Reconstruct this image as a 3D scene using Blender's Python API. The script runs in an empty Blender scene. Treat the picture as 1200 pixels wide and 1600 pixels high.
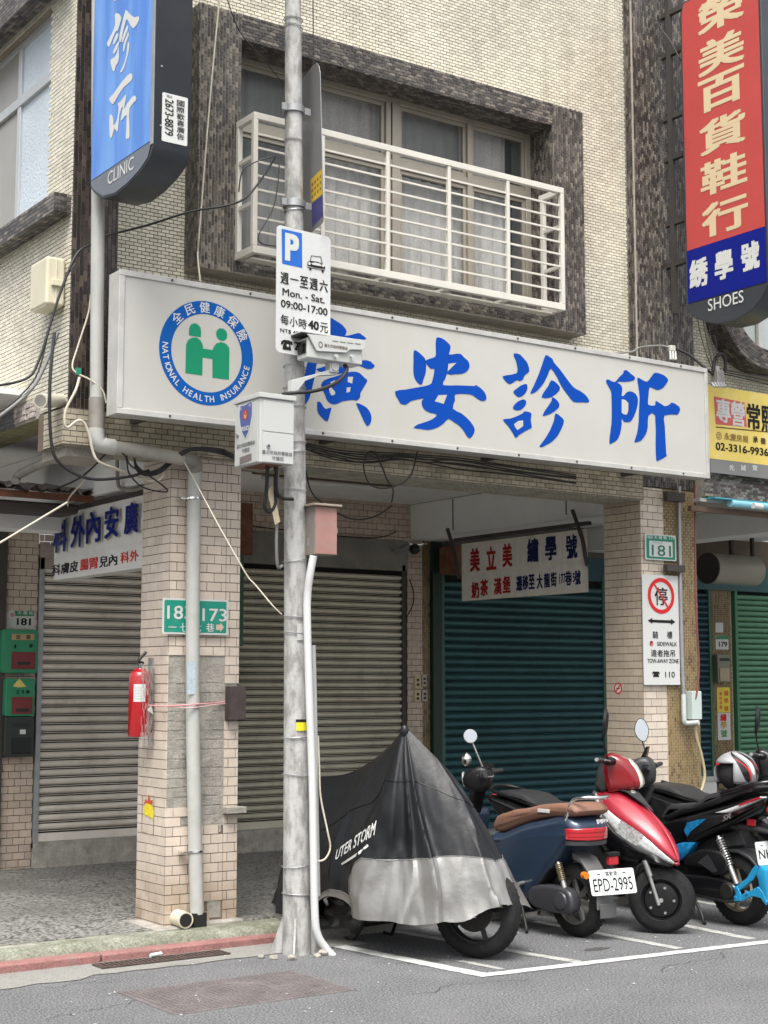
import bpy, bmesh, math, random
from mathutils import Vector, Matrix, noise
from mathutils.bvhtree import BVHTree
random.seed(7)
S = bpy.context.scene
C = S.collection
# ---------------------------------------------------------------- camera, light, exposure
FPX, HC = 2350.0, 1.6
TILT = math.atan(268 / FPX); YAW = math.radians(34.8)
cd_ = bpy.data.cameras.new('camera'); cam = bpy.data.objects.new('camera', cd_); C.objects.link(cam)
cd_.sensor_fit = 'HORIZONTAL'; cd_.sensor_width = 36; cd_.lens = 36 * FPX / 1200
cd_.clip_start = 0.1; cd_.clip_end = 500
cam.location = (0, 0, HC); cam.rotation_euler = (math.pi / 2 + TILT, 0, -YAW)
S.camera = cam
SUN_EL, SUN_AZ = 62.0, 232.0      # azimuth of the sun counter-clockwise from +X (it stands over the street, behind the camera)
w = bpy.data.worlds.new('World'); S.world = w; w.use_nodes = True
nt = w.node_tree; nt.nodes.clear()
sky = nt.nodes.new('ShaderNodeTexSky'); sky.sky_type = 'NISHITA'; sky.sun_disc = False
sky.sun_elevation = math.radians(SUN_EL); sky.sun_rotation = math.radians(90 - SUN_AZ)
sky.air_density = 1.0; sky.dust_density = 6.0; sky.ozone_density = 1.0
hs = nt.nodes.new('ShaderNodeHueSaturation'); hs.inputs['Saturation'].default_value = 0.22   # white overcast sky
bg = nt.nodes.new('ShaderNodeBackground'); bg.inputs['Strength'].default_value = 0.125
wo = nt.nodes.new('ShaderNodeOutputWorld')
nt.links.new(sky.outputs[0], hs.inputs['Color']); nt.links.new(hs.outputs[0], bg.inputs[0]); nt.links.new(bg.outputs[0], wo.inputs[0])
sl = bpy.data.lights.new('sun', 'SUN'); sl.energy = 1.5; sl.angle = math.radians(32); sl.color = (1, .97, .92)
so = bpy.data.objects.new('sun', sl); C.objects.link(so)
sdir = Vector((math.cos(math.radians(SUN_AZ)) * math.cos(math.radians(SUN_EL)), math.sin(math.radians(SUN_AZ)) * math.cos(math.radians(SUN_EL)), math.sin(math.radians(SUN_EL))))
so.rotation_euler = sdir.to_track_quat('Z', 'Y').to_euler()
S.view_settings.view_transform = 'Standard'; S.view_settings.look = 'None'
S.view_settings.exposure = 1.15; S.view_settings.gamma = 1
S.render.engine = 'CYCLES'; S.cycles.max_bounces = 8; S.cycles.diffuse_bounces = 5

# ---------------------------------------------------------------- where a sight line meets a real surface
FW = Vector((math.sin(YAW) * math.cos(TILT), math.cos(YAW) * math.cos(TILT), math.sin(TILT)))
RT = Vector((math.cos(YAW), -math.sin(YAW), 0)); UP = RT.cross(FW)
CAM = Vector((0, 0, HC))
def ray(x, y): return FW + RT * ((x - 600) / FPX) - UP * ((y - 800) / FPX)
def aY(x, y, Y): d = ray(x, y); return CAM + d * (Y / d.y)
def aX(x, y, X): d = ray(x, y); return CAM + d * (X / d.x)
def aZ(x, y, Z): d = ray(x, y); return CAM + d * ((Z - HC) / d.z)

class Pl:
    """vertical plane through (ox,oy); u runs along the face to the viewer's right, v up, n out of the face"""
    def __init__(s, ox, oy, ang=0.0, lean=0.0):
        a = math.radians(ang); s.O = Vector((ox, oy, 0)); s.U = Vector((math.cos(a), math.sin(a), 0)); s.N = Vector((math.sin(a), -math.cos(a), 0)); s.V = Vector((0, 0, 1))
    def uv(s, x, y):
        d = ray(x, y); t = (s.O - CAM).dot(s.N) / d.dot(s.N); p = CAM + d * t - s.O
        return (p.dot(s.U), p.z)
    def w(s, u, v, n=0.0): return s.O + s.U * u + s.V * v + s.N * n
def PY(Y): return Pl(0, Y, 0)
def PX(X): return Pl(X, 0, -90)

# ---------------------------------------------------------------- geometry collector
def frames(pts):
    n = len(pts); out = []; prev = None
    for i in range(n):
        t = (pts[min(i + 1, n - 1)] - pts[max(i - 1, 0)])
        t = t.normalized() if t.length > 1e-9 else Vector((0, 0, 1))
        if prev is None:
            a = Vector((0, 0, 1)) if abs(t.z) < .9 else Vector((1, 0, 0)); x = t.cross(a).normalized()
        else:
            x = prev - t * prev.dot(t); x = x.normalized() if x.length > 1e-6 else prev
        out.append((t, x, t.cross(x))); prev = x
    return out
def catmull(P, k=6, closed=False):
    P = [Vector(p) for p in P]; n = len(P); out = []
    m = n if closed else n - 1
    for i in range(m):
        if closed: a, b, c, d = P[(i - 1) % n], P[i], P[(i + 1) % n], P[(i + 2) % n]
        else: a, b, c, d = P[max(i - 1, 0)], P[i], P[i + 1], P[min(i + 2, n - 1)]
        for j in range(k):
            t = j / k
            out.append(.5 * ((2 * b) + (c - a) * t + (2 * a - 5 * b + 4 * c - d) * t * t + (3 * b - a - 3 * c + d) * t ** 3))
    if not closed: out.append(P[-1])
    return out
_txt = {}
def textmesh(s, bold):
    """flat glyphs (x, y, layer); a bolder weight is made of shifted layers"""
    key = (s, bold)
    if key not in _txt:
        cu = bpy.data.curves.new('t', 'FONT'); cu.body = s; cu.size = 1; cu.resolution_u = 3
        o = bpy.data.objects.new('t', cu); C.objects.link(o); bpy.context.view_layer.update()
        me = bpy.data.meshes.new_from_object(o.evaluated_get(bpy.context.evaluated_depsgraph_get()))
        V0 = [(v.co.x, v.co.y) for v in me.vertices]; F0 = [tuple(p.vertices) for p in me.polygons]
        bpy.data.objects.remove(o); bpy.data.curves.remove(cu); bpy.data.meshes.remove(me)
        sh = [(0, 0)] if bold <= 0 or not V0 else [(-bold, -bold*.6), (bold, -bold*.6), (-bold, bold*.6), (bold, bold*.6), (0, 0)]
        V = []; F = []
        for l, (dx, dy) in enumerate(sh): F += [tuple(i + len(V) for i in f) for f in F0] if 0 else [tuple(i + l*len(V0) for i in f) for f in F0]; V += [(x + dx, y + dy, l) for x, y in V0]
        _txt[key] = (V, F)
    return _txt[key]
class G:
    def __init__(s): s.v = []; s.f = []; s.m = []; s.cm = 0
    def mark(s): return len(s.v)
    def xf(s, M, i0=0):
        for i in range(i0, len(s.v)): s.v[i] = M @ Vector(s.v[i])
        return s
    def add(s, V, F):
        b = len(s.v); s.v += [Vector(p) for p in V]; s.f += [tuple(b + i for i in f) for f in F]; s.m += [s.cm] * len(F); return s
    def join(s, g): return s.add(g.v, g.f)
    def box(s, a, b):
        x0, y0, z0 = a; x1, y1, z1 = b
        return s.add([(x0,y0,z0),(x1,y0,z0),(x1,y1,z0),(x0,y1,z0),(x0,y0,z1),(x1,y0,z1),(x1,y1,z1),(x0,y1,z1)],
                     [(0,3,2,1),(4,5,6,7),(0,1,5,4),(1,2,6,5),(2,3,7,6),(3,0,4,7)])
    def pbox(s, P, u0, u1, v0, v1, n0, n1):
        """box standing on plane P between depths n0 (back) and n1 (front)"""
        Q = [P.w(u, v, n) for n in (n0, n1) for u, v in ((u0, v0), (u1, v0), (u1, v1), (u0, v1))]
        return s.add(Q, [(0,3,2,1),(4,5,6,7),(0,1,5,4),(1,2,6,5),(2,3,7,6),(3,0,4,7)])
    def poly(s, P, pts, n0, n1=None):
        """outline on plane P; a flat print if n1 is None, else a slab from n0 to n1"""
        k = len(pts)
        if n1 is None: return s.add([P.w(u, v, n0) for u, v in pts], [tuple(range(k))])
        return s.add([P.w(u, v, n) for n in (n0, n1) for u, v in pts], [tuple(range(k - 1, -1, -1)), tuple(range(k, 2 * k))] + [(i, (i + 1) % k, k + (i + 1) % k, k + i) for i in range(k)])
    def ring(s, P, outer, inner, n0, n1=None):
        k = len(outer); N = [n0] if n1 is None else [n0, n1]
        V = [P.w(u, v, n) for n in N for L in (outer, inner) for u, v in L]
        F = []
        for i in range(k):
            j = (i + 1) % k
            F.append((i, j, k + j, k + i))
            if n1 is not None:
                F.append((2*k + i, 3*k + i, 3*k + j, 2*k + j)); F.append((i, 2*k + i, 2*k + j, j)); F.append((k + i, k + j, 3*k + j, 3*k + i))
        return s.add(V, F)
    def tube(s, pts, r, n=8, k=0, cap=True):
        pts = [Vector(p) for p in pts]
        if k: pts = catmull(pts, k)
        fr = frames(pts); V = []; F = []; m = len(pts)
        for i, (p, (t, x, y)) in enumerate(zip(pts, fr)):
            rr = r if not isinstance(r, (list, tuple)) else r[0] + (r[-1] - r[0]) * i / (m - 1)
            for j in range(n):
                a = 2 * math.pi * j / n; V.append(p + (x * math.cos(a) + y * math.sin(a)) * rr)
        for i in range(m - 1):
            for j in range(n): F.append((i*n + j, i*n + (j+1) % n, (i+1)*n + (j+1) % n, (i+1)*n + j))
        if cap: F += [tuple(range(n - 1, -1, -1)), tuple(range((m-1)*n, m*n))]
        return s.add(V, F)
    def cyl(s, p, q, r, n=16, r2=None): return s.tube([p, q], [r, r if r2 is None else r2], n)
    def lathe(s, prof, c, ax, n=24, closed=False):
        """prof: (radius, height along ax)"""
        ax = Vector(ax).normalized(); c = Vector(c); a = Vector((0,0,1)) if abs(ax.z) < .9 else Vector((1,0,0)); x = ax.cross(a).normalized(); y = ax.cross(x); V = []; F = []; m = len(prof)
        for r, h in prof:
            for j in range(n):
                t = 2*math.pi*j/n; V.append(c + ax*h + (x*math.cos(t) + y*math.sin(t))*r)
        for i in range(m if closed else m - 1):
            i2 = (i + 1) % m
            for j in range(n): F.append((i*n + j, i*n + (j+1) % n, i2*n + (j+1) % n, i2*n + j))
        if not closed: F += [tuple(range(n - 1, -1, -1)), tuple(range((m-1)*n, m*n))]
        return s.add(V, F)
    def loft(s, rings, cap=True):
        n = len(rings[0]); V = [p for r in rings for p in r]; F = []
        for i in range(len(rings) - 1):
            for j in range(n): F.append((i*n + j, i*n + (j+1) % n, (i+1)*n + (j+1) % n, (i+1)*n + j))
        if cap: F += [tuple(range(n - 1, -1, -1)), tuple(range((len(rings)-1)*n, len(rings)*n))]
        return s.add(V, F)
    def ball(s, c, rx, ry=None, rz=None, n=14, m=8):
        ry = rx if ry is None else ry; rz = rx if rz is None else rz; V = []; F = []
        for i in range(m + 1):
            t = math.pi * i / m
            for j in range(n):
                a = 2*math.pi*j/n; V.append((c[0] + rx*math.sin(t)*math.cos(a), c[1] + ry*math.sin(t)*math.sin(a), c[2] + rz*math.cos(t)))
        for i in range(m):
            for j in range(n): F.append((i*n + j, (i+1)*n + j, (i+1)*n + (j+1) % n, i*n + (j+1) % n))
        return s.add(V, F)
    def puff(s, pts, W, r=.03, st=3, wf=None, sm=0, yc=0.0):
        """solid with the side outline pts (x,z), half width W, edges rounded by r; wf(x,z) scales the width"""
        if sm: pts = [(p.x, p.y) for p in catmull([(x, z, 0) for x, z in pts], sm, True)]
        k = len(pts); A = sum(pts[i][0]*pts[(i+1) % k][1] - pts[(i+1) % k][0]*pts[i][1] for i in range(k))
        nrm = []
        for i in range(k):
            a, b, c = Vector(pts[i-1]), Vector(pts[i]), Vector(pts[(i+1) % k])
            e1 = (b - a); e2 = (c - b); e1 = e1.normalized() if e1.length > 1e-9 else Vector((0,0)); e2 = e2.normalized() if e2.length > 1e-9 else Vector((0,0))
            t = e1 + e2; t = t.normalized() if t.length > 1e-6 else e1
            q = Vector((-t.y, t.x)) if A > 0 else Vector((t.y, -t.x)); nrm.append(q)
        lay = [(-W + r*(1-math.cos(j/st*math.pi/2)) if 0 else -W + r*(1 - math.sin(j/st*math.pi/2)), r*(1 - math.cos((1 - 0)*0)) if 0 else r*(1 - math.sin((j/st)*math.pi/2)) if 0 else r*(1-math.cos(math.pi/2*(1 - j/st)))) for j in range(st + 1)]
        lay = [(-W + r*(1 - math.cos(math.pi/2*j/st)), r*(1 - math.sin(math.pi/2*j/st))) for j in range(st + 1)]
        lay = lay + [(-y, d) for y, d in reversed(lay)]
        rings = []
        for y, d in lay:
            R = []
            for i in range(k):
                x = pts[i][0] + nrm[i].x*d; z = pts[i][1] + nrm[i].y*d
                R.append((x, yc + y*(wf(x, z) if wf else 1), z))
            rings.append(R)
        return s.loft(rings)
    def text(s, t, P, box, bold=0.0, n=.002, M=None):
        """lettering fitted to box=(u0,u1,v0,v1) on plane P"""
        V, F = textmesh(t, bold)
        if not V: return s
        xs = [p[0] for p in V]; ys = [p[1] for p in V]; x0, x1, y0, y1 = min(xs), max(xs), min(ys), max(ys)
        u0, u1, v0, v1 = box; kx = (u1 - u0)/max(x1 - x0, 1e-6); ky = (v1 - v0)/max(y1 - y0, 1e-6)
        if y1 - y0 < .12: ky = kx; v0 = (v0 + v1)/2
        Q = [(u0 + (a - x0)*kx, v0 + (b - y0)*ky, l) for a, b, l in V]
        if M: Q = [(*M(a, b), l) for a, b, l in Q]
        return s.add([P.w(a, b, n + l*.00012) for a, b, l in Q], F)
    def tpx(s, t, P, x0, y0, x1, y1, bold=0.0, n=.002):
        """lettering whose top left and bottom right corners are sighted at (x0,y0) and (x1,y1)"""
        a = P.uv(x0, y0); b = P.uv(x1, y1); return s.text(t, P, (a[0], b[0], b[1], a[1]), bold, n)
W = {}
def thing(name, label, cat, loc=(0,0,0), rotz=0.0, group=None):
    o = bpy.data.objects.new(name, None); C.objects.link(o); o.empty_display_size = .1
    o.location = loc; o.rotation_euler = (0, 0, rotz); o['label'] = label; o['category'] = cat
    if group: o['group'] = group
    W[o.name] = Matrix.Translation(Vector(loc)) @ Matrix.Rotation(rotz, 4, 'Z'); return o
def mk(name, g, mat, parent=None, smooth=None, bevel=0.0, label=None, kind=None, local=False, cat=None, group=None, seg=2, sub=0, fix=True):
    me = bpy.data.meshes.new(name)
    V = g.v
    if parent is not None and not local:
        inv = W[parent.name].inverted(); V = [inv @ p for p in V]
    me.from_pydata([tuple(p) for p in V], [], g.f)
    mats = mat if isinstance(mat, (list, tuple)) else [mat]
    for m in mats: me.materials.append(m)
    if len(mats) > 1: me.polygons.foreach_set('material_index', g.m)
    if fix and len(g.f) < 20000:
        bm = bmesh.new(); bm.from_mesh(me); bmesh.ops.recalc_face_normals(bm, faces=bm.faces); bm.to_mesh(me); bm.free()
    if smooth is not None:
        me.polygons.foreach_set('use_smooth', [True]*len(me.polygons)); me.set_sharp_from_angle(angle=math.radians(smooth))
    o = bpy.data.objects.new(name, me); C.objects.link(o)
    if bevel:
        b = o.modifiers.new('bevel', 'BEVEL'); b.width = bevel; b.segments = seg; b.limit_method = 'ANGLE'; b.angle_limit = math.radians(40)
        if smooth is None: me.polygons.foreach_set('use_smooth', [True]*len(me.polygons)); b.harden_normals = True
    if sub: m_ = o.modifiers.new('sub', 'SUBSURF'); m_.levels = sub; m_.render_levels = sub
    if parent is not None: o.parent = parent; W[o.name] = W[parent.name]
    else: W[o.name] = Matrix.Identity(4)
    if label: o['label'] = label
    if kind: o['kind'] = kind
    if cat: o['category'] = cat
    if group: o['group'] = group
    return o
def piece(name, me, parent, loc, mat=None):
    """one of many alike pieces sharing a mesh (world position loc)"""
    o = bpy.data.objects.new(name, me); C.objects.link(o); o.parent = parent; o.location = W[parent.name].inverted() @ Vector(loc); return o

# ---------------------------------------------------------------- materials
def M(name, col, rough=.6, metal=0.0, var=.12, vs=3.0, grain=.0, gs=60, isl=0.0, isl_cols=None, dirt=None, ds=1.2, damt=.0, streak=0.0, bump=0.0, bs=40, coat=0.0, spec=.5, alpha=1.0, trans=0.0, emit=None, stops=None, wave=None, low=None):
    m = bpy.data.materials.new(name); m.use_nodes = True; n = m.node_tree.nodes; L = m.node_tree.links
    b = n['Principled BSDF']; b.inputs['Roughness'].default_value = rough; b.inputs['Metallic'].default_value = metal
    b.inputs['Coat Weight'].default_value = coat; b.inputs['Coat Roughness'].default_value = .08; b.inputs['Specular IOR Level'].default_value = spec
    b.inputs['Alpha'].default_value = alpha; b.inputs['Transmission Weight'].default_value = trans
    geo = n.new('ShaderNodeNewGeometry'); pos = geo.outputs['Position']
    def noise(sc, det=4, src=pos, stretch=None, ro=.6):
        t = n.new('ShaderNodeTexNoise'); t.inputs['Scale'].default_value = sc; t.inputs['Detail'].default_value = det; t.inputs['Roughness'].default_value = ro
        if stretch:
            mp = n.new('ShaderNodeMapping'); mp.inputs['Scale'].default_value = stretch; L.new(src, mp.inputs['Vector']); src = mp.outputs[0]
        L.new(src, t.inputs['Vector']); return t.outputs['Fac']
    def ramp(f, a, b_, ca=0.0, cb=1.0):
        r = n.new('ShaderNodeMapRange'); r.inputs[1].default_value = a; r.inputs[2].default_value = b_; r.inputs[3].default_value = ca; r.inputs[4].default_value = cb; L.new(f, r.inputs[0]); return r.outputs[0]
    def mix(f, A, B, mode='MIX'):
        x = n.new('ShaderNodeMix'); x.data_type = 'RGBA'; x.blend_type = mode
        for s_, v in ((0, f), (6, A), (7, B)):
            if isinstance(v, (int, float)): x.inputs[s_].default_value = v
            elif isinstance(v, (tuple, list)): x.inputs[s_].default_value = (*v[:3], 1)
            else: L.new(v, x.inputs[s_])
        return x.outputs[2]
    c = tuple(col)
    if isl or isl_cols:
        oi = n.new('ShaderNodeObjectInfo'); ad = n.new('ShaderNodeMath'); ad.operation = 'ADD'; L.new(geo.outputs['Random Per Island'], ad.inputs[0]); L.new(oi.outputs['Random'], ad.inputs[1])
        fr = n.new('ShaderNodeMath'); fr.operation = 'FRACT'; L.new(ad.outputs[0], fr.inputs[0]); rnd = fr.outputs[0]
        if isl_cols:
            cr = n.new('ShaderNodeValToRGB'); cr.color_ramp.interpolation = 'CONSTANT'; e = cr.color_ramp.elements
            for i, (p_, cc) in enumerate(isl_cols):
                el = e[i] if i < 2 else e.new(p_)
                el.position = p_; el.color = (*cc, 1)
            L.new(rnd, cr.inputs[0]); c = cr.outputs[0]
        else:
            c = mix(1.0, c, mix(rnd, (1 - isl,)*3, (1 + isl*.6,)*3), 'MULTIPLY')
    if stops:
        cr = n.new('ShaderNodeValToRGB'); e = cr.color_ramp.elements
        for i, (p_, cc) in enumerate(stops['s']):
            el = e[i] if i < 2 else e.new(p_)
            el.position = p_; el.color = (*cc, 1)
        L.new(noise(stops.get('scale', 5), 6, stretch=stops.get('stretch')), cr.inputs[0]); c = cr.outputs[0]
    if var: c = mix(1.0, c, mix(ramp(noise(vs, 5), .3, .7), (1 - var,)*3, (1 + var*.7,)*3), 'MULTIPLY')
    if grain: c = mix(1.0, c, mix(ramp(noise(gs, 3), .35, .65), (1 - grain,)*3, (1 + grain,)*3), 'MULTIPLY')
    if streak: c = mix(ramp(noise(1.0, 5, stretch=(9, 9, .5)), .52, .75, 0, streak), c, tuple((dirt or (.12, .1, .07))))
    if damt: c = mix(ramp(noise(ds, 7, ro=.7), .5, .68, 0, damt), c, tuple(dirt or (.1, .085, .06)))
    if low:    # grime and splash near the foot of a thing: (z0, z1, colour, amount)
        sp = n.new('ShaderNodeSeparateXYZ'); L.new(pos, sp.inputs[0])
        a_ = n.new('ShaderNodeMath'); a_.operation = 'MULTIPLY'; L.new(ramp(sp.outputs[2], low[0], low[1], 1, 0), a_.inputs[0]); L.new(ramp(noise(7, 5), .3, .6, .2, low[3]), a_.inputs[1])
        c = mix(a_.outputs[0], c, tuple(low[2]))
    if isinstance(c, tuple): b.inputs['Base Color'].default_value = (*c, 1)
    else: L.new(c, b.inputs['Base Color'])
    if bump:
        bp = n.new('ShaderNodeBump'); bp.inputs['Strength'].default_value = bump; bp.inputs['Distance'].default_value = .01
        L.new(noise(bs, 5), bp.inputs['Height']); L.new(bp.outputs[0], b.inputs['Normal'])
    if emit: b.inputs['Emission Color'].default_value = (*emit[0], 1); b.inputs['Emission Strength'].default_value = emit[1]
    return m
def tint(r, g, b): return tuple(((x/255 + .055)/1.055)**2.4 if x/255 > .04045 else x/255/12.92 for x in (r, g, b))

m_cream = M('cream mosaic tile', (.64, .61, .50), .35, isl=.16, var=.12, vs=1.5, streak=.28, dirt=(.28, .23, .15), damt=.12, ds=2.2)
m_grout = M('grey grout', (.16, .14, .11), .9, var=.2, grain=.2)
m_cgrout = M('dark cement grout of the cream mosaic', (.23, .20, .15), .9, var=.2, grain=.2)
m_dark = M('mottled brown mosaic tile', (.1,.1,.1), .38, isl_cols=[(0,(.040,.035,.033)),(.20,(.078,.069,.062)),(.45,(.118,.104,.090)),(.70,(.185,.162,.135)),(.86,(.055,.048,.045))], var=.10, vs=3, damt=.15, ds=3, dirt=(.2,.19,.17))
m_dark2 = M('dark brown mosaic tile of the corner', (.1,.1,.1), .4, isl_cols=[(0,(.018,.014,.013)),(.3,(.035,.026,.022)),(.6,(.055,.04,.034)),(.85,(.085,.065,.052))], var=.15, vs=3)
m_dgrout = M('pale grout of the brown mosaic', (.33, .30, .26), .9, var=.15, grain=.15)
m_gold = M('ochre mosaic tile', (.1,.1,.1), .35, isl_cols=[(0,(.19,.13,.06)),(.3,(.25,.18,.085)),(.65,(.21,.15,.075)),(.9,(.12,.08,.04))], var=.12, vs=4, damt=.12, ds=5, dirt=(.35,.33,.27))
m_ggrout = M('cream grout of the ochre mosaic', (.50, .42, .28), .9, var=.15)
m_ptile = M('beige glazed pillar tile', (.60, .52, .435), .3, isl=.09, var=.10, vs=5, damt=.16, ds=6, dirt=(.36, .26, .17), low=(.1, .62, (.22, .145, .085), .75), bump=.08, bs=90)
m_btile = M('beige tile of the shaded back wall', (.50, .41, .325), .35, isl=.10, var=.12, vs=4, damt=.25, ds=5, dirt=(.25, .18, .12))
m_pgrout = M('brown grout of the pillar', (.13, .10, .075), .9, var=.2)
m_cement = M('bare cement render', (.34, .32, .28), .9, var=.3, vs=9, grain=.18, gs=120, damt=.5, ds=7, dirt=(.12, .11, .095), bump=.6, bs=60)
m_plaster = M('white painted plaster', (.72, .72, .70), .8, var=.06, vs=1.5, grain=.03, damt=.22, ds=1.5, dirt=(.34, .32, .28), bump=.15, bs=30)
m_plasterd = M('grey plaster band', (.20, .19, .165), .85, var=.25, vs=3, damt=.4, ds=4, dirt=(.36, .34, .30), bump=.2, bs=25)
m_soffit = M('dirty mosaic soffit', (.36, .34, .27), .8, isl=.15, var=.2, vs=5, damt=.4, ds=4, dirt=(.13, .12, .09))
m_road = M('worn grey asphalt', (.138, .140, .144), .9, var=.16, vs=1.3, grain=.75, gs=85, damt=.35, ds=1.6, dirt=(.20, .20, .20), bump=1.0, bs=120)
m_gutter = M('pale concrete gutter', (.24, .235, .215), .9, var=.2, vs=3, grain=.3, gs=160, damt=.5, ds=3, dirt=(.12, .115, .105), bump=.5, bs=120)
m_moss = M('mossy concrete kerb', (.22, .225, .175), .95, var=.35, vs=8, grain=.3, gs=70, damt=.9, ds=3.2, dirt=(.085, .095, .05), bump=.9, bs=60)
m_red_kerb = M('faded red kerb paint', (.27, .125, .115), .8, var=.22, vs=9, grain=.2, gs=80, damt=.5, ds=8, dirt=(.22, .18, .16), bump=.5, bs=80)
m_line = M('worn white road paint', (.55, .56, .54), .8, var=.12, vs=8, grain=.22, gs=130, damt=.5, ds=14, dirt=(.2, .2, .2), bump=.5, bs=150)
m_line2 = M('faded white bay paint', (.40, .40, .38), .85, var=.2, vs=8, grain=.3, gs=110, damt=.8, ds=10, dirt=(.15, .15, .15), bump=.6, bs=150)
m_iron = M('rusty cast iron', (.085, .06, .052), .75, metal=.25, var=.3, vs=12, grain=.3, gs=90, bump=.6, bs=80)
m_manhole = M('worn cast iron cover', (.15, .13, .128), .8, metal=.1, var=.25, vs=6, grain=.3, gs=140, bump=.6, bs=110)
m_sign = M('off-white sign face', (.455, .45, .415), .45, var=.06, vs=1.2, streak=.22, dirt=(.42, .38, .30), damt=.06, ds=1.5)
m_alu = M('dull white aluminium trim', (.50, .495, .47), .42, metal=.25, var=.1, vs=6, damt=.3, ds=9, dirt=(.30, .28, .25))
m_blue = M('sign blue vinyl', (.002, .055, .34), .6, spec=.12, var=.05, vs=5)
m_logob = M('logo blue', (.004, .085, .34), .6, spec=.12, var=.03)
m_logog = M('logo green', (.012, .23, .12), .6, spec=.12, var=.03)
m_white = M('white lettering', (.56, .57, .55), .6, spec=.12, var=.03)
m_black = M('black lettering', (.018, .018, .018), .6, spec=.12, var=0)
m_redl = M('red lettering', (.55, .028, .03), .6, spec=.12, var=.05)
m_grill = M('cream painted steel bars', (.60, .58, .52), .4, var=.08, vs=6, damt=.15, ds=12, dirt=(.35, .26, .18))
m_winf = M('champagne aluminium window frame', (.34, .31, .255), .4, metal=.3, var=.08, vs=5)
m_glass = M('window glass', (.10, .115, .12), .06, var=.1, vs=1.5, spec=.5, alpha=.2)
m_glassw = M('textured glass with sky reflection in its colour', (.55, .62, .68), .10, var=.1, vs=2, bump=.8, bs=45, spec=1.0)  # pale blue base colour stands in for sky mirrored in the side window
m_curtain = M('grey lace curtain', (.80, .78, .75), .9, var=.15, vs=5, grain=.12, gs=90)
m_curtd = M('darker curtain', (.42, .42, .41), .9, var=.12, vs=4)
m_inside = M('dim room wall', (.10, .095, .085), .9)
m_pvc = M('grey white plastic pipe', (.42, .425, .40), .4, var=.08, vs=7, damt=.3, ds=6, dirt=(.27, .25, .21), streak=.2)
m_pvcd = M('sooty plastic pipe', (.24, .225, .20), .5, var=.2, vs=8)
m_pvcy = M('yellowed plastic pipe', (.60, .55, .42), .4, var=.1, vs=9)
m_pole = M('peeling painted pole', (.3,.3,.3), .6, var=.1, vs=4, stops={'s': [(0,(.19,.185,.17)),(.40,(.25,.245,.23)),(.47,(.33,.325,.31)),(.56,(.40,.40,.385)),(1,(.46,.46,.445))], 'scale': 9, 'stretch': (2.2, 2.2, .8)}, bump=.35, bs=35, grain=.06)
m_steel = M('galvanised steel', (.36, .365, .37), .45, metal=.6, var=.15, vs=9)
m_chrome = M('chrome', (.75, .75, .74), .12, metal=1, var=0)
m_wire = M('black cable', (.012, .012, .012), .5, var=0)
m_wiregr = M('grey cable', (.18, .18, .17), .6, var=.1)
m_wirew = M('cream cable', (.50, .46, .37), .5, var=.1)
m_boxw = M('pale grey enamelled box', (.47, .48, .46), .35, var=.03, vs=3, damt=.04, ds=6, coat=.2)
m_pinkbox = M('faded red junction box', (.33, .175, .15), .7, var=.15, vs=9, damt=.55, ds=10, dirt=(.27, .215, .185), low=(2.0, 2.35, (.16, .155, .15), .9))
m_rust = M('rusty sheet', (.16, .065, .035), .85, var=.35, vs=12, damt=.4, ds=8, dirt=(.30, .16, .09), bump=.4)
m_slatL = M('galvanised shutter slat', (.78, .72, .64), .34, metal=.25, var=.14, vs=1.2, isl=.05, damt=.25, ds=5, dirt=(.12, .10, .085))
m_slatM = M('olive grey shutter slat', (.62, .58, .48), .38, metal=.2, var=.15, vs=1.2, isl=.06, damt=.25, ds=5, dirt=(.11, .09, .07))
m_slatT = M('dark teal shutter slat', (.030, .100, .110), .5, var=.14, vs=2, isl=.10, damt=.25, ds=5, dirt=(.035, .04, .04), low=(.1,.8,(.012,.09,.13),.6))
m_slatB = M('slate blue shutter slat', (.022, .075, .105), .5, var=.14, vs=2, isl=.14, damt=.3, ds=6, dirt=(.06, .05, .045))
m_slatG = M('green shutter slat', (.11, .27, .16), .5, var=.10, vs=2, isl=.06, damt=.15, ds=5, dirt=(.05, .10, .07))
m_gap = M('shutter shadow gap', (.012, .011, .01), .9, var=.1)
m_ggreen = M('green painted steel', (.045, .12, .075), .6, var=.2, vs=6, damt=.3, ds=8, dirt=(.14, .17, .13))
m_frameg = M('dark brown steel frame', (.05, .042, .036), .7, var=.2)
# pavement: terrazzo chips
def terrazzo(name, dark, light, sc, dirt):
    m = M(name, dark, .55, var=0); n = m.node_tree.nodes; L = m.node_tree.links; b = n['Principled BSDF']
    geo = n.new('ShaderNodeNewGeometry'); v = n.new('ShaderNodeTexVoronoi'); v.inputs['Scale'].default_value = sc; L.new(geo.outputs['Position'], v.inputs['Vector'])
    cr = n.new('ShaderNodeValToRGB'); e = cr.color_ramp.elements; e[0].position = .30; e[0].color = (*dark, 1); e[1].position = .55; e[1].color = (*light, 1)
    sp = n.new('ShaderNodeSeparateColor'); L.new(v.outputs['Color'], sp.inputs[0]); L.new(sp.outputs[0], cr.inputs[0])
    no = n.new('ShaderNodeTexNoise'); no.inputs['Scale'].default_value = 1.3; no.inputs['Detail'].default_value = 6; L.new(geo.outputs['Position'], no.inputs['Vector'])
    mr = n.new('ShaderNodeMapRange'); mr.inputs[1].default_value = .45; mr.inputs[2].default_value = .7; mr.inputs[4].default_value = .65; L.new(no.outputs['Fac'], mr.inputs[0])
    x = n.new('ShaderNodeMix'); x.data_type = 'RGBA'; L.new(mr.outputs[0], x.inputs[0]); L.new(cr.outputs[0], x.inputs[6]); x.inputs[7].default_value = (*dirt, 1); L.new(x.outputs[2], b.inputs['Base Color'])
    return m
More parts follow.
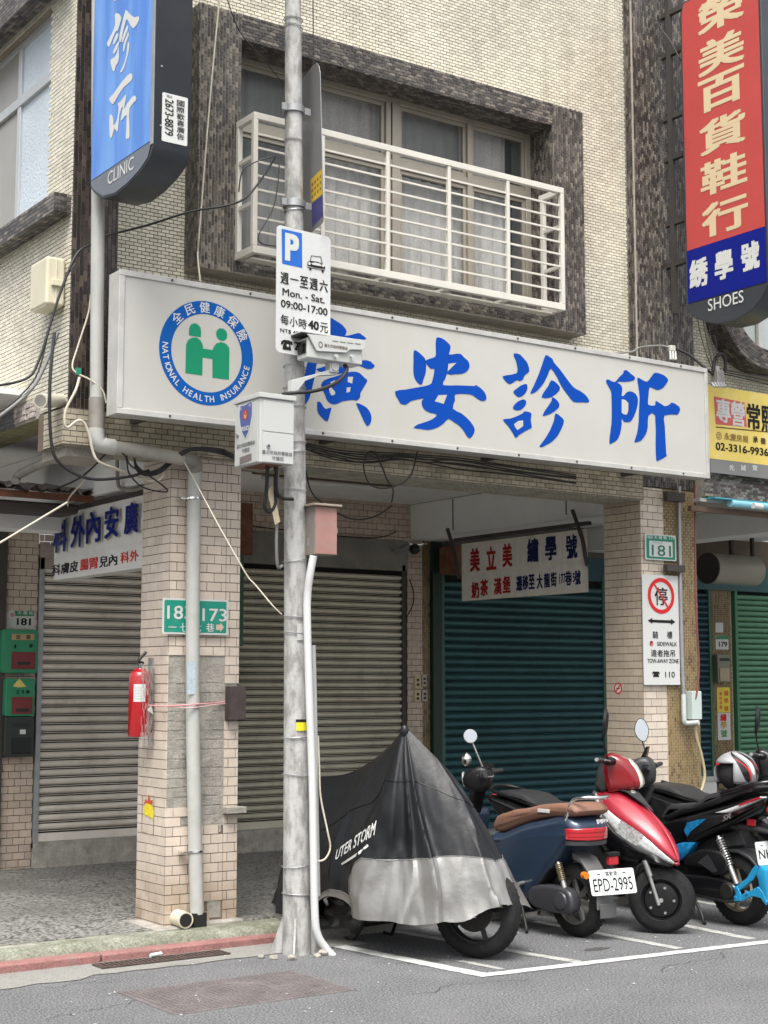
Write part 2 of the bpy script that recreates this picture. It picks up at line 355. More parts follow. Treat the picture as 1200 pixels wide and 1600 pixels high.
m_pave = terrazzo('worn terrazzo paving', (.06, .062, .056), (.25, .245, .225), 60, (.095, .093, .083))
# ================================================================ SETTING
def slab(name, x0, x1, y0, y1, z0, z1, mat, bevel=0):
    g = G().box((x0, y0, z0), (x1, y1, z1)); return mk(name, g, mat, kind='structure', bevel=bevel)
g = G().add([(-40,-40,0),(60,-40,0),(60,8.6,0),(-40,8.6,0)], [(0,1,2,3)]); mk('road', g, m_road, kind='structure')
# uneven concrete channel beside the kerb
g = G(); rnd = random.Random(3); xs = [-12, 1.5] + [2.6 + .12*i for i in range(24)]
yb = [7.9 + rnd.uniform(-.025, .025) - (.05 if x < 3.45 else 0) for x in xs]
g.add([(x, y, .004) for x, y in zip(xs, yb)] + [(x, 8.3, .004) for x in xs], [(i, i+1, len(xs)+i+1, len(xs)+i) for i in range(len(xs)-1)])
mk('concrete_gutter', g, m_gutter, kind='structure')
slab('red_kerb', -12, 3.74, 8.235, 8.36, -.02, .050, m_red_kerb, .012)
slab('red_kerb', 3.752, 4.98, 8.24, 8.36, -.02, .047, m_red_kerb, .012)
slab('plain_kerb', 4.99, 16, 8.205, 8.36, -.02, .056, m_gutter, .012)
g = G(); n = 150; xs = [-12 + 28*i/n for i in range(n+1)]; prof = [(8.335,-.02),(8.345,.058),(8.37,.086),(8.42,.098),(8.60,.098)]
rr = [[(x, y + (.02*math.sin(x*2.1) + rnd.uniform(-.006,.006) if k < 4 else 0), z + (rnd.uniform(-.004,.004) if 0 < k < 4 else 0)) for k,(y,z) in enumerate(prof)] for x in xs]
g.add([p for r in rr for p in r], [(i*5+j, i*5+j+1, i*5+5+j+1, i*5+5+j) for i in range(n) for j in range(4)])
mk('mossy_kerb_edge', g, m_moss, kind='structure', smooth=50)
g = G()
# paving slabs: joints every 1.2 m
for i in range(-8, 14):
    for j in range(4):
        g.box((i*1.2 + .3, 8.56 + j*.9, -.02), (i*1.2 + 1.494, 8.56 + j*.9 + .894, .104))
mk('arcade_pavement', g, m_pave, kind='structure')
slab('pavement_bed', -12, 17, 8.50, 12.6, -.03, .097, m_cement)
# painted bays
g = G(); z = .0042
def strip(a, b, w_):
    a = Vector(a); b = Vector(b); t = (b - a).normalized(); nn = Vector((-t.y, t.x, 0))*w_/2
    k = max(2, int((b - a).length/.06)); rn = random.Random(int(a.x*100)); V = []
    for i in range(k + 1):
        p = a.lerp(b, i/k); e = rn.uniform(-.005, .005); V += [p + nn*(1 + e/w_*2), p - nn*(1 - e/w_*2)]
    return V, [(2*i, 2*i+1, 2*i+3, 2*i+2) for i in range(k)]
A = aZ(757, 1523, z); B = aZ(1200, 1471, z); dB = (B - A).normalized()
g.add(*strip(A - Vector((.04,0,0)), A + dB*14, .085)); L0 = aZ(530, 1478, z)
g2 = G(); z2 = Vector((0,0,.001)); g2.add(*strip(L0, A + Vector((0,-.03,-.0008)), .10))
mk('parking_edge_line', g, m_line, kind='structure'); mk('parking_end_line', g2, m_line, kind='structure')
g = G()
for k in range(1, 9):
    p = aZ(915, 1508, z) if k == 2 else None
for (x0, y0, x1, y1) in ((640,1459,905,1503),(870,1446,1062,1482),(1040,1440,1175,1467)):
    a = aZ(x0, y0, .003); b = aZ(x1, y1, .003); g.add(*strip(a + (a - b)*.2, b, .075))
bs = [aZ(905,1503,.003), aZ(1062,1482,.003)]; st = bs[1] - bs[0]
for k in range(3, 9): q = bs[0] + st*k; g.add(*strip(q + Vector((-.05, 1.5, 0)), q, .075))
g.add(*strip(aZ(719,1501,.003), aZ(785,1514,.003), .05))
mk('parking_bay_lines', g, m_line2, kind='structure')

g = G(); rn = random.Random(77)
for (x, y, a, n_) in ((2.9,7.0,.3,26),(5.0,7.35,-.5,16),(4.7,6.5,.1,22),(6.2,6.2,.25,24),(3.2,7.75,.05,12),(5.6,7.9,-.1,18)):
    p = Vector((x, y, .0041)); 
    for k in range(n_):
        a2 = a + rn.uniform(-.9,.9); q = p + Vector((math.cos(a2), math.sin(a2), 0))*rn.uniform(.02,.05); w_ = rn.uniform(.0012,.003); nn = Vector((-math.sin(a2), math.cos(a2), 0))*w_
        g.add([p-nn, q-nn, q+nn, p+nn], [(0,1,2,3)]); p = q
mk('road_cracks', g, M('dark crack', (.035,.035,.035), .95), kind='stuff')
g = G()
for (x, y, rx_, ry_) in ((5.9,7.6,.16,.10),(6.9,7.8,.2,.09),(7.6,7.5,.14,.1),(6.4,6.95,.10,.05),(5.3,7.2,.12,.06)):
    g.add([(x + rx_*math.cos(i*.35)*rn.uniform(.7,1.15), y + ry_*math.sin(i*.35)*rn.uniform(.7,1.15), .0022) for i in range(18)], [tuple(range(18))])
mk('oil_stains', g, M('old oil stain', (.075,.073,.07), .6, var=.3, vs=14, grain=.4, gs=85), kind='stuff')
# manhole and drain
def P0(): return None
c = [aZ(187,1556,.006), aZ(256,1581,.006), aZ(600,1545,.006), aZ(405,1522,.006)]
x0, x1, y0, y1 = 3.46, 4.52, 6.76, 7.42
t = thing('manhole_cover', 'large rectangular worn iron cover set in the asphalt below the kerb', 'manhole cover', (4.0, 7.1, 0))
g = G().box((x0, y0, -.01), (x1, y1, .0045)); mk('plate', g, m_manhole, t, bevel=.002)
g = G()
for i in range(34):
    for j in range(20):
        cx = x0 + .035 + i*.03; cy = y0 + .03 + j*.031
        if abs(math.hypot(cx - 4.0, cy - 7.09) - .2) > .02: g.box((cx - .009, cy - .004, .0045) if (i + j) % 2 else (cx - .004, cy - .009, .0045), (cx + .009, cy + .004, .0075) if (i + j) % 2 else (cx + .004, cy + .009, .0075))
mk('tread', g, m_manhole, t, kind='stuff', fix=False)
g = G().lathe([(.20,0),(.20,.0015),(.17,.0015),(.17,0)], (4.0,7.09,.0047), (0,0,1), 32, True); mk('ring', g, m_manhole, t)
t = thing('drain_grate', 'narrow rusty drain grate lying in the concrete beside the red kerb', 'drain grate', (4.0, 8.12, 0))
x0, x1, y0, y1 = 3.66, 4.48, 8.04, 8.185
g = G().box((x0,y0,-.01),(x1,y0+.014,.013)).box((x0,y1-.014,-.01),(x1,y1,.013)).box((x0,y0+.0141,-.01),(x0+.014,y1-.0141,.013)).box((x1-.014,y0+.0141,-.01),(x1,y1-.0141,.013)); mk('frame', g, m_iron, t)
g = G().box((x0,y0,-.008),(x1,y1,.006)); mk('pit', g, m_gap, t)
me = None
for i in range(26):
    x = x0 + .03 + i*.03
    if me is None:
        o = mk('bar', G().box((-.008,y0+.015-8.12,.0062),(.008,y1-.015-8.12,.0125)), m_iron, t, local=True); me = o.data; o.location = (x-4.0,0,0)
    else: piece('bar', me, t, (x, 8.12, 0))
# small litter and leaves on the ground
g = G(); rnd = random.Random(11)
for i in range(150):
    x = rnd.uniform(3.0, 8.5); y = rnd.uniform(6.0, 8.2); s_ = rnd.uniform(.004, .012); a = rnd.uniform(0, 6.3)
    V = [(x + math.cos(a + q*1.57)*s_*(1 if q % 2 else .5), y + math.sin(a + q*1.57)*s_, .006 + s_*.3*(q % 2)) for q in range(4)]; g.add(V, [(0,1,2,3)])
mk('litter_specks', g, M('pale litter', (.5,.5,.47), .9, var=.3, vs=30), kind='stuff')
def rock(name, lab, x, y, s_):
    g = G().ball((0,0,0), s_, s_*.8, s_*.6, 8, 5); r = random.Random(int(x*999))
    g.v = [Vector((v[0]*(1+r.uniform(-.2,.2)), v[1]*(1+r.uniform(-.2,.2)), v[2]*(1+r.uniform(-.2,.2)))) for v in g.v]
    o = mk(name, g, m_cement, local=True, smooth=30); o.location = (x, y, s_*.3); o['label'] = lab; o['category'] = 'stone'; o['group'] = 'rubble round the pole foot'
for x, y, s_ in ((4.62,7.78,.03),(4.70,7.70,.035),(4.86,7.68,.028),(4.93,7.72,.04),(4.58,7.85,.022),(5.02,7.78,.02)):
    rock('rubble_stone', 'small grey rubble stone lying against the foot of the utility pole', x, y, s_)
g = G().cyl((4.02,8.17,.025),(4.10,8.19,.025),.012,8); o = mk('crushed_cup', g, m_white); o['label'] = 'small white crushed paper scrap lying on the drain grate edge'; o['category'] = 'litter'

# ================================================================ TILE WORK
def rects(u0, u1, v0, v1, tw, th, j, holes=(), vert=False, ph=0.0):
    out = []
    if vert: u0, u1, v0, v1 = v0, v1, u0, u1
    r = math.floor(v0/th)
    while r*th < v1 - .002:
        off = (r % 2)*tw/2 + ph; k = math.floor((u0 - off)/tw)
        while k*tw + off < u1 - .002:
            a, b, c_, d = max(k*tw + off, u0), min((k+1)*tw + off - j, u1), max(r*th, v0), min((r+1)*th - j, v1)
            if b - a > .004 and d - c_ > .004:
                q = (c_, d, a, b) if vert else (a, b, c_, d); full = abs((b-a) - (tw-j)) < 1e-5 and abs((d-c_) - (th-j)) < 1e-5
                cu, cv = (q[0]+q[1])/2, (q[2]+q[3])/2
                if not any(h(cu, cv) for h in holes): out.append((*q, full))
            k += 1
        r += 1
    return out
def tilefield(g, P, R, n0, n1):
    F = [(4,5,6,7),(0,1,5,4),(1,2,6,5),(2,3,7,6),(3,0,4,7)]; O, U, N = P.O, P.U, P.N
    for a, b, c_, d, _ in R:
        s_ = len(g.v); e = (hash((round(a,3), round(c_,3))) % 100)/100*.0012
        for n_ in (n0, n1 - e):
            bx, by = O.x + N.x*n_, O.y + N.y*n_
            for u, v in ((a, c_), (b, c_), (b, d), (a, d)): g.v.append(Vector((bx + U.x*u, by + U.y*u, v)))
        g.f += [tuple(s_ + i for i in f) for f in F]; g.m += [g.cm]*5
    return g
def rectfn(a, b, c_, d): return lambda u, v: a < u < b and c_ < v < d
def tile_pieces(P, R, n0, n1, mat, parent, limit, key, d):
    """the tiles nearest the lens each become a piece of their own (shared mesh), the rest one joined part"""
    full = sorted([r for r in R if r[4]], key=key)[:limit]; rest = [r for r in R if r not in set(full)]
    if full:
        r0 = full[0]; tw, th = r0[1]-r0[0], r0[3]-r0[2]
        g = G().pbox(Pl(0,0,math.degrees(math.atan2(P.U.y, P.U.x))), -tw/2, tw/2, -th/2, th/2, 0, n1-n0)
        g.f = g.f[1:]; g.m = g.m[1:]
        me = None
        for r in full:
            loc = P.w((r[0]+r[1])/2, (r[2]+r[3])/2, n0 + random.uniform(0, .0012))
            if me is None: o = mk('tile', g, mat, parent, local=True); o.location = W[parent.name].inverted() @ loc; me = o.data
            else: piece('tile', me, parent, loc)
    if rest: mk('tile_field', tilefield(G(), P, rest, n0, n1), mat, parent, kind='stuff', fix=False)

FY, CY, BY = 8.68, 8.60, 11.95      # facade face, column face, back wall face
bld = thing('apartment_building', 'cream tiled corner building with an open arcade below and one barred window above', 'building', (6.2, 9.5, 0))
# --- upper front wall
P = PY(FY); g = G().box((3.92, FY+.006, 3.05), (8.457, 12.2, 3.34) if 0 else (8.457, FY+.2, 4.0)).box((3.92,FY+.006,4.0),(4.5,FY+.2,7.6)).box((7.75,FY+.006,4.0),(8.457,FY+.2,7.6)).box((4.5,FY+.006,6.0),(7.75,FY+.2,7.6)).box((4.5,FY+.006,4.0),(7.75,FY+.2,4.36))
wf = mk('front_wall', g, m_cgrout, bld)
BX0, BX1, BZ0, BZ1 = 4.43, 7.82, 4.29, 6.085
R = rects(3.93, 8.45, 3.06, 7.6, .0565, .0245, .0058, [rectfn(BX0+.03, BX1-.03, BZ0+.013, BZ1-.013)])
mk('mosaic_tiles', tilefield(G(), P, R, -.008, 0), m_cream, wf, kind='stuff', fix=False)
# --- projecting brown surround of the window
BF = 8.50; ox0, ox1, oz0, oz1 = BX0, BX1, BZ0, BZ1; ix0, ix1, iz0, iz1 = 4.745, 7.50, 4.46, 5.91
sur = thing('x','','',(0,0,0)); bpy.data.objects.remove(sur)
g = G()
g.box((ox0,BF+.006,oz0),(ox0+.3+.015,FY+.02,oz1)).box((ix1,BF+.006,oz0),(ox1,FY+.02,oz1)).box((ox0+.315,BF+.006,iz1),(ix1,FY+.02,oz1)).box((ox0+.315,BF+.006,oz0),(ix1,FY+.02,iz0))
g.box((ix0-.01,FY+.02,iz0-.2),(ix0,9.0,iz1+.2)).box((ix1,FY+.02,iz0-.2),(ix1+.01,9.0,iz1+.2)).box((ix0,FY+.02,iz1),(ix1,9.0,iz1+.01)).box((ix0,FY+.02,iz0-.01),(ix1,9.0,iz0))
ws = mk('window_surround', g, m_dgrout, bld)
g = G(); P = PY(BF)
tilefield(g, P, rects(ox0+.002, ix0-.002, oz0+.002, oz1-.002, .0475, .0235, .0055, vert=True), -.006, 0)
tilefield(g, P, rects(ix1+.002, ox1-.002, oz0+.002, oz1-.002, .0475, .0235, .0055, vert=True), -.006, 0)
tilefield(g, P, rects(ix0, ix1, iz1+.002, oz1-.002, .0475, .0235, .0055), -.006, 0)
tilefield(g, P, rects(ix0, ix1, oz0+.002, iz0-.002, .0475, .0235, .0055), -.006, 0)
PL = Pl(ox0, 0, -90); tilefield(g, PL, rects(-FY, -BF, oz0+.002, oz1-.002, .0475, .0235, .0055, vert=True), -.001, .005)
PR_ = Pl(ix1, 0, -90); tilefield(g, PR_, rects(-8.78, -BF, iz0, iz1, .0475, .0235, .0055, vert=True), -.001, .005)
# soffit of the opening
for i in range(int((ix1-ix0)/.0475)):
    for j in range(11):
        y = BF + .002 + j*.0235
        if y < 8.76: g.box((ix0 + i*.0475 + (j % 2)*.02, y, iz1-.005), (min(ix0 + i*.0475 + .043 + (j % 2)*.02, ix1), y+.019, iz1+.001))
mk('mosaic_tiles', g, m_dark, ws, kind='stuff', fix=False)
# --- corner column (dark) and side wall
g = G().box((3.606, CY+.006, 2.99), (3.92, FY+.3, 7.6)); cc = mk('corner_column', g, m_dgrout, bld)
g = G(); tilefield(g, PY(CY), rects(3.607, 3.918, 3.22, 7.6, .078, .0262, .004, vert=True), -.007, 0); mk('mosaic_tiles', g, m_dark2, cc, kind='stuff', fix=False)
SWX = 3.60; P = PX(SWX)
# window opening on the side wall: y 8.99..10.9, z 4.68..6.02
wy0, wy1, wz0, wz1 = 8.995, 10.9, 4.66, 6.03
g = G().box((SWX+.006, 8.61, 3.30),(SWX+.2, wy0, 7.6)).box((SWX+.006, wy0, 3.30),(SWX+.2, wy1, wz0)).box((SWX+.006, wy0, wz1),(SWX+.2, wy1, 7.6)).box((SWX+.006, wy1, 3.30),(SWX+.2, 14, 7.6))
sw = mk('side_wall', g, m_cgrout, bld)
R = rects(-11.0, -8.602, 3.31, 7.6, .056, .0268, .0055, [rectfn(-wy1, -wy0, wz0, wz1)])
mk('mosaic_tiles', tilefield(G(), P, R, -.008, 0), m_cream, sw, kind='stuff', fix=False)
# drop of the front beam at the corner + its tiles
BMX0, BMF, BMZ = 3.555, 8.545, 3.05
g = G().box((BMX0+.006, BMF+.006, BMZ), (8.45, 8.95, 3.28)); bm_ = mk('front_beam', g, m_pgrout, bld)
mk('tile_field', tilefield(tilefield(G(), PY(BMF), rects(BMX0, 8.44, BMZ+.004, 3.279, .082, .0345, .005), -.008, 0), PX(BMX0), rects(-8.85, -BMF, BMZ+.004, 3.279, .056, .0345, .005), -.008, 0), M('aged cream beam tile', (.43,.385,.29), .45, isl=.2, var=.2, vs=4, damt=.5, ds=3, dirt=(.17,.15,.10)), bm_, kind='stuff', fix=False)
g = G()
for i in range(int(4.9/.058)):
    for j in range(13): g.box((BMX0+.01+i*.058+(j%2)*.028, BMF+.01+j*.03, BMZ-.004), (BMX0+.063+i*.058+(j%2)*.028, BMF+.036+j*.03, BMZ+.002))
mk('soffit_tiles', g, m_soffit, bm_, kind='stuff', fix=False)
# side beam with dark band and olive soffit
g = G().box((SWX-.0, 9.03, 3.285), (SWX+.25, 14, 3.42)); sb = mk('side_beam', g, m_dgrout, bld)
m_band = M('blue grey mosaic band', (.13,.135,.15), .45, isl=.3, var=.2, vs=5, damt=.2, ds=5, dirt=(.3,.29,.26))
mk('mosaic_tiles', tilefield(G(), PX(SWX-.002), rects(-12, -9.46, 3.285, 3.415, .05, .026, .004), -.004, .004), m_band, sb, kind='stuff', fix=False)
g = G(); rn = random.Random(5)
for i in range(7):
    for j in range(3):
        g.box((SWX-.006-rn.uniform(0,.012), 9.09+i*.052, 3.30+j*.036), (SWX+.01, 9.138+i*.052, 3.334+j*.036))
mk('broken_render', g, M('broken pinkish render', (.42,.37,.34), .95, var=.3, vs=20, grain=.3, damt=.6, ds=9, dirt=(.12,.11,.10), bump=.8), sb, bevel=.004)
g = G()
for i in range(70):
    for j in range(8): g.box((SWX+.004+j*.03, 8.97+i*.056+(j%2)*.028, 3.280), (SWX+.029+j*.03, 9.02+i*.056+(j%2)*.028, 3.286))
mk('soffit_tiles', g, M('olive soffit tile', (.30,.28,.15), .5, isl=.2, var=.2, damt=.4, ds=4, dirt=(.13,.12,.07)), sb, kind='stuff', fix=False)
# ledge under and hood above the side window (brown mosaic)
def ledge(name, y0, y1, z0, z1, xo):
    g = G().box((xo+.005, y0+.005, z0+.004), (SWX+.02, y1, z1-.004)); o = mk(name, g, m_dgrout, bld); g = G()
    tilefield(g, PX(xo), rects(-y1, -y0-.002, z0, z1, .06, .0255, .004), -.006, 0)
    tilefield(g, PY(y0), rects(xo+.002, SWX, z0, z1, .05, .0255, .004), -.006, 0)
    for i in range(int((y1-y0)/.056)):
        for j in range(4):
            if xo+.03+j*.03 < SWX+.01: g.box((xo+.004+j*.03, y0+.004+i*.056, z0-.003), (min(xo+.03+j*.03, SWX), y0+.055+i*.056, z0+.003))
    mk('mosaic_tiles', g, m_dark, o, kind='stuff', fix=False)
ledge('window_ledge', 8.60, 11.1, 4.515, 4.635, 3.485)
ledge('window_hood', 8.60, 11.1, 6.06, 6.30, 3.47)
# side window
wn = mk('side_window', G().box((SWX+.05,wy0,wz0),(SWX+.09,wy1,wz0+.05)).box((SWX+.05,wy0,wz1-.05),(SWX+.09,wy1,wz1)).box((SWX+.05,wy0,wz0+.051),(SWX+.09,wy0+.04,wz1-.051)).box((SWX+.04,wy0+.041,5.56),(SWX+.09,wy1,5.63)).box((SWX+.045,9.64,wz0+.051),(SWX+.09,9.70,wz1-.051)).box((SWX+.045,10.3,wz0+.051),(SWX+.09,10.36,wz1-.051)), M('pale aluminium side frame', (.50,.52,.52), .35, metal=.4, var=.05), bld, bevel=.004)
for a, b, c_, d, m_ in ((wy0+.04,9.64,wz0+.05,5.56,m_glassw),(wy0+.04,9.64,5.63,wz1-.05,m_glassw),(9.70,10.3,wz0+.05,5.56,m_curtain),(9.70,10.3,5.63,wz1-.05,m_curtain),(10.36,wy1,wz0+.05,wz1-.05,m_glassw)):
    mk('pane', G().box((SWX+.065,a,c_),(SWX+.071,b,d)), m_ if m_ is m_glassw else M('frosted grey pane', (.30,.29,.26), .25, var=.08), wn)
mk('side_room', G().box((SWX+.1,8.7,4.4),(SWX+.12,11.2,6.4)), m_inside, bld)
# --- main window inside the surround
WY = 8.76
win = mk('main_window', G().box((ix0,WY,iz0),(ix1,WY+.06,iz0+.05)).box((ix0,WY,iz1-.045),(ix1,WY+.06,iz1)).box((ix0,WY,iz0+.051),(ix0+.05,WY+.06,iz1-.046)).box((ix1-.055,WY,iz0+.051),(ix1,WY+.06,iz1-.046)).box((ix0+.051,WY-.006,5.375),(ix1-.056,WY+.06,5.435)), m_winf, bld, bevel=.005)
mul = [PY(WY).uv(x_, 250)[0] for x_ in (606, 619, 733)]
mk('mullion', G().box((mul[0]-.02,WY-.012,iz0+.05),(mul[0]+.022,WY+.055,iz1-.046)), m_winf, win, bevel=.004)
mk('mullion', G().box((mul[0]+.035,WY-.012,iz0+.05),(mul[1]+.03,WY+.055,iz1-.046)), m_winf, win, bevel=.004)
mk('mullion', G().box((mul[2]-.02,WY-.012,iz0+.05),(mul[2]+.025,WY+.055,iz1-.046)), m_winf, win, bevel=.004)
lm = ix0 + (mul[0]-ix0)*.5
mk('mullion', G().box((lm-.02,WY-.012,iz0+.05),(lm+.025,WY+.055,iz1-.046)), m_winf, win, bevel=.004)
xs = [ix0+.05, lm-.02, lm+.025, mul[0]-.02, mul[1]+.03, mul[2]-.02, mul[2]+.025, ix1-.055]
for i in range(0, 8, 2):
    for z0, z1 in ((iz0+.05,5.375),(5.435,iz1-.046)):
        f = mk('sash', G().box((xs[i]+.002,WY+.01,z0+.002),(xs[i+1]-.002,WY+.04,z0+.035)).box((xs[i]+.002,WY+.01,z1-.03),(xs[i+1]-.002,WY+.04,z1-.002)).box((xs[i]+.002,WY+.01,z0+.036),(xs[i]+.03,WY+.04,z1-.031)).box((xs[i+1]-.03,WY+.01,z0+.036),(xs[i+1]-.002,WY+.04,z1-.031)), m_winf, win, bevel=.003)
        mk('pane', G().box((xs[i]+.03,WY+.022,z0+.035),(xs[i+1]-.03,WY+.027,z1-.03)), m_glass, win)
# curtains: pleated sheets
def curtain(x0, x1, z0, z1, y, mat, seed, amp=.018, wl=.11):
    rn = random.Random(seed); g = G(); n = int((x1-x0)/.012); V = []; ph = 0; 
    for i in range(n+1):
        ph += 2*math.pi*.012/wl*rn.uniform(.6,1.4); dy = amp*math.sin(ph) + amp*.4*math.sin(ph*2.3)
        for k in range(3): V.append((x0 + (x1-x0)*i/n, y + dy*(1 if k < 2 else .6), z0 + (z1-z0)*k/2))
    g.add(V, [(i*3+k, i*3+3+k, i*3+4+k, i*3+k+1) for i in range(n) for k in range(2)]); mk('curtain', g, mat, bld, smooth=60)
curtain(ix0, lm, iz0, iz1, 8.90, m_curtd, 1); curtain(lm, mul[0]+.02, iz0, iz1, 8.89, m_curtain, 2); curtain(mul[1], mul[2], iz0, 5.38, 8.90, m_curtain, 3, .012)
curtain(mul[1], mul[2], 5.40, iz1, 8.89, m_curtd, 4, .008); curtain(mul[2], ix1-.16, iz0, iz1, 8.88, m_curtain, 5)
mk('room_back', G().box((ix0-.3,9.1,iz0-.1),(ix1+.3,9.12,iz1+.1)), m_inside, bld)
# --- projecting guard rail
PG = PY(8.28); gx0, gz1 = PG.uv(395,176); gx1, gzr = PG.uv(879,294); gz0 = PG.uv(395,400)[1]
gr = thing('window_guard', 'cream painted steel bar guard bulging out in front of the upstairs window', 'window guard', (6, 8.3, 4.4))
zt, zb = 5.395, 4.43; t_ = .016
print('guard', gx0, gx1, gz1, gzr, gz0)
zt = (gz1 + gzr)/2; zb = gz0 + .02
gx0, gx1 = gx0, gx1
g = G().box((gx0,8.262,zt-.045),(gx1,8.298,zt)).box((gx0,8.262,zb),(gx1,8.298,zb+.05)).box((gx0,8.262,zb+.0501),(gx0+.034,8.298,zt-.0451)).box((gx1-.034,8.262,zb+.0501),(gx1,8.298,zt-.0451))
mk('front_frame', g, m_grill, gr, bevel=.004)
ups = [PG.uv(x_, 350)[0] for x_ in (503, 605, 701, 793)]
for x_ in ups: mk('upright', G().box((x_-.014,8.266,zb+.05),(x_+.014,8.294,zt-.045)), m_grill, gr, bevel=.003)
me = None; NB = 8
for i in range(NB):
    zz = zb + .05 + (zt - zb - .1)*(i+1)/(NB+1) + .005
    if me is None: o = mk('bar', G().box((-(gx1-gx0)/2+.03,-.0065,-.0065),((gx1-gx0)/2-.03,.0065,.0065)), m_grill, gr, local=True); o.location = W[gr.name].inverted() @ Vector(((gx0+gx1)/2,8.282,zz)); me = o.data
    else: piece('bar', me, gr, ((gx0+gx1)/2,8.282,zz))
for x_, xx in ((gx0, gx0+.034), (gx1-.034, gx1)):
    mk('side_frame', G().box((x_,8.299,zt-.045),(xx,8.52,zt)).box((x_,8.299,zb),(xx,8.52,zb+.05)).box((x_,8.47,zb+.0501),(xx,8.505,zt-.0451)), m_grill, gr, bevel=.003)
    for zz in (zb+.33, zb+.64): mk('side_bar', G().box((x_+.005,8.299,zz),(xx-.005,8.469,zz+.025)), m_grill, gr)
for x_ in ups + [gx0+.02, gx1-.02]: mk('floor_bar', G().box((x_-.018,8.299,zb+.002),(x_+.018,8.505,zb+.02)), m_grill, gr)
mk('floor_plate', G().box((gx0+.05,8.36,zb-.012),(gx1-.05,8.44,zb-.001)), m_grill, gr)
# --- ceiling, cross beams
mk('ceiling', G().box((3.85,8.951,3.352),(8.62,12.2,3.45)), m_plaster, bld)
mk('ceiling', G().box((3.0,9.25,3.46),(3.85,12.2,3.5)), m_plaster, bld)
mk('floor_above', G().box((3.65,8.9,3.52),(13.8,14,3.6)), m_plasterd, bld)
cb = mk('cross_beam', G().box((8.62,8.96,3.0),(9.0,12.1,3.352)), m_plaster, bld, bevel=.01)
for y_ in (9.65, 11.25): mk('crack', G().box((8.616,y_,3.04),(8.6195,y_+.012,3.34)), m_frameg, cb)
mk('cross_beam', G().box((4.36,9.0,2.93),(4.75,12.1,3.352)), m_plaster, bld, bevel=.01)
# --- pillars
def pillar(x0, x1, y0, y1, z1, holesF, phx, par):
    o = mk('pillar', G().box((x0+.008,y0+.008,.09),(x1-.008,y1,z1)), m_cement, par)
    return o
# left pillar: part of the render is bare where the tiles came off
pc = PY(8.6)
def pxhole(pts):
    Q = [pc.uv(*p) for p in pts]
    def inside(u, v):
        c_ = False; k = len(Q)
        for i in range(k):
            (x1_, y1_), (x2_, y2_) = Q[i], Q[(i+1) % k]
            if (y1_ > v) != (y2_ > v) and u < (x2_-x1_)*(v-y1_)/(y2_-y1_) + x1_: c_ = not c_
        return c_
    return inside
LX0, LX1 = 4.318, 4.83
pl = pillar(LX0, LX1, 8.6, 9.0, 3.05, [], 0, bld)
hole = pxhole([(258,1019),(316,1019),(318,1044),(330,1040),(330,1028),(352,1026),(350,1295),(338,1296),(326,1296),(292,1290),(292,1268),(256,1270)])
hole2 = pxhole([(322,1400),(347,1400),(347,1436),(322,1436)]); hole3 = pxhole([(352,1070),(380,1070),(380,1126),(352,1126)])
G1 = G().box((LX0+.004,8.606,.09),(LX1-.004,8.61,3.05))
for z0_, z1_ in ((.09,pc.uv(300,1292)[1]),(pc.uv(300,1021)[1],3.05)): mk('grout', G().box((LX0+.003,8.6045,z0_),(LX1-.003,8.609,z1_)), m_pgrout, pl)
mk('grout', G().box((LX0+.0035,8.61,.09),(LX0+.0075,9.0,3.05)), m_pgrout, pl)
R = rects(LX0+.005, 4.725, .108, 3.05, .1075, .0593, .005, [hole, hole2], ph=.02) + rects(4.729, LX1, .108, 3.05, .1075, .0593, .005, [hole2, hole3], ph=.03)
depth = lambda r: abs((r[2]+r[3])/2 - 1.6)*.05 + r[0]
tile_pieces(PY(8.6), R, -.008, 0, m_ptile, pl, 290, depth, 0)
g = G(); rn = random.Random(31)
for r in rects(LX0+.006, 4.722, .66, 1.62, .1075, .0593, .006, ph=.02):
    if hole((r[0]+r[1])/2, (r[2]+r[3])/2) and rn.random() < .8: g.pbox(PY(8.6), r[0]+rn.uniform(0,.01), r[1]-rn.uniform(0,.01), r[2]+rn.uniform(0,.006), r[3], -.009, -.007+rn.uniform(0,.0035))
mk('mortar_imprints', g, m_cement, pl, kind='stuff', bevel=.002)
R = rects(-9.0, -8.606, .108, 3.05, .1075, .0593, .005, ph=.0)
mk('tile_field', tilefield(G(), PX(LX0), R, -.008, 0), m_ptile, pl, kind='stuff', fix=False)
mk('render_patch', G().poly(PY(8.6), [pc.uv(324,1402),pc.uv(345,1403),pc.uv(345,1433),pc.uv(324,1434)], -.02, -.003), m_cement, pl)
mk('foot_patch', G().box((LX0-.10,8.50,.09),(LX0+.1,8.98,.108)), m_cement, pl, bevel=.01)
mk('foot_patch', G().box((LX1-.35,8.53,.09),(LX1+.02,8.62,.118)), m_cement, pl, bevel=.012)
# right pillar
RX0, RX1 = 8.457, 8.715
pr = pillar(RX0, 9.08, 8.6, 9.02, 3.16, [], 0, bld)
mk('grout', G().box((RX0+.003,8.6045,.09),(RX1,8.609,3.16)), m_pgrout, pr)
mk('grout', G().box((RX0+.0035,8.61,.09),(RX0+.0075,9.02,3.16)), m_pgrout, pr)
tile_pieces(PY(8.6), rects(RX0+.005, RX1-.004, .108, 3.16, .1135, .0593, .005, ph=.03), -.008, 0, m_ptile, pr, 120, lambda r: -r[2], 0)
o_ = pr
R = rects(-9.02, -8.606, .108, 3.16, .1075, .0593, .005)
tile_pieces(PX(RX0), R, -.008, 0, M('beige pillar tile with side shade in colour', (.50,.42,.33), .3, isl=.08, var=.10, vs=5, damt=.15, ds=6, dirt=(.33,.26,.18)), pr, 175, lambda r: -r[2], 0)  # darker copy of the pillar tile: shade of this face put into colour
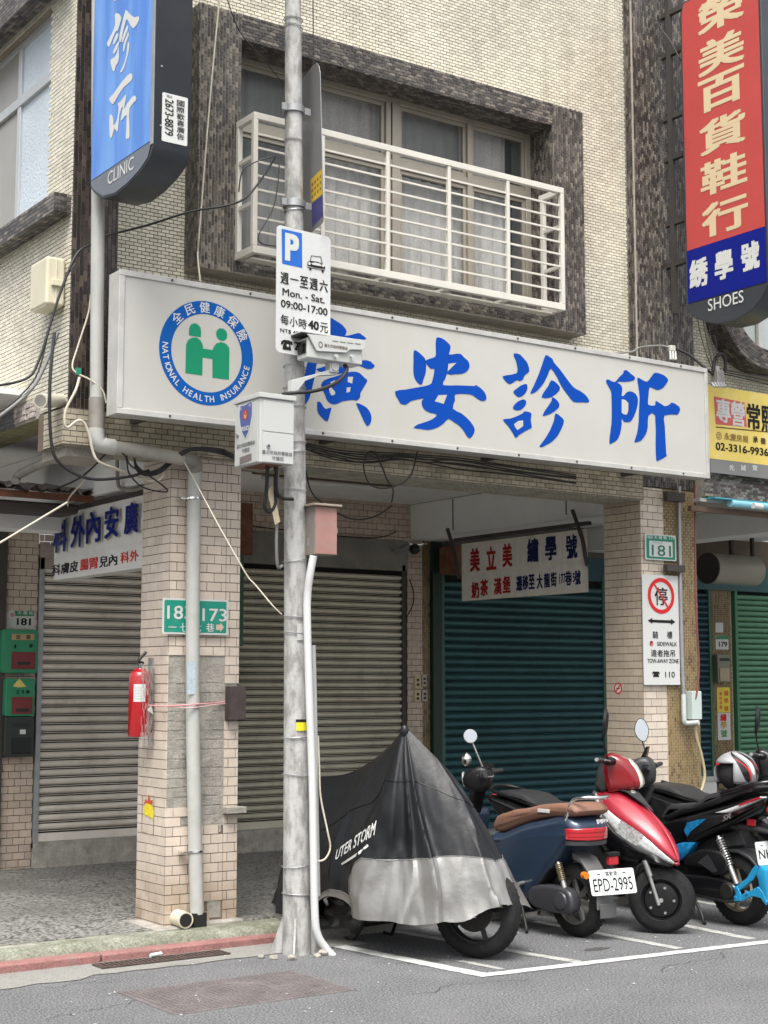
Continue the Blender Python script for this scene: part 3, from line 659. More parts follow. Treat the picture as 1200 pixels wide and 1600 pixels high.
# --- back wall under the arcade
bw = mk('back_wall', G().box((4.5,BY+.01,.09),(4.79,12.2,3.0)).box((4.5,BY+.01,2.96),(8.62,12.2,3.352)).box((8.55,BY+.01,.09),(8.86,12.2,2.96)).box((5.95,BY+.01,.09),(6.60,12.2,2.96)), m_pgrout, bld)
R = rects(6.0, 8.62, 2.99, 3.352, .104, .0593, .005) + rects(4.50, 4.785, .09, 3.35, .104, .0593, .005) + rects(8.575, 8.76, .09, 3.0, .104, .0593, .005) + rects(4.79, 6.0, 2.75, 3.35, .104, .0593, .005)
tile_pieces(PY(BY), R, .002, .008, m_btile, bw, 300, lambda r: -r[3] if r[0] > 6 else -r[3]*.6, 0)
mk('plaster_band', G().box((6.60,BY-.03,2.69),(8.575,BY+.02,2.985)), m_plasterd, bw)
mk('steel_band', G().box((4.79,BY-.03,2.55),(5.98,BY+.02,2.76)), M('stained steel shutter box', (.36,.31,.27), .35, metal=.5, var=.3, vs=4, damt=.3, ds=3, dirt=(.35,.1,.08)), bw)
g = G(); tilefield(g, PY(BY), rects(8.765, 8.86, .09, 3.0, .05, .024, .004, vert=True), .002, .008); mk('mosaic_edge', g, m_gold, bw, kind='stuff', fix=False)
# --- roller shutters: every slat a piece
def shutter(name, par, x0, x1, z0, z1, y, pitch, mat, lab, bottom=True, side=None, curl=.016, gap=.30):
    s_ = mk(name, G().box((x0, y+.035, z0), (x1, y+.04, z1)), m_gap, par); s_['label'] = lab
    W_ = x1 - x0; gp_ = gap; prof = [(gp_,.006),(gp_+.10,-.010),(gp_+(1-gp_)*.35,-curl*1.3),(gp_+(1-gp_)*.6,-curl*1.4),(gp_+(1-gp_)*.82,-curl*.9),(.97,-.002),(.99,.010),(.99,.016),(gp_,.016)]
    hb = [(gp_*.38,.012),(gp_*.42,.004),(gp_*.62,.004),(gp_*.66,.012)]
    g = G(); V = [(sx*W_/2, p[1], p[0]*pitch) for sx in (-1, 1) for p in prof]; k = len(prof)
    g.add(V, [(i, (i+1) % k, k + (i+1) % k, k + i) for i in range(k)] + [tuple(range(k)), tuple(range(2*k-1, k-1, -1))])
    k = 4; g.add([(sx*W_/2, p[1], p[0]*pitch) for sx in (-1, 1) for p in hb], [(i, (i+1) % k, k + (i+1) % k, k + i) for i in range(k)])
    n = int((z1 - z0 - (.07 if bottom else 0))/pitch); me = None
    for i in range(n):
        loc = Vector(((x0+x1)/2, y + random.uniform(-.0015,.0015), z0 + (.07 if bottom else 0) + i*pitch))
        if me is None: o = mk('slat', g, mat, s_, local=True, smooth=35); o.location = loc - W[s_.name].translation if 0 else W[s_.name].inverted() @ loc; me = o.data
        else: piece('slat', me, s_, loc)
    if bottom: mk('bottom_rail', G().box((x0,y-.02,z0),(x1,y+.02,z0+.066)), mat, s_, bevel=.004)
    if side: 
        mk('guide_rail', G().box((x0-.045,y-.03,z0-.05),(x0-.001,y+.04,z1+.05)), side, s_, bevel=.003); mk('guide_rail', G().box((x1+.001,y-.03,z0-.05),(x1+.045,y+.04,z1+.05)), side, s_, bevel=.003)
    return s_
shutter('roller_shutter', bld, 4.835, 5.95, .31, 2.60, BY, .073, m_slatL, 'galvanised grey shutter at the left end of the arcade', side=m_steel)
mk('threshold', G().box((4.79,BY-.06,.09),(6.0,BY+.2,.31)), m_cement, bld)
shutter('roller_shutter', bld, 6.69, 8.50, .30, 2.70, BY, .069, m_slatM, 'olive grey shutter behind the utility pole', side=m_frameg)
mk('threshold', G().box((6.6,BY-.06,.09),(8.56,BY+.2,.30)), m_cement, bld)
shutter('roller_shutter', bld, 9.02, 11.14, .16, 2.69, BY, .077, m_slatT, 'dark teal shutter in the middle of the arcade', side=m_ggreen, gap=.20)
mk('shutter_header', G().box((8.86,BY-.02,2.69),(11.3,BY+.05,2.93)), M('teal header plate', (.015,.075,.10), .55, var=.2, vs=3, damt=.3, ds=4, dirt=(.05,.05,.04)), bld)
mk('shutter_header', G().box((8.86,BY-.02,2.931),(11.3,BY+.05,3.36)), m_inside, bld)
mk('door_post', G().box((8.862,BY-.05,.09),(8.97,BY+.06,3.0)), M('dark green steel post', (.012,.035,.024), .6, var=.2), bld)
mk('door_post', G().box((6.60,BY-.08,.09),(6.66,BY+.0,2.7)), m_ggreen, bld)
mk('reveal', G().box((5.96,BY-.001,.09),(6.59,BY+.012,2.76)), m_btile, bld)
# ================================================================ NEIGHBOUR
nb = thing('shop_building', 'neighbouring shop building with a brown mosaic column and ochre pillar at the right', 'building', (10.5, 9.5, 0))
g = G().box((RX0+.006,CY+.006,3.17),(9.11,8.95,7.6)); dc = mk('mosaic_column', g, m_dgrout, nb)
g = G(); tilefield(g, PY(CY), rects(RX0+.001, 9.115, 3.17, 7.6, .052, .0215, .0042, vert=True), -.006, 0); tilefield(g, PX(RX0), rects(-FY, -CY, 3.17, 7.6, .052, .0195, .0042, vert=True), -.006, 0)
mk('mosaic_tiles', g, m_dark, dc, kind='stuff', fix=False)
mk('column_edge', G().box((RX0-.004,CY-.006,3.17),(RX0+.008,CY+.004,7.6)), m_dgrout, dc)
gp = mk('ochre_pillar', G().box((RX1,8.604,.09),(9.083,8.61,3.16)), m_ggrout, nb)
g = G(); tilefield(g, PY(8.6), rects(RX1+.002, 9.083, .09, 3.16, .047, .0245, .0065, vert=True), -.005, .001); mk('mosaic_tiles', g, m_gold, gp, kind='stuff', fix=False)
uw = mk('upper_wall', G().box((9.11,FY+.006,3.30),(13.5,FY+.2,7.6)), m_cgrout, nb)
P = PY(FY); rc = (10.62, 5.5); RW, RH, rr_ = 1.30, 1.24, .55      # rounded window
def rrect(cx, cy, w_, h_, r, n=10):
    out = []
    for k, (sx, sy) in enumerate(((1,1),(-1,1),(-1,-1),(1,-1))):
        for i in range(n + 1):
            a = math.pi/2*(k + i/n); out.append((cx + sx*(w_ - r) + r*math.cos(a), cy + sy*(h_ - r) + r*math.sin(a)))
    return out
R = [r for r in rects(9.12, 11.6, 3.31, 7.6, .0565, .0245, .0058) if not (abs((r[0]+r[1])/2-rc[0]) < RW-.03 and abs((r[2]+r[3])/2-rc[1]) < RH-.03 and not (abs((r[0]+r[1])/2-rc[0]) > RW-rr_ and abs((r[2]+r[3])/2-rc[1]) > RH-rr_ and math.hypot(abs((r[0]+r[1])/2-rc[0])-(RW-rr_), abs((r[2]+r[3])/2-rc[1])-(RH-rr_)) > rr_-.02))]
mk('mosaic_tiles', tilefield(G(), P, R, -.008, 0), m_cream, uw, kind='stuff', fix=False)
ro = rrect(rc[0], rc[1], RW, RH, rr_, 14); ri = rrect(rc[0], rc[1], RW-.17, RH-.17, rr_-.15, 14)
rs = mk('rounded_surround', G().ring(PY(8.47), ro, ri, -.25, -.004), m_dgrout, nb)
g = G()     # mosaic laid round the curved surround: 3 courses on the face, rows on its soffit
def ringlen(L): return [0] + [sum(math.dist(L[i], L[i+1]) for i in range(k)) for k in range(1, len(L))]
def at_ring(L, s_):
    Ls = ringlen(L); tot = Ls[-1] + math.dist(L[-1], L[0]); s_ %= tot
    for i in range(len(L)):
        a = Ls[i]; b = Ls[i+1] if i + 1 < len(L) else tot
        if a <= s_ <= b: t = (s_-a)/max(b-a,1e-9); q = L[(i+1) % len(L)]; return (L[i][0]+(q[0]-L[i][0])*t, L[i][1]+(q[1]-L[i][1])*t)
tot = ringlen(ro)[-1] + math.dist(ro[-1], ro[0]); nT = int(tot/.05)
Pn = PY(8.47)
for k in range(nT):
    if True:
        f0, f1 = k/nT, (k+.9)/nT; a0, a1 = at_ring(ro, f0*tot), at_ring(ro, f1*tot); ti = ringlen(ri)[-1] + math.dist(ri[-1], ri[0]); b0, b1 = at_ring(ri, f0*ti), at_ring(ri, f1*ti)
        if a0[0] > 10.3 and a0[1] > 5: continue
        for c_ in range(7):
            h0, h1 = c_/7 + .01, (c_ + .86)/7
            q = [(a0[0]+(b0[0]-a0[0])*h0, a0[1]+(b0[1]-a0[1])*h0),(a1[0]+(b1[0]-a1[0])*h0, a1[1]+(b1[1]-a1[1])*h0),(a1[0]+(b1[0]-a1[0])*h1, a1[1]+(b1[1]-a1[1])*h1),(a0[0]+(b0[0]-a0[0])*h1, a0[1]+(b0[1]-a0[1])*h1)]
            g.poly(Pn, q, -.004, .001)
        for c_ in range(8): g.poly(Pn, [a0, a1], 0, 0) if 0 else g.add([Pn.w(*a0, -.004-c_*.026), Pn.w(*a1, -.004-c_*.026), Pn.w(*a1, -.026-c_*.026), Pn.w(*a0, -.026-c_*.026)] + [Pn.w(rc[0]+(q_[0]-rc[0])*1.004, rc[1]+(q_[1]-rc[1])*1.004, n_) for q_, n_ in ((a0,-.004-c_*.026),(a1,-.004-c_*.026),(a1,-.026-c_*.026),(a0,-.026-c_*.026))], [(4,5,6,7),(0,1,5,4),(1,2,6,5),(2,3,7,6),(3,0,4,7)])
mk('mosaic_tiles', g, m_dark, rs, kind='stuff', fix=False)
gw = mk('window_pane', G().poly(PY(8.60), rrect(rc[0], rc[1], RW-.16, RH-.16, rr_-.14, 10), -.02, -.012), M('pale patterned glass', (.42,.47,.47), .3, var=.08, bump=.6, bs=60), nb)
mk('window_frame', G().box((9.88,8.57,4.3),(9.93,8.6,6.7)).box((10.7,8.57,4.3),(10.75,8.6,6.7)), m_alu, nb)
# neighbour: beam, arcade, shutters
m_beamn = M('mixed pebble mosaic', (.1,.1,.1), .5, isl_cols=[(0,(.10,.085,.07)),(.3,(.22,.19,.16)),(.6,(.34,.31,.27)),(.85,(.16, .09,.10))], var=.15)
fb = mk('fascia_beam', G().box((9.09,8.506,3.10),(13.5,8.95,3.34)), m_dgrout, nb)
mk('mosaic_tiles', tilefield(G(), PY(8.5), rects(9.09, 11.5, 3.12, 3.339, .046, .022, .004), -.006, 0), m_beamn, fb, kind='stuff', fix=False)
mk('green_strip', G().box((9.085,8.46,3.085),(13.5,8.53,3.115)), m_ggreen, fb)
mk('arcade_ceiling', G().box((9.0,8.951,3.25),(13.6,12.2,3.4)), m_plaster, nb)
mk('ceiling_joist', G().box((10.9,9.0,3.0),(11.2,12.0,3.25)), m_plaster, nb, bevel=.01)
awn = thing('rolled_awning', 'rolled pale blue canvas awning on a brown rail at the right edge', 'awning', (10, 8.5, 3))
mk('awning_case', G().box((8.93,8.40,3.055),(13.4,8.47,3.083)), m_alu, awn)
mk('canvas', G().tube([(9.20,8.33,3.055),(13.4,8.33,3.055)], .035, 10), M('pale blue canvas', (.25,.55,.66), .6, var=.15, vs=8), awn, smooth=40)
mk('canvas_light', G().box((9.0,8.30,3.075),(13.4,8.46,3.085)), M('sky blue awning sheet', (.06,.30,.40), .5, var=.1), awn)
mk('front_rail', G().box((8.85,8.42,2.975),(13.4,8.46,3.02)), M('brown rail', (.14,.09,.06), .5, var=.2), awn, bevel=.004)
mk('end_cap', G().tube([(9.42,8.28,3.04),(9.52,8.28,3.037)], .025, 10), m_white, awn)
for y_ in (9.4, 10.4): pass
nbw = mk('back_wall', G().box((12.80,BY+.01,.09),(13.18,12.2,3.3)), m_ggrout, nb)
g = G(); tilefield(g, PY(BY), rects(12.845, 13.16, .09, 3.3, .047, .0245, .0055, vert=True), .002, .008); mk('mosaic_tiles', g, m_gold, nbw, kind='stuff', fix=False)
shutter('roller_shutter', nb, 11.5, 12.77, .57, 2.66, BY, .066, m_slatB, 'slate blue shutter right of the ochre pillar', side=m_ggreen)
mk('sill', G().box((11.4,BY-.06,.52),(12.83,BY+.1,.569)), m_alu, nb); mk('sill_wall', G().box((11.3,BY-.03,.09),(12.83,BY+.12,.52)), m_plaster, nb)
shutter('roller_shutter', nb, 13.25, 14.9, .14, 2.66, BY, .0635, m_slatG, 'bright green shutter at the right edge', side=M('green guide', (.05,.19,.10), .5, var=.1), gap=.16)
mk('shutter_header', G().box((11.3,BY-.04,2.66),(15.2,BY+.05,2.93)), M('blue header plate', (.02,.085,.09), .5, var=.2, vs=3), nb)
mk('shutter_header', G().box((11.3,BY-.02,2.931),(15.2,BY+.05,3.26)), m_pgrout, nb)
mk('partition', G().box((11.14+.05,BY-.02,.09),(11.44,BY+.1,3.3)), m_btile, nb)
# the roll of a shutter under the neighbour's ceiling
P_ = PY(11.5); a = aY(1092,890,11.45); b = aY(1150,892,11.45)
dr = thing('shutter_drum', 'short beige metal drum hanging under the neighbouring arcade ceiling', 'shutter drum', tuple(a))
mk('drum', G().cyl((12.17,11.35,2.84),(12.90,11.35,2.84),.165,28), M('beige drum sheet', (.36,.335,.28), .45, metal=.3, var=.08), dr, smooth=40)
mk('end_plate', G().cyl((12.155,11.35,2.84),(12.169,11.35,2.84),.17,28), m_frameg, dr, smooth=40)
mk('hanger', G().box((12.52,11.33,3.0),(12.56,11.37,3.26)), m_frameg, dr); mk('hanger', G().box((12.86,11.33,3.0),(12.89,11.37,3.26)), m_frameg, dr)
# ================================================================ SIGNS AND FITTINGS
def cpx(g, t, P, cx, cy, w_, h_, bold=0.0, n=.002):
    u0 = P.uv(cx - w_/2, cy)[0]; u1 = P.uv(cx + w_/2, cy)[0]; v1 = P.uv(cx, cy - h_/2)[1]; v0 = P.uv(cx, cy + h_/2)[1]
    return g.text(t, P, (u0, u1, v0, v1), bold, n)
def char(t, P, cx, cy, w_, h_, mat, par, bold=0.0, n=.006, name='character'):
    g = G(); cpx(g, t, P, cx, cy, w_, h_, bold, n); return mk(name, g, mat, par)
def zpts(P, pts, ox, oy, k): return [P.uv(ox + u/k, oy + v/k) for u, v in pts]
def smooth2(Q, k=3): return [(p.x, p.y) for p in catmull([(a, b, 0) for a, b in Q], k, True)]
def circ(c, r, n=32, ry=None): return [(c[0] + r*math.cos(2*math.pi*i/n), c[1] + (ry or r)*math.sin(2*math.pi*i/n)) for i in range(n)]
def rbox(P, x0, y0, x1, y1, r=.012, n=4):
    a = P.uv(x0, y0); b = P.uv(x1, y1); return rrect((a[0]+b[0])/2, (a[1]+b[1])/2, abs(b[0]-a[0])/2, abs(a[1]-b[1])/2, r, n)

# ---- the long clinic sign over the arcade
SY = 8.15; P = PY(SY); sx0, sx1, sz0, sz1 = 3.722, 8.77, 3.195, 4.075
t = thing('clinic_fascia_sign', 'long off-white clinic sign box with large blue characters above the arcade', 'sign', (6.2, SY, 3.2))
mk('box', G().box((sx0+.004, SY+.004, sz0+.004), (sx1-.004, SY+.14, sz1-.004)), m_alu, t)
mk('face_panel', G().box((sx0+.035, SY-.004, sz0+.035), (sx1-.035, SY+.0035, sz1-.035)), m_sign, t)
g = G().box((sx0,SY-.014,sz1-.036),(sx1,SY+.003,sz1)).box((sx0,SY-.014,sz0),(sx1,SY+.003,sz0+.036)).box((sx0,SY-.014,sz0+.0361),(sx0+.038,SY+.003,sz1-.0361)).box((sx1-.034,SY-.014,sz0+.0361),(sx1,SY+.003,sz1-.0361))
mk('edge_trim', g, m_alu, t, bevel=.004)
g = G()
for i in range(9):
    for z_ in (sz0+.018, sz1-.018): g.cyl((sx0+.35+i*.55,SY-.012,z_),(sx0+.35+i*.55,SY-.0185,z_),.008,8)
mk('screw', g, m_frameg, t)
for x_ in (4.0, 5.4, 6.8, 8.2): mk('bracket', G().box((x_,SY+.141,sz0+.02),(x_+.04,8.545,sz0+.05)), m_frameg, t)
def glyphs(name, polys, holes, ox, oy, k, P, mat, hmat, par, n=.0065):
    o = mk(name, G(), mat, par) if 0 else None; g = G()
    for q in polys: g.poly(P, smooth2(zpts(P, q, ox, oy, k), 2), n)
    o = mk(name, g, mat, par)
    if holes:
        g = G()
        for q in holes: g.poly(P, zpts(P, q, ox, oy, k), n + .0012)
        mk('counter', g, hmat, o)
glyphs('character', [[(552,48),(600,60),(650,95),(688,140),(680,190),(673,228),(730,222),(790,220),(825,255),(870,295),(886,345),(865,395),(810,428),(735,432),(685,438),(652,428),(632,480),(610,546),(760,548),(935,555),(950,543),(1010,585),(1050,635),(1062,690),(1030,712),(985,700),(940,668),(890,642),(740,640),(735,700),(712,792),(800,840),(870,900),(915,955),(940,1010),(925,1060),(890,1100),(860,1080),(830,1030),(780,970),(720,930),(664,898),(610,950),(540,992),(460,1012),(380,1003),(303,990),(350,955),(420,932),(500,900),(546,852),(480,835),(420,805),(390,755),(388,710),(410,685),(330,698),(270,715),(225,748),(172,742),(145,700),(108,612),(220,592),(340,570),(470,542),(500,490),(520,380),(490,378),(460,355),(425,298),(470,272),(528,250),(535,190),(532,110),(540,60)],
  [(305,187),(350,200),(400,245),(430,290),(432,400),(405,490),(385,543),(345,520),(312,470),(300,400),(302,300)]], [[(665,325),(748,315),(655,405)],[(560,652),(650,648),(615,742),(522,715)]], 600, 520, 6.667, P, m_blue, m_sign, t)
glyphs('character', [[(243,92),(310,105),(345,140),(385,185),(408,230),(423,300),(385,335),(358,365),(350,395),(305,420),(295,405),(260,415),(215,445),(185,450),(150,425),(108,362),(190,345),(278,320),(278,240),(262,170),(240,130)],
  [(385,450),(400,480),(392,530),(350,585),(300,606),(265,585),(233,545),(265,512),(330,465)],[(340,632),(375,640),(385,670),(370,710),(320,755),(265,758),(235,742),(233,715),(275,665)],
  [(360,772),(420,780),(448,805),(438,870),(450,945),(440,970),(370,1005),(300,1050),(262,1082),(225,1020),(170,940),(110,868),(200,855),(290,822),(350,790)],
  [(613,112),(660,135),(695,160),(710,200),(780,280),(860,390),(940,490),(1020,535),(1090,590),(1125,655),(1095,668),(1030,665),(940,660),(880,590),(800,480),(740,360),(675,272),(640,340),(590,440),(520,525),(470,558),(432,560),(470,480),(530,340),(580,200)],
  [(680,408),(740,440),(780,490),(765,540),(700,592),(655,612),(568,612),(590,550),(640,480)],[(690,605),(740,635),(775,690),(755,740),(680,795),(620,818),(578,825),(600,770),(650,700),(685,640)],
  [(728,795),(790,835),(828,882),(800,970),(750,1060),(690,1125),(620,1165),(570,1190),(540,1180),(600,1100),(660,1000),(710,880)]], [[(240,922),(290,885),(347,878),(348,945),(282,992),(255,960)]], 770, 540, 7.5, P, m_blue, m_sign, t)
glyphs('character', [[(385,68),(440,115),(490,155),(480,190),(430,208),(360,215),(300,212),(265,220),(310,250),(332,300),(322,385),(350,388),(380,350),(425,332),(480,350),(515,390),(528,450),(515,540),(480,640),(432,712),(352,712),(322,665),(325,740),(305,860),(262,945),(210,975),(172,990),(175,900),(195,740),(200,600),(195,360),(175,300),(130,220),(138,185),(170,190),(235,218),(290,160),(345,105),(345,80)],
  [(520,162),(580,190),(640,212),(680,170),(720,115),(755,100),(820,118),(870,145),(905,190),(880,240),(840,290),(785,315),(745,310),(700,288),(670,290),(658,400),(655,500),(740,508),(745,465),(765,458),(850,512),(880,515),(920,500),(950,472),(1010,500),(1045,530),(1055,560),(1040,600),(1010,625),(860,632),(862,760),(880,1100),(880,1145),(780,1200),(755,1180),(748,1000),(742,632),(658,638),(650,780),(625,870),(570,945),(530,962),(482,968),(515,860),(535,720),(542,540),(548,400),(530,260)]], [[(322,432),(370,442),(405,480),(405,570),(388,622),(350,622),(322,600)]], 930, 570, 8, P, m_blue, m_sign, t)
glyphs('character', [[(440,60),(560,105),(640,160),(695,240),(670,300),(760,285),(855,262),(900,290),(940,320),(935,350),(600,400),(300,430),(200,420),(260,360),(480,310)],
  [(300,415),(420,400),(300,640),(275,800),(240,960),(210,1080),(180,1160),(130,1225),(85,1240),(110,1080),(130,830),(175,640)],
  [(285,745),(420,700),(500,560),(600,540),(660,640),(960,625),(1040,670),(1070,705),(1020,742),(950,735),(860,700),(720,705),(690,800),(420,800)],
  [(350,960),(400,890),(520,850),(700,790),(800,780),(870,800),(930,860),(970,895),(950,940),(890,1040),(875,1075),(878,1110),(850,1150),(820,1165),(770,1158),(640,1175),(550,1215),(480,1205),(430,1160),(400,1080)],
  [(300,1185),(345,1192),(380,1245),(415,1278),(488,1260),(470,1340),(442,1438),(400,1430),(340,1370),(305,1310)],[(820,1200),(900,1225),(965,1265),(1015,1340),(1025,1420),(1005,1480),(965,1505),(920,1430),(870,1320)]],
  [[(455,1000),(480,985),(538,1050),(535,1085),(490,1102),(465,1060)],[(708,850),(778,850),(765,940),(705,918)],[(692,992),(745,988),(735,1050),(688,1062)],[(470,925),(540,890),(500,950)]], 460, 490, 8.571, P, m_blue, m_sign, t)
# round insurance emblem
lc = P.uv(322.8, 552); lr = (P.uv(318, 470)[1] - P.uv(329, 634)[1])/2
em = mk('emblem_ring', G().ring(P, circ(lc, lr, 64), circ(lc, lr*.75, 64), .0055), m_logob, t)
g = G(); rm = lr*.875
def ringtext(s_, ang, h_, up_out, kx=1.0):
    V, F = textmesh(s_, .012)
    if not V: return
    xs = [p[0] for p in V]; ys = [p[1] for p in V]; cx = (min(xs)+max(xs))/2; cy = (min(ys)+max(ys))/2 if ord(s_) > 255 else .36; k = h_
    a = math.radians(ang); ux, uy = (math.sin(a), -math.cos(a)) if up_out else (-math.sin(a), math.cos(a)); vx, vy = (math.cos(a), math.sin(a)) if up_out else (-math.cos(a), -math.sin(a))
    c0 = (lc[0] + rm*math.cos(a), lc[1] + rm*math.sin(a))
    g.add([P.w(c0[0] + ux*(x-cx)*k*kx + vx*(y-cy)*k, c0[1] + uy*(x-cx)*k*kx + vy*(y-cy)*k, .007 + l*.00012) for x, y, l in V], F)
for i, ch in enumerate('全民健康保險'): ringtext(ch, 137 - i*21.4, lr*.225, True)
s_ = 'NATIONAL HEALTH INSURANCE'; wd_ = lambda c: .62 if c == 'I' else 1.0 if c != ' ' else .8
for i, ch in enumerate(s_): ringtext(ch, [177 + 171*sum(wd_(c) for c in s_[:k])/sum(wd_(c) for c in s_[:-1]) for k in range(len(s_))][i], lr*.172, False, .9)
mk('lettering', g, m_white, em)
g = G(); zz = lambda q: zpts(P, q, 235, 460, 6.857)
g.poly(P, zz([(408,440),(410,370),(425,330),(465,308),(505,322),(532,355),(540,400),(537,462)]), .0055)
c2 = P.uv(235+760/6.857, 460+432/6.857); g.poly(P, circ(c2, lr*.122, 24), .0055)
g.poly(P, zz([(370,845),(378,540),(400,490),(440,465),(490,462),(535,495),(558,545),(562,582),(662,597),(675,560),(705,525),(755,512),(805,530),(838,570),(843,610),(838,917),(660,893),(660,693),(556,678),(552,870)]), .0055)
mk('handshake_figures', g, m_logog, t)

# ---- blue clinic blade sign
BX = 3.62; P = PX(BX); yF = aX(240, 225, BX).y; u1 = -yF; u0 = P.uv(142, 250)[0]
t = thing('blue_blade_sign', 'blue illuminated style CLINIC blade sign with white brush characters and dark grey rounded bottom', 'sign', (BX+.12, yF+.4, 4.2))
bot = zpts(P, [(425,880),(440,905),(480,932),(540,915),(600,868),(660,805),(700,745)], 0, 0, 3)
out = [(u0, 7.4), (u0, bot[0][1])] + bot[1:] + [(u1, P.uv(240,226)[1]), (u1, 7.4)]
m_dg = M('dark grey sign casing', (.035,.04,.048), .4, var=.1, vs=3, damt=.1, ds=5, dirt=(.12,.12,.12))
mk('casing', G().poly(P, out, -.235, 0), m_dg, t, bevel=.006)
cut = [P.uv(143, 284)[1], P.uv(239.5, 219)[1]]
m_bf = M('blue sign film', (.02,.13,.50), .3, var=.06, vs=1.2, stops={'s':[(0,(.012,.12,.50)),(.45,(.03,.17,.56)),(.6,(.10,.28,.66)),(1,(.14,.34,.70))],'scale':1.6,'stretch':(3,3,.35)}, coat=.3)
mk('face_film', G().poly(P, [(u0+.02, 7.38),(u0+.02, cut[0]+.005),(u1-.035, cut[1]+.005),(u1-.035, 7.38)], .004), m_bf, t)
mk('grey_band', G().poly(P, [(u0+.02, cut[0])] + [(a+ (.012 if i < 3 else -.012 if i > 4 else 0), b+.014) for i, (a, b) in enumerate(bot)] + [(u1-.035, cut[1]-.03),(u1-.035, cut[1])], .004), M('grey sign film', (.115,.13,.155), .35, var=.05), t)
mk('edge_strip', G().poly(P, [(u1-.034,7.38),(u1-.034,cut[1]-.02),(u1-.002,cut[1]-.02),(u1-.002,7.38)], .001, .006), m_steel, t)
g = G(); k5 = 6.667
for q in ([(205,150),(245,145),(275,185),(262,240),(235,325),(215,330),(150,485),(128,470),(128,440),(175,350),(210,250)],[(318,110),(345,130),(405,182),(450,172),(460,200),(440,250),(398,298),(360,250),(330,200),(310,260),(290,340),(268,440),(250,430),(255,370),(280,250)],[(338,262),(345,300),(320,360),(290,440),(275,430),(300,340)],[(345,335),(352,370),(325,440),(300,540),(290,520),(300,450),(325,380)],[(345,440),(358,460),(345,560),(310,690),(280,750),(262,748),(300,670),(325,580),(335,480)],[(235,345),(245,370),(225,420),(200,462),(185,455),(210,380)],[(240,435),(250,460),(210,550),(185,555),(205,500)],[(245,480),(250,600),(235,660),(215,690),(200,745),(180,730),(162,660),(165,620),(200,600),(225,560)],
  [(375,765),(388,790),(380,840),(300,910),(240,1000),(190,1085),(165,1070),(145,1030),(190,980),(260,880),(330,795)],[(315,990),(325,1010),(300,1140),(335,1080),(400,1000),(425,1010),(425,1050),(360,1130),(358,1300),(360,1420),(340,1448),(320,1430),(330,1200),(280,1255),(268,1240),(290,1110),(255,1190),(240,1350),(225,1372),(205,1340),(190,1380),(170,1440),(152,1410),(150,1210),(175,1200),(190,1240),(195,1310),(230,1240),(245,1120),(235,1080),(265,1060)],[(190,-60),(230,-60),(225,-5),(205,15),(188,-5)]):
    g.poly(P, smooth2(zpts(P, q, 150, 0, k5), 2), .006)
mk('brush_characters', g, m_white, t)
g = G(); cpx(g, 'CLINIC', P, 190, 267, 40, 20, .006, .006); mk('lettering', g, m_white, t)
PF = PY(yF); st_ = mk('maker_sticker', G().poly(PF, rbox(PF, 253.5,144,292,229,.008), .001, .004), m_white, t)
g = G()
for i, ch in enumerate('國際歡喜廣告'): cpx(g, ch, PF, 281.5, 162 + i*10.4, 12, 9.2, .01, .006)
V = PF.uv(264, 156); Vb = PF.uv(264, 212); hh = V[1]-Vb[1]; uu = PF.uv(257, 180)[0]; wd = PF.uv(270.5, 180)[0]-uu
g.text('2673-8879', PF, (0, hh, 0, wd), .01, .006, M=lambda a, b: (uu + b, V[1] - a))
cpx(g, '電話', PF, 264, 151, 9, 4, 0, .006); cpx(g, '0000-00', PF, 272, 221, 30, 3, 0, .006) if 0 else None
mk('lettering', g, m_black, st_)
for z_ in (5.1, 4.75, 5.75, 6.3): mk('screw', G().cyl((3.66,yF-.001,z_),(3.66,yF-.006,z_),.006,8), m_steel, t)
b0 = aY(128,140,8.5); b1 = aY(128,213,8.5)
for z_ in (b1.z, b0.z, b0.z+1.2): mk('bracket', G().box((BX+.09,u0*-1-.02,z_-.02),(BX+.13,8.61,z_+.02)), m_frameg, t)
mk('bracket', G().box((BX+.08,8.50,b1.z-.02),(BX+.10,8.54,b0.z+.02)), m_frameg, t)

# ---- red and blue shop blade sign
RX = 8.75; P = PX(RX); u0 = P.uv(1066, 200)[0]; u1 = P.uv(1194.5, 200)[0]
t = thing('red_blade_sign', 'red and blue SHOES blade sign with cream characters at the top right', 'sign', (RX+.12, -u1+.4, 4.5))
zb_ = P.uv(1070, 484)[1]; bot = [P.uv(x_, y_) for x_, y_ in ((1070,484),(1082,495),(1100,503),(1125,506),(1150,500),(1175,484),(1190,465),(1197,450))]
zt_ = P.uv(1066,22)[1]; out = [(u0+.04, zt_+.10),(u0, zt_)] + [(u0, bot[0][1])] + bot[1:] + [(u1, bot[-1][1]+.03),(u1, zt_+.0),(u1-.04, zt_+.12)]
mk('casing', G().poly(P, out, -.25, 0), m_dg, t, bevel=.006)
r1 = [P.uv(1071,394)[1], P.uv(1198,352)[1]]; r2 = [P.uv(1071,478)[1], P.uv(1198,438)[1]]; ra = (r1[0]+r1[1])/2; rb = (r2[0]+r2[1])/2
mk('red_face', G().poly(P, [(u0+.025,ra),(u1-.02,ra),(u1-.02,zt_-.0),(u1-.06,zt_+.09),(u0+.05,zt_+.08),(u0+.025,zt_-.02)], .004), M('faded red sign film', (.44,.065,.06), .55, var=.05, vs=2, grain=.03, spec=.2), t)
mk('blue_face', G().poly(P, [(u0+.025,rb),(u1-.02,rb),(u1-.02,ra-.001),(u0+.025,ra-.001)], .004), M('navy sign film', (.003,.010,.19), .5, var=.05, spec=.2), t)
m_crl = M('cream lettering', (.60,.48,.30), .5, var=.03)
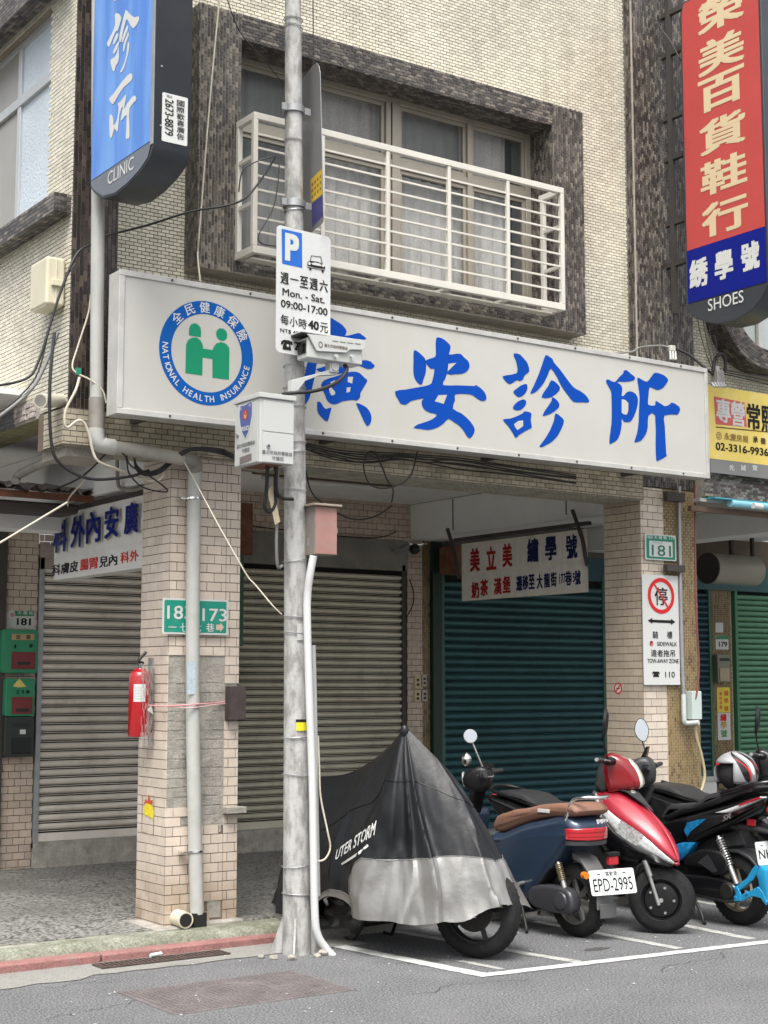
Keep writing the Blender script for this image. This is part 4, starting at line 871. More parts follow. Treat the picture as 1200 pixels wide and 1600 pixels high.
for ch, cx, cy in (('榮',648,45),('美',650,232),('百',651,400),('貨',656,590),('鞋',662,775),('行',667,962)): char(ch, P, 900+cx/2.857, cy/2.857, 73, 53, m_crl, t, .035)
g = G()
for ch, cx, cy in (('綉',550,1218),('學',662,1182),('號',780,1143)): char(ch, P, 900+cx/2.857, cy/2.857, 29, 45, m_white, t, .05)
cpx(g, 'SHOES', P, 1134.5, 470, 56, 19, .004, .004); mk('lettering', g, m_white, t)
for z_ in (5.0, 5.9, 6.8):
    mk('bracket', G().box((RX+.06,-u0-.02,z_),(RX+.10,8.61,z_+.04)), m_frameg, t); mk('bracket', G().box((RX+.06,-u0-.02,z_+.35),(RX+.10,8.61,z_+.39)), m_frameg, t)
mk('bracket', G().box((RX+.05,8.50,4.6),(RX+.09,8.54,7.4)), m_frameg, t)

# ---- hanging sign at the left side of the arcade
HX = 4.40; P = PX(HX); a = P.uv(86, 797); b = P.uv(232, 797); zt_ = P.uv(160,788)[1]; zb_ = P.uv(160,896)[1]; zm_ = P.uv(160,874)[1]
t = thing('hanging_clinic_sign', 'grey hanging sign with raised blue characters under the left end of the arcade', 'sign', (HX, -b[0]+.4, zb_))
mk('box', G().poly(P, [(a[0],zb_),(b[0],zb_),(b[0],zt_),(a[0],zt_)], -.12, 0), M('dull grey sign face', (.70,.69,.65), .5, var=.08, vs=3, damt=.1, ds=4, dirt=(.22,.2,.17)), t, bevel=.005)
mk('white_band', G().poly(P, [(a[0]+.02,zb_+.015),(b[0]-.02,zb_+.015),(b[0]-.02,zm_+.075),(a[0]+.02,zm_+.075)], .001, .004), M('greyed white strip', (.66,.65,.62), .5, var=.1), t)
mk('top_bracket', G().box((HX+.0,-b[0],zt_+.001),(HX+.05,-a[0]+.05,zt_+.04)), m_frameg, t)
m_nvl = M('faded navy letter', (.008,.015,.16), .6, spec=.2); m_lbk = M('letter backing', (.5,.5,.48), .5)
g = G(); g2 = G(); kz = 2.727
for ch, cx, cy in (('科',268,268),('外',344,248),('內',410,228),('安',488,208),('廣',572,190)):
    o = char(ch, P, cx/kz, 740+cy/kz, 22, 49, m_nvl, t, .03, .024); g = G(); cpx(g, ch, P, cx/kz, 740+cy/kz, 24, 51, .045, .012); mk('letter_back', g, m_lbk, o)
g = G(); g2 = G()
for ch, cx, cy, r_ in (('科',243,410,0),('膚',281,403,0),('皮',318,396,0),('腸',363,388,1),('胃',402,382,1),('兒',445,375,0),('內',485,368,0),('科',535,357,1),('外',575,350,1)): cpx(g2 if r_ else g, ch, P, cx/kz, 740+cy/kz, 13.5, 17.5, .03, .006)
mk('lettering', g, m_black, t); mk('lettering', g2, m_redl, t)

# ---- hanging sign in the middle
HX = 8.56; P = PX(HX); a = P.uv(721.5, 900); b = P.uv(914.5, 870); zt_ = P.uv(820,838)[1]; zb_ = P.uv(820,932)[1]
t = thing('hanging_paper_sign', 'white hanging board pasted with red and navy characters in front of the teal shutter', 'sign', (HX, -b[0]+.5, zb_))
m_brd = M('yellowed white board', (.64,.61,.53), .7, var=.12, vs=6, damt=.3, ds=7, dirt=(.27,.22,.15))
mk('board', G().poly(P, [(a[0],zb_),(b[0],zb_),(b[0],zt_),(a[0],zt_)], -.03, 0), m_brd, t)
m_pap = M('aged paper sheet', (.62,.60,.56), .8, var=.12, vs=12); zc = (zt_+zb_)/2 + .0
cols = [0,.17,.33,.5,.67,.84,1]; rn = random.Random(4)
for i in range(6):
    for (v0, v1) in ((zb_+.03, zc-.02), (zc, zt_-.03)):
        x0_ = a[0]+.03+(b[0]-a[0]-.06)*cols[i]+.01; x1_ = a[0]+.03+(b[0]-a[0]-.06)*cols[i+1]-.008; s_ = rn.uniform(-.008,.008)
        mk('paper_sheet', G().poly(P, [(x0_,v0+s_),(x1_,v0),(x1_,v1+s_),(x0_,v1)], .0005, .0025+rn.uniform(0,.002)), m_pap, t)
g = G(); g2 = G(); kz = 3.75; m_rbp = M('faded red brush paint', (.30,.015,.015), .6, spec=.2); m_nbp = M('navy brush paint', (.008,.012,.07), .6, spec=.2)
for ch, cx, cy in (('美',385,505),('立',481,495),('美',575,478)): char(ch, P, 640+cx/kz, 740+cy/kz, 15.5, 37, m_rbp, t, .045)
for ch, cx, cy in (('奶',388,682),('茶',440,668),('漢',519,660),('堡',571,650)): char(ch, P, 640+cx/kz, 740+cy/kz, 12.5, 26, m_rbp, t, .045)
for ch, cx, cy in (('繡',725,450),('學',830,437),('號',952,428)): char(ch, P, 640+cx/kz, 740+cy/kz, 18, 38, m_nbp, t, .045)
for ch, cx, cy in (('遷',645,645),('移',682,638),('至',718,634),('大',765,632),('龍',808,625),('街',847,620),('號',988,608),('巷',932,612)): char(ch, P, 640+cx/kz, 740+cy/kz, 9.5, 23, m_nbp, t, .045)
cpx(g2, '177', P, 640+898/kz, 740+616/kz, 9.5, 15, .02, .006); cpx(g2, '15', P, 640+960/kz, 740+610/kz, 6.5, 14, .02, .006)
mk('lettering', g2, m_nbp, t)
for x_, y_ in ((222,360),(955,255)):
    p = aX(640+x_/kz, 740+y_/kz, HX-.02); mk('hanger', G().tube([p + Vector((0,0,.06)), p + Vector((0,-.12,-.2)), p + Vector((-.0,-.17,-.42))], .018, 6), m_frameg, t)
mk('top_rail', G().box((HX-.02,-b[0]-.06,zt_+.03),(HX+.02,-a[0]+.1,zt_+.06)), m_frameg, t)

# ---- yellow banner at the right
P = Pl(9.05, 8.40, 0); a = P.uv(1106, 600); b = P.uv(1110, 738)
t = thing('yellow_banner', 'yellow shop-to-let banner with a grey foot band beyond the end of the clinic sign', 'banner', (10, 8.4, 3.3))
z0_, z1_ = 3.30, 4.02; mk('cloth', G().poly(P, [(0,z0_+.115),(1.7,z0_+.115),(1.7,z1_),(0,z1_)], -.006, 0), M('yellow banner cloth', (.72,.56,.13), .55, var=.10, vs=4, damt=.35, ds=3, dirt=(.75,.70,.45)), t)
mk('foot_band', G().poly(P, [(0.01,z0_),(1.7,z0_),(1.7,z0_+.114),(0.01,z0_+.114)], -.006, 0), M('grey banner cloth', (.19,.19,.185), .6, var=.08), t)
c0 = P.uv(1116,620); c1 = P.uv(1167,665)
q = [P.uv(1115,619),P.uv(1163,629),P.uv(1167,667),P.uv(1118,663)]; mk('red_square', G().poly(P, q, .0012), M('faded red print', (.52,.10,.085), .6), t)
g = G(); cpx(g, '專', P, 1130, 642, 23, 37, .03, .003); cpx(g, '營', P, 1152.5, 647, 22, 38, .03, .003)
for ch, cx in (('先',1143),('誠',1161),('實',1179)): cpx(g, ch, P, cx, 731, 8, 9, .02, .003)
mk('lettering', g, m_white, t); g = G(); cpx(g, '常', P, 1177, 651, 21, 40, .03, .003); cpx(g, '熙', P, 1199, 655, 20, 40, .03, .003)
cpx(g, '02-3316-9936', P, 1159, 702, 82, 12, .025, .003); cpx(g, '承', P, 1180, 687, 8, 10, .02, .003); cpx(g, '德', P, 1192, 689, 8, 10, .02, .003); mk('lettering', g, m_black, t)
g = G(); cpx(g, '永慶房屋', P, 1150, 684, 38, 11, .02, .003); cc_ = P.uv(1123,681); g.ring(P, circ(cc_, .032, 24), circ(cc_, .025, 24), .003); g.ring(P, circ(cc_, .016, 24), circ(cc_, .010, 24), .003); mk('lettering', g, M('gold print', (.28,.17,.04), .5), t)
mk('rule', G().poly(P, [P.uv(1118,666.5),P.uv(1260,680),P.uv(1260,681.2),P.uv(1118,667.8)], .003), m_black, t)

# ---- utility pole
pole0 = Vector((4.83, 7.86, 0)); pole1 = Vector((4.755, 7.86, 6.0)); ptop = pole0.lerp(pole1, 1.35)
t = thing('utility_pole', 'tall peeling grey painted utility pole standing at the kerb', 'pole', tuple(pole0))
def polec(z): return pole0.lerp(pole1, z/6.0)
g = G().tube([polec(z) for z in (0, .5, 1.5, 3, 4.5, 6, 8)], [.088, .044], 28); mk('shaft', g, m_pole, t, smooth=40)
def pr_(z): return .088 - .044*z/8 + .0005
g = G(); rn = random.Random(8)
for z in (.35,.52,1.05,1.28,1.9,2.0,2.35,2.78,3.02,3.08,3.3,3.42,3.55,4.55,4.6,5.0,5.75,5.8):
    tl = rn.uniform(-.012,.012); c = polec(z); r_ = pr_(z) + .002
    g.tube([c + Vector((r_*math.cos(k/12*math.pi), r_*math.sin(k/12*math.pi), tl*math.cos(k/12*math.pi))) for k in range(25)], .0032, 5)
mk('strap', g, m_steel, t)
for k, a_ in enumerate((140, 232, 322)):
    a_ = math.radians(a_); d = Vector((math.cos(a_), math.sin(a_), 0)); s_ = Vector((-d.y, d.x, 0))*.006; c = polec(0)
    g = G().add([c+d*.07+s_, c+d*.165+s_, c+d*.085+s_+Vector((0,0,.22)), c+d*.07-s_, c+d*.165-s_, c+d*.085-s_+Vector((0,0,.22))], [(0,1,2),(5,4,3),(0,3,4,1),(1,4,5,2),(2,5,3,0)]); mk('foot_gusset', g, m_pole, t)
P = Pl(polec(1.2).x, 7.86-.088, 20)
g = G(); a_ = []
def wrap(z0, z1, a0, a1, n=8, r_=.0895):
    V = []; F = []
    for k in range(n+1):
        for z in (z0, z1): 
            c = polec(z); q = math.radians(a0 + (a1-a0)*k/n); V.append(c + Vector((math.cos(q), math.sin(q), 0))*(pr_(z)+.002))
    return V, [(2*k,2*k+2,2*k+3,2*k+1) for k in range(n)]
g.add(*wrap(1.318,1.385,240,305)); st_ = mk('yellow_sticker', g, M('yellow sticker', (.72,.62,.02), .4), t)
g = G().add(*wrap(1.369,1.386,238,306,8)); g.v = [v + Vector((-.0006,-.0008,0)) for v in g.v]; mk('print', g, m_black, st_)
g = G().add(*wrap(1.86,1.96,245,290)); mk('paper_scrap', g, M('torn pale paper', (.42,.42,.40), .8), t)

# ---- parking sign on the pole
P = Pl(4.78, 7.73, 5.2)
t = thing('parking_sign', 'white parking sign with a blue P square and black hours strapped to the pole', 'sign', (4.78, 7.73, 3.5))
q = rbox(P, 432, 355, 516, 556, .02, 4); zt_ = P.uv(432,350.5)[1]; zb_ = P.uv(434,550)[1]; a = P.uv(432,400)[0]; b = P.uv(516.5,400)[0]
mk('plate', G().poly(P, rrect((a+b)/2,(zt_+zb_)/2,(b-a)/2,(zt_-zb_)/2,.03,5), -.003, 0), M('white reflective sheet', (.56,.57,.56), .35, var=.04, grain=.03, gs=60), t)
kz = 7.44; Z = lambda x_, y_: (425+x_/kz, 345+y_/kz)
mk('blue_square', G().poly(P, [P.uv(*Z(*p)) for p in ((110,92),(347,145),(352,550),(116,498))], .001), M('traffic blue', (.01,.12,.50), .35, var=.1, vs=20), t)
g = G(); cpx(g, 'P', P, *Z(230,315), 22, 43, .05, .0025); mk('lettering', g, m_white, t)
g = G()
for ch, cx, cy in (('週',145,668),('一',258,690),('至',370,715),('週',483,737),('六',598,760)): cpx(g, ch, P, *Z(cx,cy), 13, 18 if ch != '一' else 2, .02, .0025)
cpx(g, 'Mon. - Sat.', P, *Z(364,872), 66, 11.5, .015, .0025); cpx(g, '09:00-17:00', P, *Z(372,1010), 73, 11.5, .018, .0025)
for ch, cx, cy in (('每',145,1150),('小',250,1175),('時',355,1198),('元',602,1245)): cpx(g, ch, P, *Z(cx,cy), 12.5, 15.5, .01, .0025)
cpx(g, '40', P, *Z(480,1215), 17, 14, .04, .0025); cpx(g, 'NT$ 40 PER', P, *Z(265,1305), 46, 7, .015, .0025); cpx(g, '2', P, *Z(282,1455), 7, 13, .03, .0025)
# telephone pictogram
tel = [(100,1440),(105,1400),(140,1382),(200,1392),(235,1410),(238,1445),(205,1440),(200,1425),(215,1470),(222,1510),(118,1492),(125,1455),(140,1415),(135,1410),(130,1432)]
g.poly(P, [P.uv(*Z(*p)) for p in tel], .0025)
# car pictogram
g.poly(P, [P.uv(*Z(*p)) for p in ((410,480),(440,465),(520,475),(590,500),(615,540),(615,562),(500,545),(410,522))], .0025)
for q in ([(438,462),(452,402),(460,404),(447,463)],[(455,402),(570,418),(570,426),(455,410)],[(568,420),(585,490),(577,490),(561,424)],[(405,538),(615,575),(615,582),(405,546)],[(430,545),(455,550),(455,580),(432,575)],[(572,570),(598,575),(598,605),(575,600)]): g.poly(P, [P.uv(*Z(*p)) for p in q], .0025)
mk('pictograms', g, m_black, t)
g = G(); g.poly(P, [P.uv(*Z(*p)) for p in ((452,492),(500,486),(560,500),(572,530),(470,512))], .0035); c_ = P.uv(*Z(432,497)); g.poly(P, circ(c_, .010, 14), .0035); c_ = P.uv(*Z(590,522)); g.poly(P, circ(c_, .010, 14), .0035); c_ = P.uv(*Z(180,1452)); g.poly(P, circ(c_, .009, 14), .0035); mk('white_cutouts', g, m_white, t)
# ---- the back of another sign, with stickers
P = Pl(4.915, 7.84, -104.4)
t = thing('turned_traffic_sign', 'grey metal back of a traffic sign with yellow and purple stickers clamped to the pole', 'sign', (4.9, 7.8, 4.4))
out = [P.uv(*p) for p in ((468.5,128),(488,103),(494,98),(498,103),(500,114),(505.5,344),(503,349),(488,361),(469,381))]
m_sb = M('grey sheet metal', (.27,.275,.28), .45, metal=.4, var=.08, vs=5)
mk('plate', G().poly(P, out, -.004, 0), m_sb, t)
mk('yellow_sticker', G().poly(P, [P.uv(*p) for p in ((485.5,281),(503,263.5),(504,303),(486.5,317))], .001), M('amber sticker', (.75,.50,.04), .4), t)
mk('purple_sticker', G().poly(P, [P.uv(*p) for p in ((486.5,320),(504,305),(504.5,337),(488,356))], .001), M('violet sticker', (.045,.04,.20), .4), t)
g = G(); 
for i in range(3):
    for j in range(4): cpx(g, '禁公物'[i % 3] if 0 else '■', P, 488.5+j*4.2, 288.5-j*4.2+i*9.5, 2.2, 4.5, 0, .002)
mk('print', g, M('brown print', (.25,.13,.02), .5), t)
for py_ in (170, 318):
    z_ = aY(450, py_, 7.86).z; c = polec(z_); r_ = pr_(z_)+.005
    g = G().tube([c + Vector((r_*math.cos(k/12*math.pi), r_*math.sin(k/12*math.pi), 0)) for k in range(25)], .004, 5)
    g.lathe([(r_-.003,-.022),(r_+.004,-.022),(r_+.004,.022),(r_-.003,.022)], c, (0,0,1), 24, True)
    g.box((c.x+r_,c.y-.03,z_-.022),(c.x+r_+.045,c.y-.018,z_+.022)).box((c.x-r_-.035,c.y-.03,z_-.022),(c.x-r_,c.y-.018,z_+.022)); mk('clamp', g, m_steel, t, smooth=30)
# ---- police control box
fy = 7.56; A = aY(406.5, 613, fy); Bq = aY(406.5, 722, fy); Cq = aY(458.5, 700, fy); back = aX(367.5, 690, A.x).y
t = thing('police_control_box', 'pale grey POLICE equipment box with a shield sticker hanging on the left of the pole', 'control box', (A.x+.1, fy+.1, Bq.z))
mk('cabinet', G().box((A.x, fy, Bq.z), (Cq.x, back, A.z-.03)), m_boxw, t, bevel=.004)
mk('lid', G().box((A.x-.012, fy-.014, A.z-.0295), (Cq.x+.012, back+.01, A.z)), m_boxw, t, bevel=.004)
zm = aY(430, 676, fy).z
mk('door', G().box((A.x+.018, fy-.005, zm+.003), (Cq.x-.002, fy-.0005, A.z-.045)), m_boxw, t, bevel=.002); mk('door', G().box((A.x+.018, fy-.005, Bq.z+.004), (Cq.x-.002, fy-.0005, zm-.002)), m_boxw, t, bevel=.002)
mk('side_door', G().box((A.x-.005, fy+.02, Bq.z+.006), (A.x-.0005, back-.004, A.z-.045)), m_boxw, t, bevel=.002)
c_ = aY(419, 697, fy-.006); mk('lock', G().cyl(c_, c_+Vector((0,-.008,0)), .012, 16), m_steel, t, smooth=40); mk('keyhole', G().cyl(c_+Vector((0,-.0085,0)), c_+Vector((0,-.009,0)), .007, 12), m_frameg, t)
c_ = aX(371.5, 680, A.x-.006); mk('lock', G().cyl(c_, c_+Vector((-.01,0,0)), .013, 16), m_steel, t, smooth=40)
PF = PY(fy-.006); PS = PX(A.x-.006); g = G()
cpx(g, '臺北市政府警察局', PF, 433, 708, 47, 6.5, .01, .001); cpx(g, '守護您', PF, 434, 716.5, 18, 6.5, .01, .001); cpx(g, '臺北市政府警察局', PS, 384, 694.5, 28, 7, .01, .001); cpx(g, '守護您', PS, 384, 703.5, 12, 7, .01, .001); mk('lettering', g, M('grey print', (.12,.12,.12), .5), t)
mk('number_plate', G().poly(PS, [PS.uv(*p) for p in ((374.5,715),(393,708),(393,719),(374.5,726))], .001), M('brown grey label', (.17,.14,.13), .5), t)
z7 = lambda q: [PS.uv(360+x_/10, 600+y_/10) for x_, y_ in q]
mk('shield_rim', G().poly(PS, z7([(140,335),(200,330),(250,310),(330,255),(352,300),(352,480),(325,640),(290,770),(232,862),(180,780),(150,660),(135,500)]), .001), m_white, t)
mk('shield', G().poly(PS, z7([(152,350),(200,342),(250,322),(328,268),(342,320),(340,480),(312,640),(280,750),(234,848),(190,760),(160,640),(145,500)]), .0018), M('shield blue', (.07,.09,.27), .4), t)
c_ = PS.uv(384, 648); g = G(); g.poly(PS, circ(c_, .031, 24, .033), .0026); mk('shield_disc', g, M('shield red', (.35,.03,.035), .4), t)
g = G(); g.poly(PS, [(c_[0]-.022,c_[1]+.012),(c_[0]-.012,c_[1]-.018),(c_[0],c_[1]-.026),(c_[0]+.012,c_[1]-.018),(c_[0]+.022,c_[1]+.012),(c_[0]+.008,c_[1]-.002),(c_[0]-.008,c_[1]-.002)], .0034); mk('gold_bird', g, M('shield gold', (.62,.30,.06), .4), t)
g = G(); cpx(g, 'POLICE', PS, 384, 669.5, 11.5, 7, .04, .0034); g.poly(PS, circ((c_[0],c_[1]+.016), .005, 10), .0036); cpx(g, '警', PS, 377, 639, 3, 5, 0, .0034); cpx(g, '察', PS, 391, 633, 3, 5, 0, .0034); mk('lettering', g, m_white, t)
g = G(); 
for px_, py_ in ((418,726),(431,728)):
    c_ = aY(px_, py_, fy+.09); g.cyl(c_+Vector((0,0,.02)), c_+Vector((0,0,-.03)), .014, 10)
mk('gland', g, m_wire, t); mk('base_stain', G().box((A.x+.04,fy+.03,Bq.z-.004),(Cq.x-.06,back-.04,Bq.z-.0005)), m_rust, t)
# ---- street camera
cy_ = 7.60; P = PY(cy_); kz = 8.571; Z = lambda x_, y_: P.uv(460+x_/kz, 490+y_/kz)
t = thing('street_camera', 'white bullet surveillance camera with a sun hood on a bracket from the pole', 'surveillance camera', tuple(polec(3.6)))
hood = [Z(165,272),(Z(940,355)),(Z(945,470)),(Z(905,488)),(Z(740,482)),(Z(690,525)),(Z(335,505)),(Z(295,500)),(Z(190,300))]
mk('hood_side', G().poly(P, hood, -.006, .006), m_boxw, t, bevel=.002)
x0_, x1_ = Z(165,272)[0], Z(942,400)[0]; z1_ = Z(165,272)[1]; ztr = Z(940,355)[1]; zt_ = (z1_+ztr)/2
mk('hood_top', G().box((x0_-.04, cy_-.005, zt_-.002), (x1_, cy_+.15, zt_+.006)), m_boxw, t, bevel=.002); mk('hood_side', G().box((x0_-.02, cy_+.144, zt_-.09), (x1_, cy_+.15, zt_-.0025)), m_boxw, t)
mk('hood_lining', G().box((x0_-.038, cy_+.007, zt_-.012), (x0_+.05, cy_+.143, zt_-.0025)), m_wire, t)
body = [Z(190,540),(Z(345,545)),(Z(950,600)),(Z(950,640)),(Z(345,560+45)),(Z(160,600))]
xb0, xb1 = Z(190,540)[0], Z(945,600)[0]; zb0 = Z(600,640)[1]
mk('housing', G().box((xb0-.0, cy_+.012, zb0), (xb1-.01, cy_+.135, zt_-.02)), m_boxw, t, bevel=.008)
mk('lens_window', G().box((xb0-.005, cy_+.03, zb0+.03), (xb0-.0005, cy_+.118, zt_-.04)), M('black camera glass', (.01,.01,.012), .05), t)
mk('lens_hood', G().cyl((xb0-.006,cy_+.074,zb0+.062),(xb0-.012,cy_+.074,zb0+.062),.025,16), m_wire, t)
g = G(); cpx(g, '臺北市政府警察局', P, 460+548/kz, 490+448/kz, 36, 5.5, .015, .0075)
for i in range(4): g.poly(P, [Z(495+i*100,362+i*12),Z(575+i*100,372+i*12),Z(580+i*100,384+i*12),Z(505+i*100,374+i*12)], .0075)
c_ = Z(343,418); g.ring(P, circ(c_, .016, 20, .02), circ(c_, .010, 20, .013), .0075); mk('print', g, M('brown grey print', (.14,.11,.09), .5), t)
for x_ in (548, 760): c_ = P.w(*Z(x_,575), .0); mk('knob', G().cyl(c_, c_+Vector((0,-.018,0)), .012, 10), m_boxw, t, smooth=40)
pm = P.w(*Z(590,690), -.07); mk('swivel', G().box((pm.x-.035,pm.y-.03,pm.z-.04),(pm.x+.03,pm.y+.03,pm.z+.04)), m_boxw, t, bevel=.006)
mk('swivel_disc', G().cyl(pm+Vector((0,-.031,0)), pm+Vector((0,-.036,0)), .028, 20), m_boxw, t)
pa = polec(3.33) + Vector((.06,-.05,0)); pa.z = P.w(*Z(30,950),0).z
q = [P.w(*Z(x_,y_), -.07) for x_, y_ in ((640,765),(520,735),(300,800),(20,870),(20,1040),(110,1010),(210,880),(400,810),(640,800))]
g = G(); k_ = len(q); g.add([v + Vector((0,-.02,0)) for v in q] + [v + Vector((0,.025,0)) for v in q], [tuple(range(k_)), tuple(range(2*k_-1,k_-1,-1))] + [(i,(i+1)%k_,k_+(i+1)%k_,k_+i) for i in range(k_)]); mk('bracket', g, m_boxw, t, bevel=.003)
g = G().tube([P.w(*Z(740,670),-.06), P.w(*Z(740,740),-.03), P.w(*Z(620,880),.0), P.w(*Z(420,990),.02), P.w(*Z(200,1050),.02), P.w(*Z(0,1060),.0), P.w(*Z(-90,1060),-.06)], .012, 10, 5); mk('cable', g, m_wire, t, smooth=60)
# ---- rusty pink junction box
fy = 7.70; A = aY(492, 790, fy); Bq = aY(492, 866, fy); Cq = aY(526.5, 830, fy); back = aX(479, 826, A.x).y
t = thing('junction_box', 'small faded pink junction box with rusty edges on the right of the pole', 'junction box', (A.x+.08, fy+.08, Bq.z))
mk('cabinet', G().box((A.x, fy, Bq.z), (Cq.x, back+.02, A.z)), M('grey brown box side', (.23,.20,.17), .7, var=.2, vs=8, damt=.3, ds=8), t, bevel=.003)
mk('door', G().box((A.x+.004, fy-.006, Bq.z+.004), (Cq.x-.004, fy-.0005, A.z-.004)), m_pinkbox, t, bevel=.002)
mk('lid', G().box((A.x-.02, fy-.03, A.z+.0005), (Cq.x+.02, back+.03, A.z+.014)), M('rusty beige lid', (.30,.245,.20), .7, var=.2, damt=.3, ds=12), t, bevel=.003)
for z_ in (A.z-.08, Bq.z+.08): mk('mount', G().box((polec(z_).x+.075, fy+.06, z_-.025), (A.x-.0005, fy+.09, z_+.025)), m_steel, t)
mk('latch', G().box((Cq.x+.0005, fy+.01, (A.z+Bq.z)/2-.01), (Cq.x+.012, fy+.03, (A.z+Bq.z)/2+.02)), m_steel, t)
# ---- conduits beside the pole
def pxt(L): return [aY(x_, y_, Y_) for x_, y_, Y_ in L]
def cable(name, lab, L, r_, mat, cat='cable', n=6, k=6, group=None):
    o = mk(name, G().tube(pxt(L), r_, n, k), mat, smooth=70, cat=cat, label=lab, group=group); return o
cable('conduit', 'white plastic conduit rising beside the pole and bending at its top', [(490,868,7.70),(484,900,7.72),(480.5,930,7.74),(480,970,7.74),(483,1080,7.73),(488,1220,7.73),(490,1330,7.73),(492,1430,7.73),(497,1462,7.73),(510,1483,7.72),(521,1495,7.70)], .0235, M('white plastic conduit', (.58,.59,.58), .35, var=.06, damt=.2, ds=12, dirt=(.36,.34,.3)), 'conduit', 14, 5)
cable('conduit', 'thinner grey conduit standing behind the white one on the pole', [(489.5,1008,7.80),(491.5,1090,7.80),(493.5,1200,7.80),(495,1300,7.80),(497,1400,7.80)], .015, M('grey plastic conduit', (.40,.41,.40), .4, var=.08), 'conduit', 10, 2)
cable('conduit', 'corrugated black hose hanging from the police box', [(418,735,7.66),(416,770,7.7),(413,790,7.72),(420,800,7.74),(430,785,7.75),(430,740,7.72)], .012, m_wire, 'hose', 8)
cable('cable', 'grey cable running down the left side of the pole from the police box', [(434,732,7.70),(433,800,7.78),(432,850,7.78),(434,885,7.80),(441,884,7.83)], .010, m_wiregr, 'cable', 8)
cable('cable', 'black cable curving from the police box into the pole', [(432,730,7.65),(432,765,7.7),(440,778,7.76),(458,780,7.77)], .011, m_wire, 'cable', 8)
mk('cable_tag', G().poly(Pl(4.6,7.75,10), [Pl(4.6,7.75,10).uv(*p) for p in ((418,768),(426,757),(438,815),(430,820))], -.003, 0), M('pale tag', (.58,.50,.33), .6), label='cream numbered cable tag hanging under the police box', cat='tag')
cable('cable', 'thin beige cable drooping beside the conduit above the covered motorcycle', [(497,1150,7.80),(499,1200,7.78),(501,1245,7.76),(512,1300,7.72),(516,1325,7.72),(508,1342,7.72),(496,1346,7.74)], .006, m_wirew)
mk('board', G().box((4.70,8.02,.30),(4.705,8.2,1.75)), m_steel, label='thin grey board leaning behind the utility pole', cat='board') if 0 else None

# ---- rain pipe on the left pillar
t = thing('rain_pipe', 'grey white plastic rain pipe that jogs across under the sign and down the left pillar', 'drainpipe', tuple(aY(305,1440,8.54)))
mk('upper_pipe', G().tube([aY(154,250,8.44), aY(154,-250,8.44)] if 0 else [aY(154,-150,8.44), aY(153,320,8.44), aY(151,625,8.44)], .042, 18), m_pvc, t, smooth=40)
mk('coupling', G().cyl(aY(151.2,622,8.44), aY(150.5,670,8.44), .049, 18), m_pvcd, t, smooth=40)
mk('elbow', G().tube([aY(150.5,670,8.44), aY(150.5,682,8.44), aY(154,693,8.44), aY(166,697,8.44), aY(178,698.5,8.44)], .05, 16, 3), m_pvc, t, smooth=50)
mk('cross_pipe', G().tube([aY(172,698,8.44), aY(290,718,8.44)], .042, 18), M('stained plastic pipe', (.36,.335,.295), .45, var=.2, vs=6, damt=.3, ds=5), t, smooth=40)
mk('elbow', G().tube([aY(284,716.5,8.44), aY(294,718,8.45), aY(303,722,8.49), aY(304.5,733,8.52)], .049, 16, 3), m_pvcd, t, smooth=50)
mk('down_pipe', G().tube([aY(304,730,8.53), aY(301,960,8.53), aY(302,1180,8.53), aY(308,1428,8.53)], .044, 18, 3), m_pvc, t, smooth=40)
mk('paper_scraps', G().add([aY(x_,y_,8.4865)+Vector((0,0,0)) for x_,y_ in ((293,1035),(305,1035),(305,1085),(293,1085))], [(0,1,2,3)]), M('bluish paper remains', (.42,.50,.55), .7, var=.2, vs=40), t)
mk('shoe', G().box(tuple(aY(301.5,1443,8.60)+Vector((0,-.09,0))), tuple(aY(316,1425,8.60))) if 0 else G().box((4.47,8.49,.10),(4.56,8.58,.185)), m_wire, t)
for py_ in (780, 1331):
    c_ = aY(301.5 if py_ < 1000 else 305, py_, 8.53); g = G().lathe([(.045,-.006),(.049,-.006),(.049,.006),(.045,.006)], c_, (0,.12,1), 20, True); g.box((c_.x-.09,c_.y-.01,c_.z-.005),(c_.x-.045,c_.y+.06,c_.z+.005)); mk('pipe_clamp', g, m_chrome, t, smooth=40)
g = G().lathe([(.043,-.16),(.05,-.16),(.05,.0),(.041,.0),(.041,-.15)], aY(290.5,1438,8.47), (-.05,-1,0), 20, False)
o = mk('drain_stub', g, m_pvcy, smooth=40, cat='pipe', label='short cream pipe stub lying open at the foot of the left pillar'); mk('bore', G().cyl(aY(290.5,1438,8.466)+Vector((0,.02,0)), aY(290.5,1438,8.466), .0405, 18), m_wire, o)
p = aX(97,626,3.60); q = aX(63,626,3.34)
o = mk('wall_pipe_stub', G().lathe([(.037,0),(.043,0),(.043,(p-q).length),(.037,(p-q).length)], q, p-q, 18), M('cream plastic stub', (.60,.57,.47), .4, var=.05), smooth=40, cat='pipe', label='short cream pipe stub sticking out of the upper side wall'); mk('bore', G().cyl(q-(p-q)*.001, q+(p-q)*.02, .036, 16), m_pvcd, o)
# ---- meter box on the side wall
t = thing('meter_box', 'cream plastic meter box with a latch on the upper side wall near the corner', 'meter box', (3.53, 8.78, 3.88))
m_mb = M('cream plastic box', (.58,.54,.40), .4, var=.06, vs=4, damt=.15, ds=6, dirt=(.38,.33,.22))
mk('box', G().box((3.47,8.655,3.93),(3.595,8.93,4.24)), m_mb, t, bevel=.02, seg=3); mk('seam', G().box((3.53,8.648,3.94),(3.536,8.935,4.23)), M('seam', (.62,.58,.45), .5), t)
mk('latch', G().box((3.50,8.63,4.05),(3.57,8.654,4.09)), m_mb, t, bevel=.004)
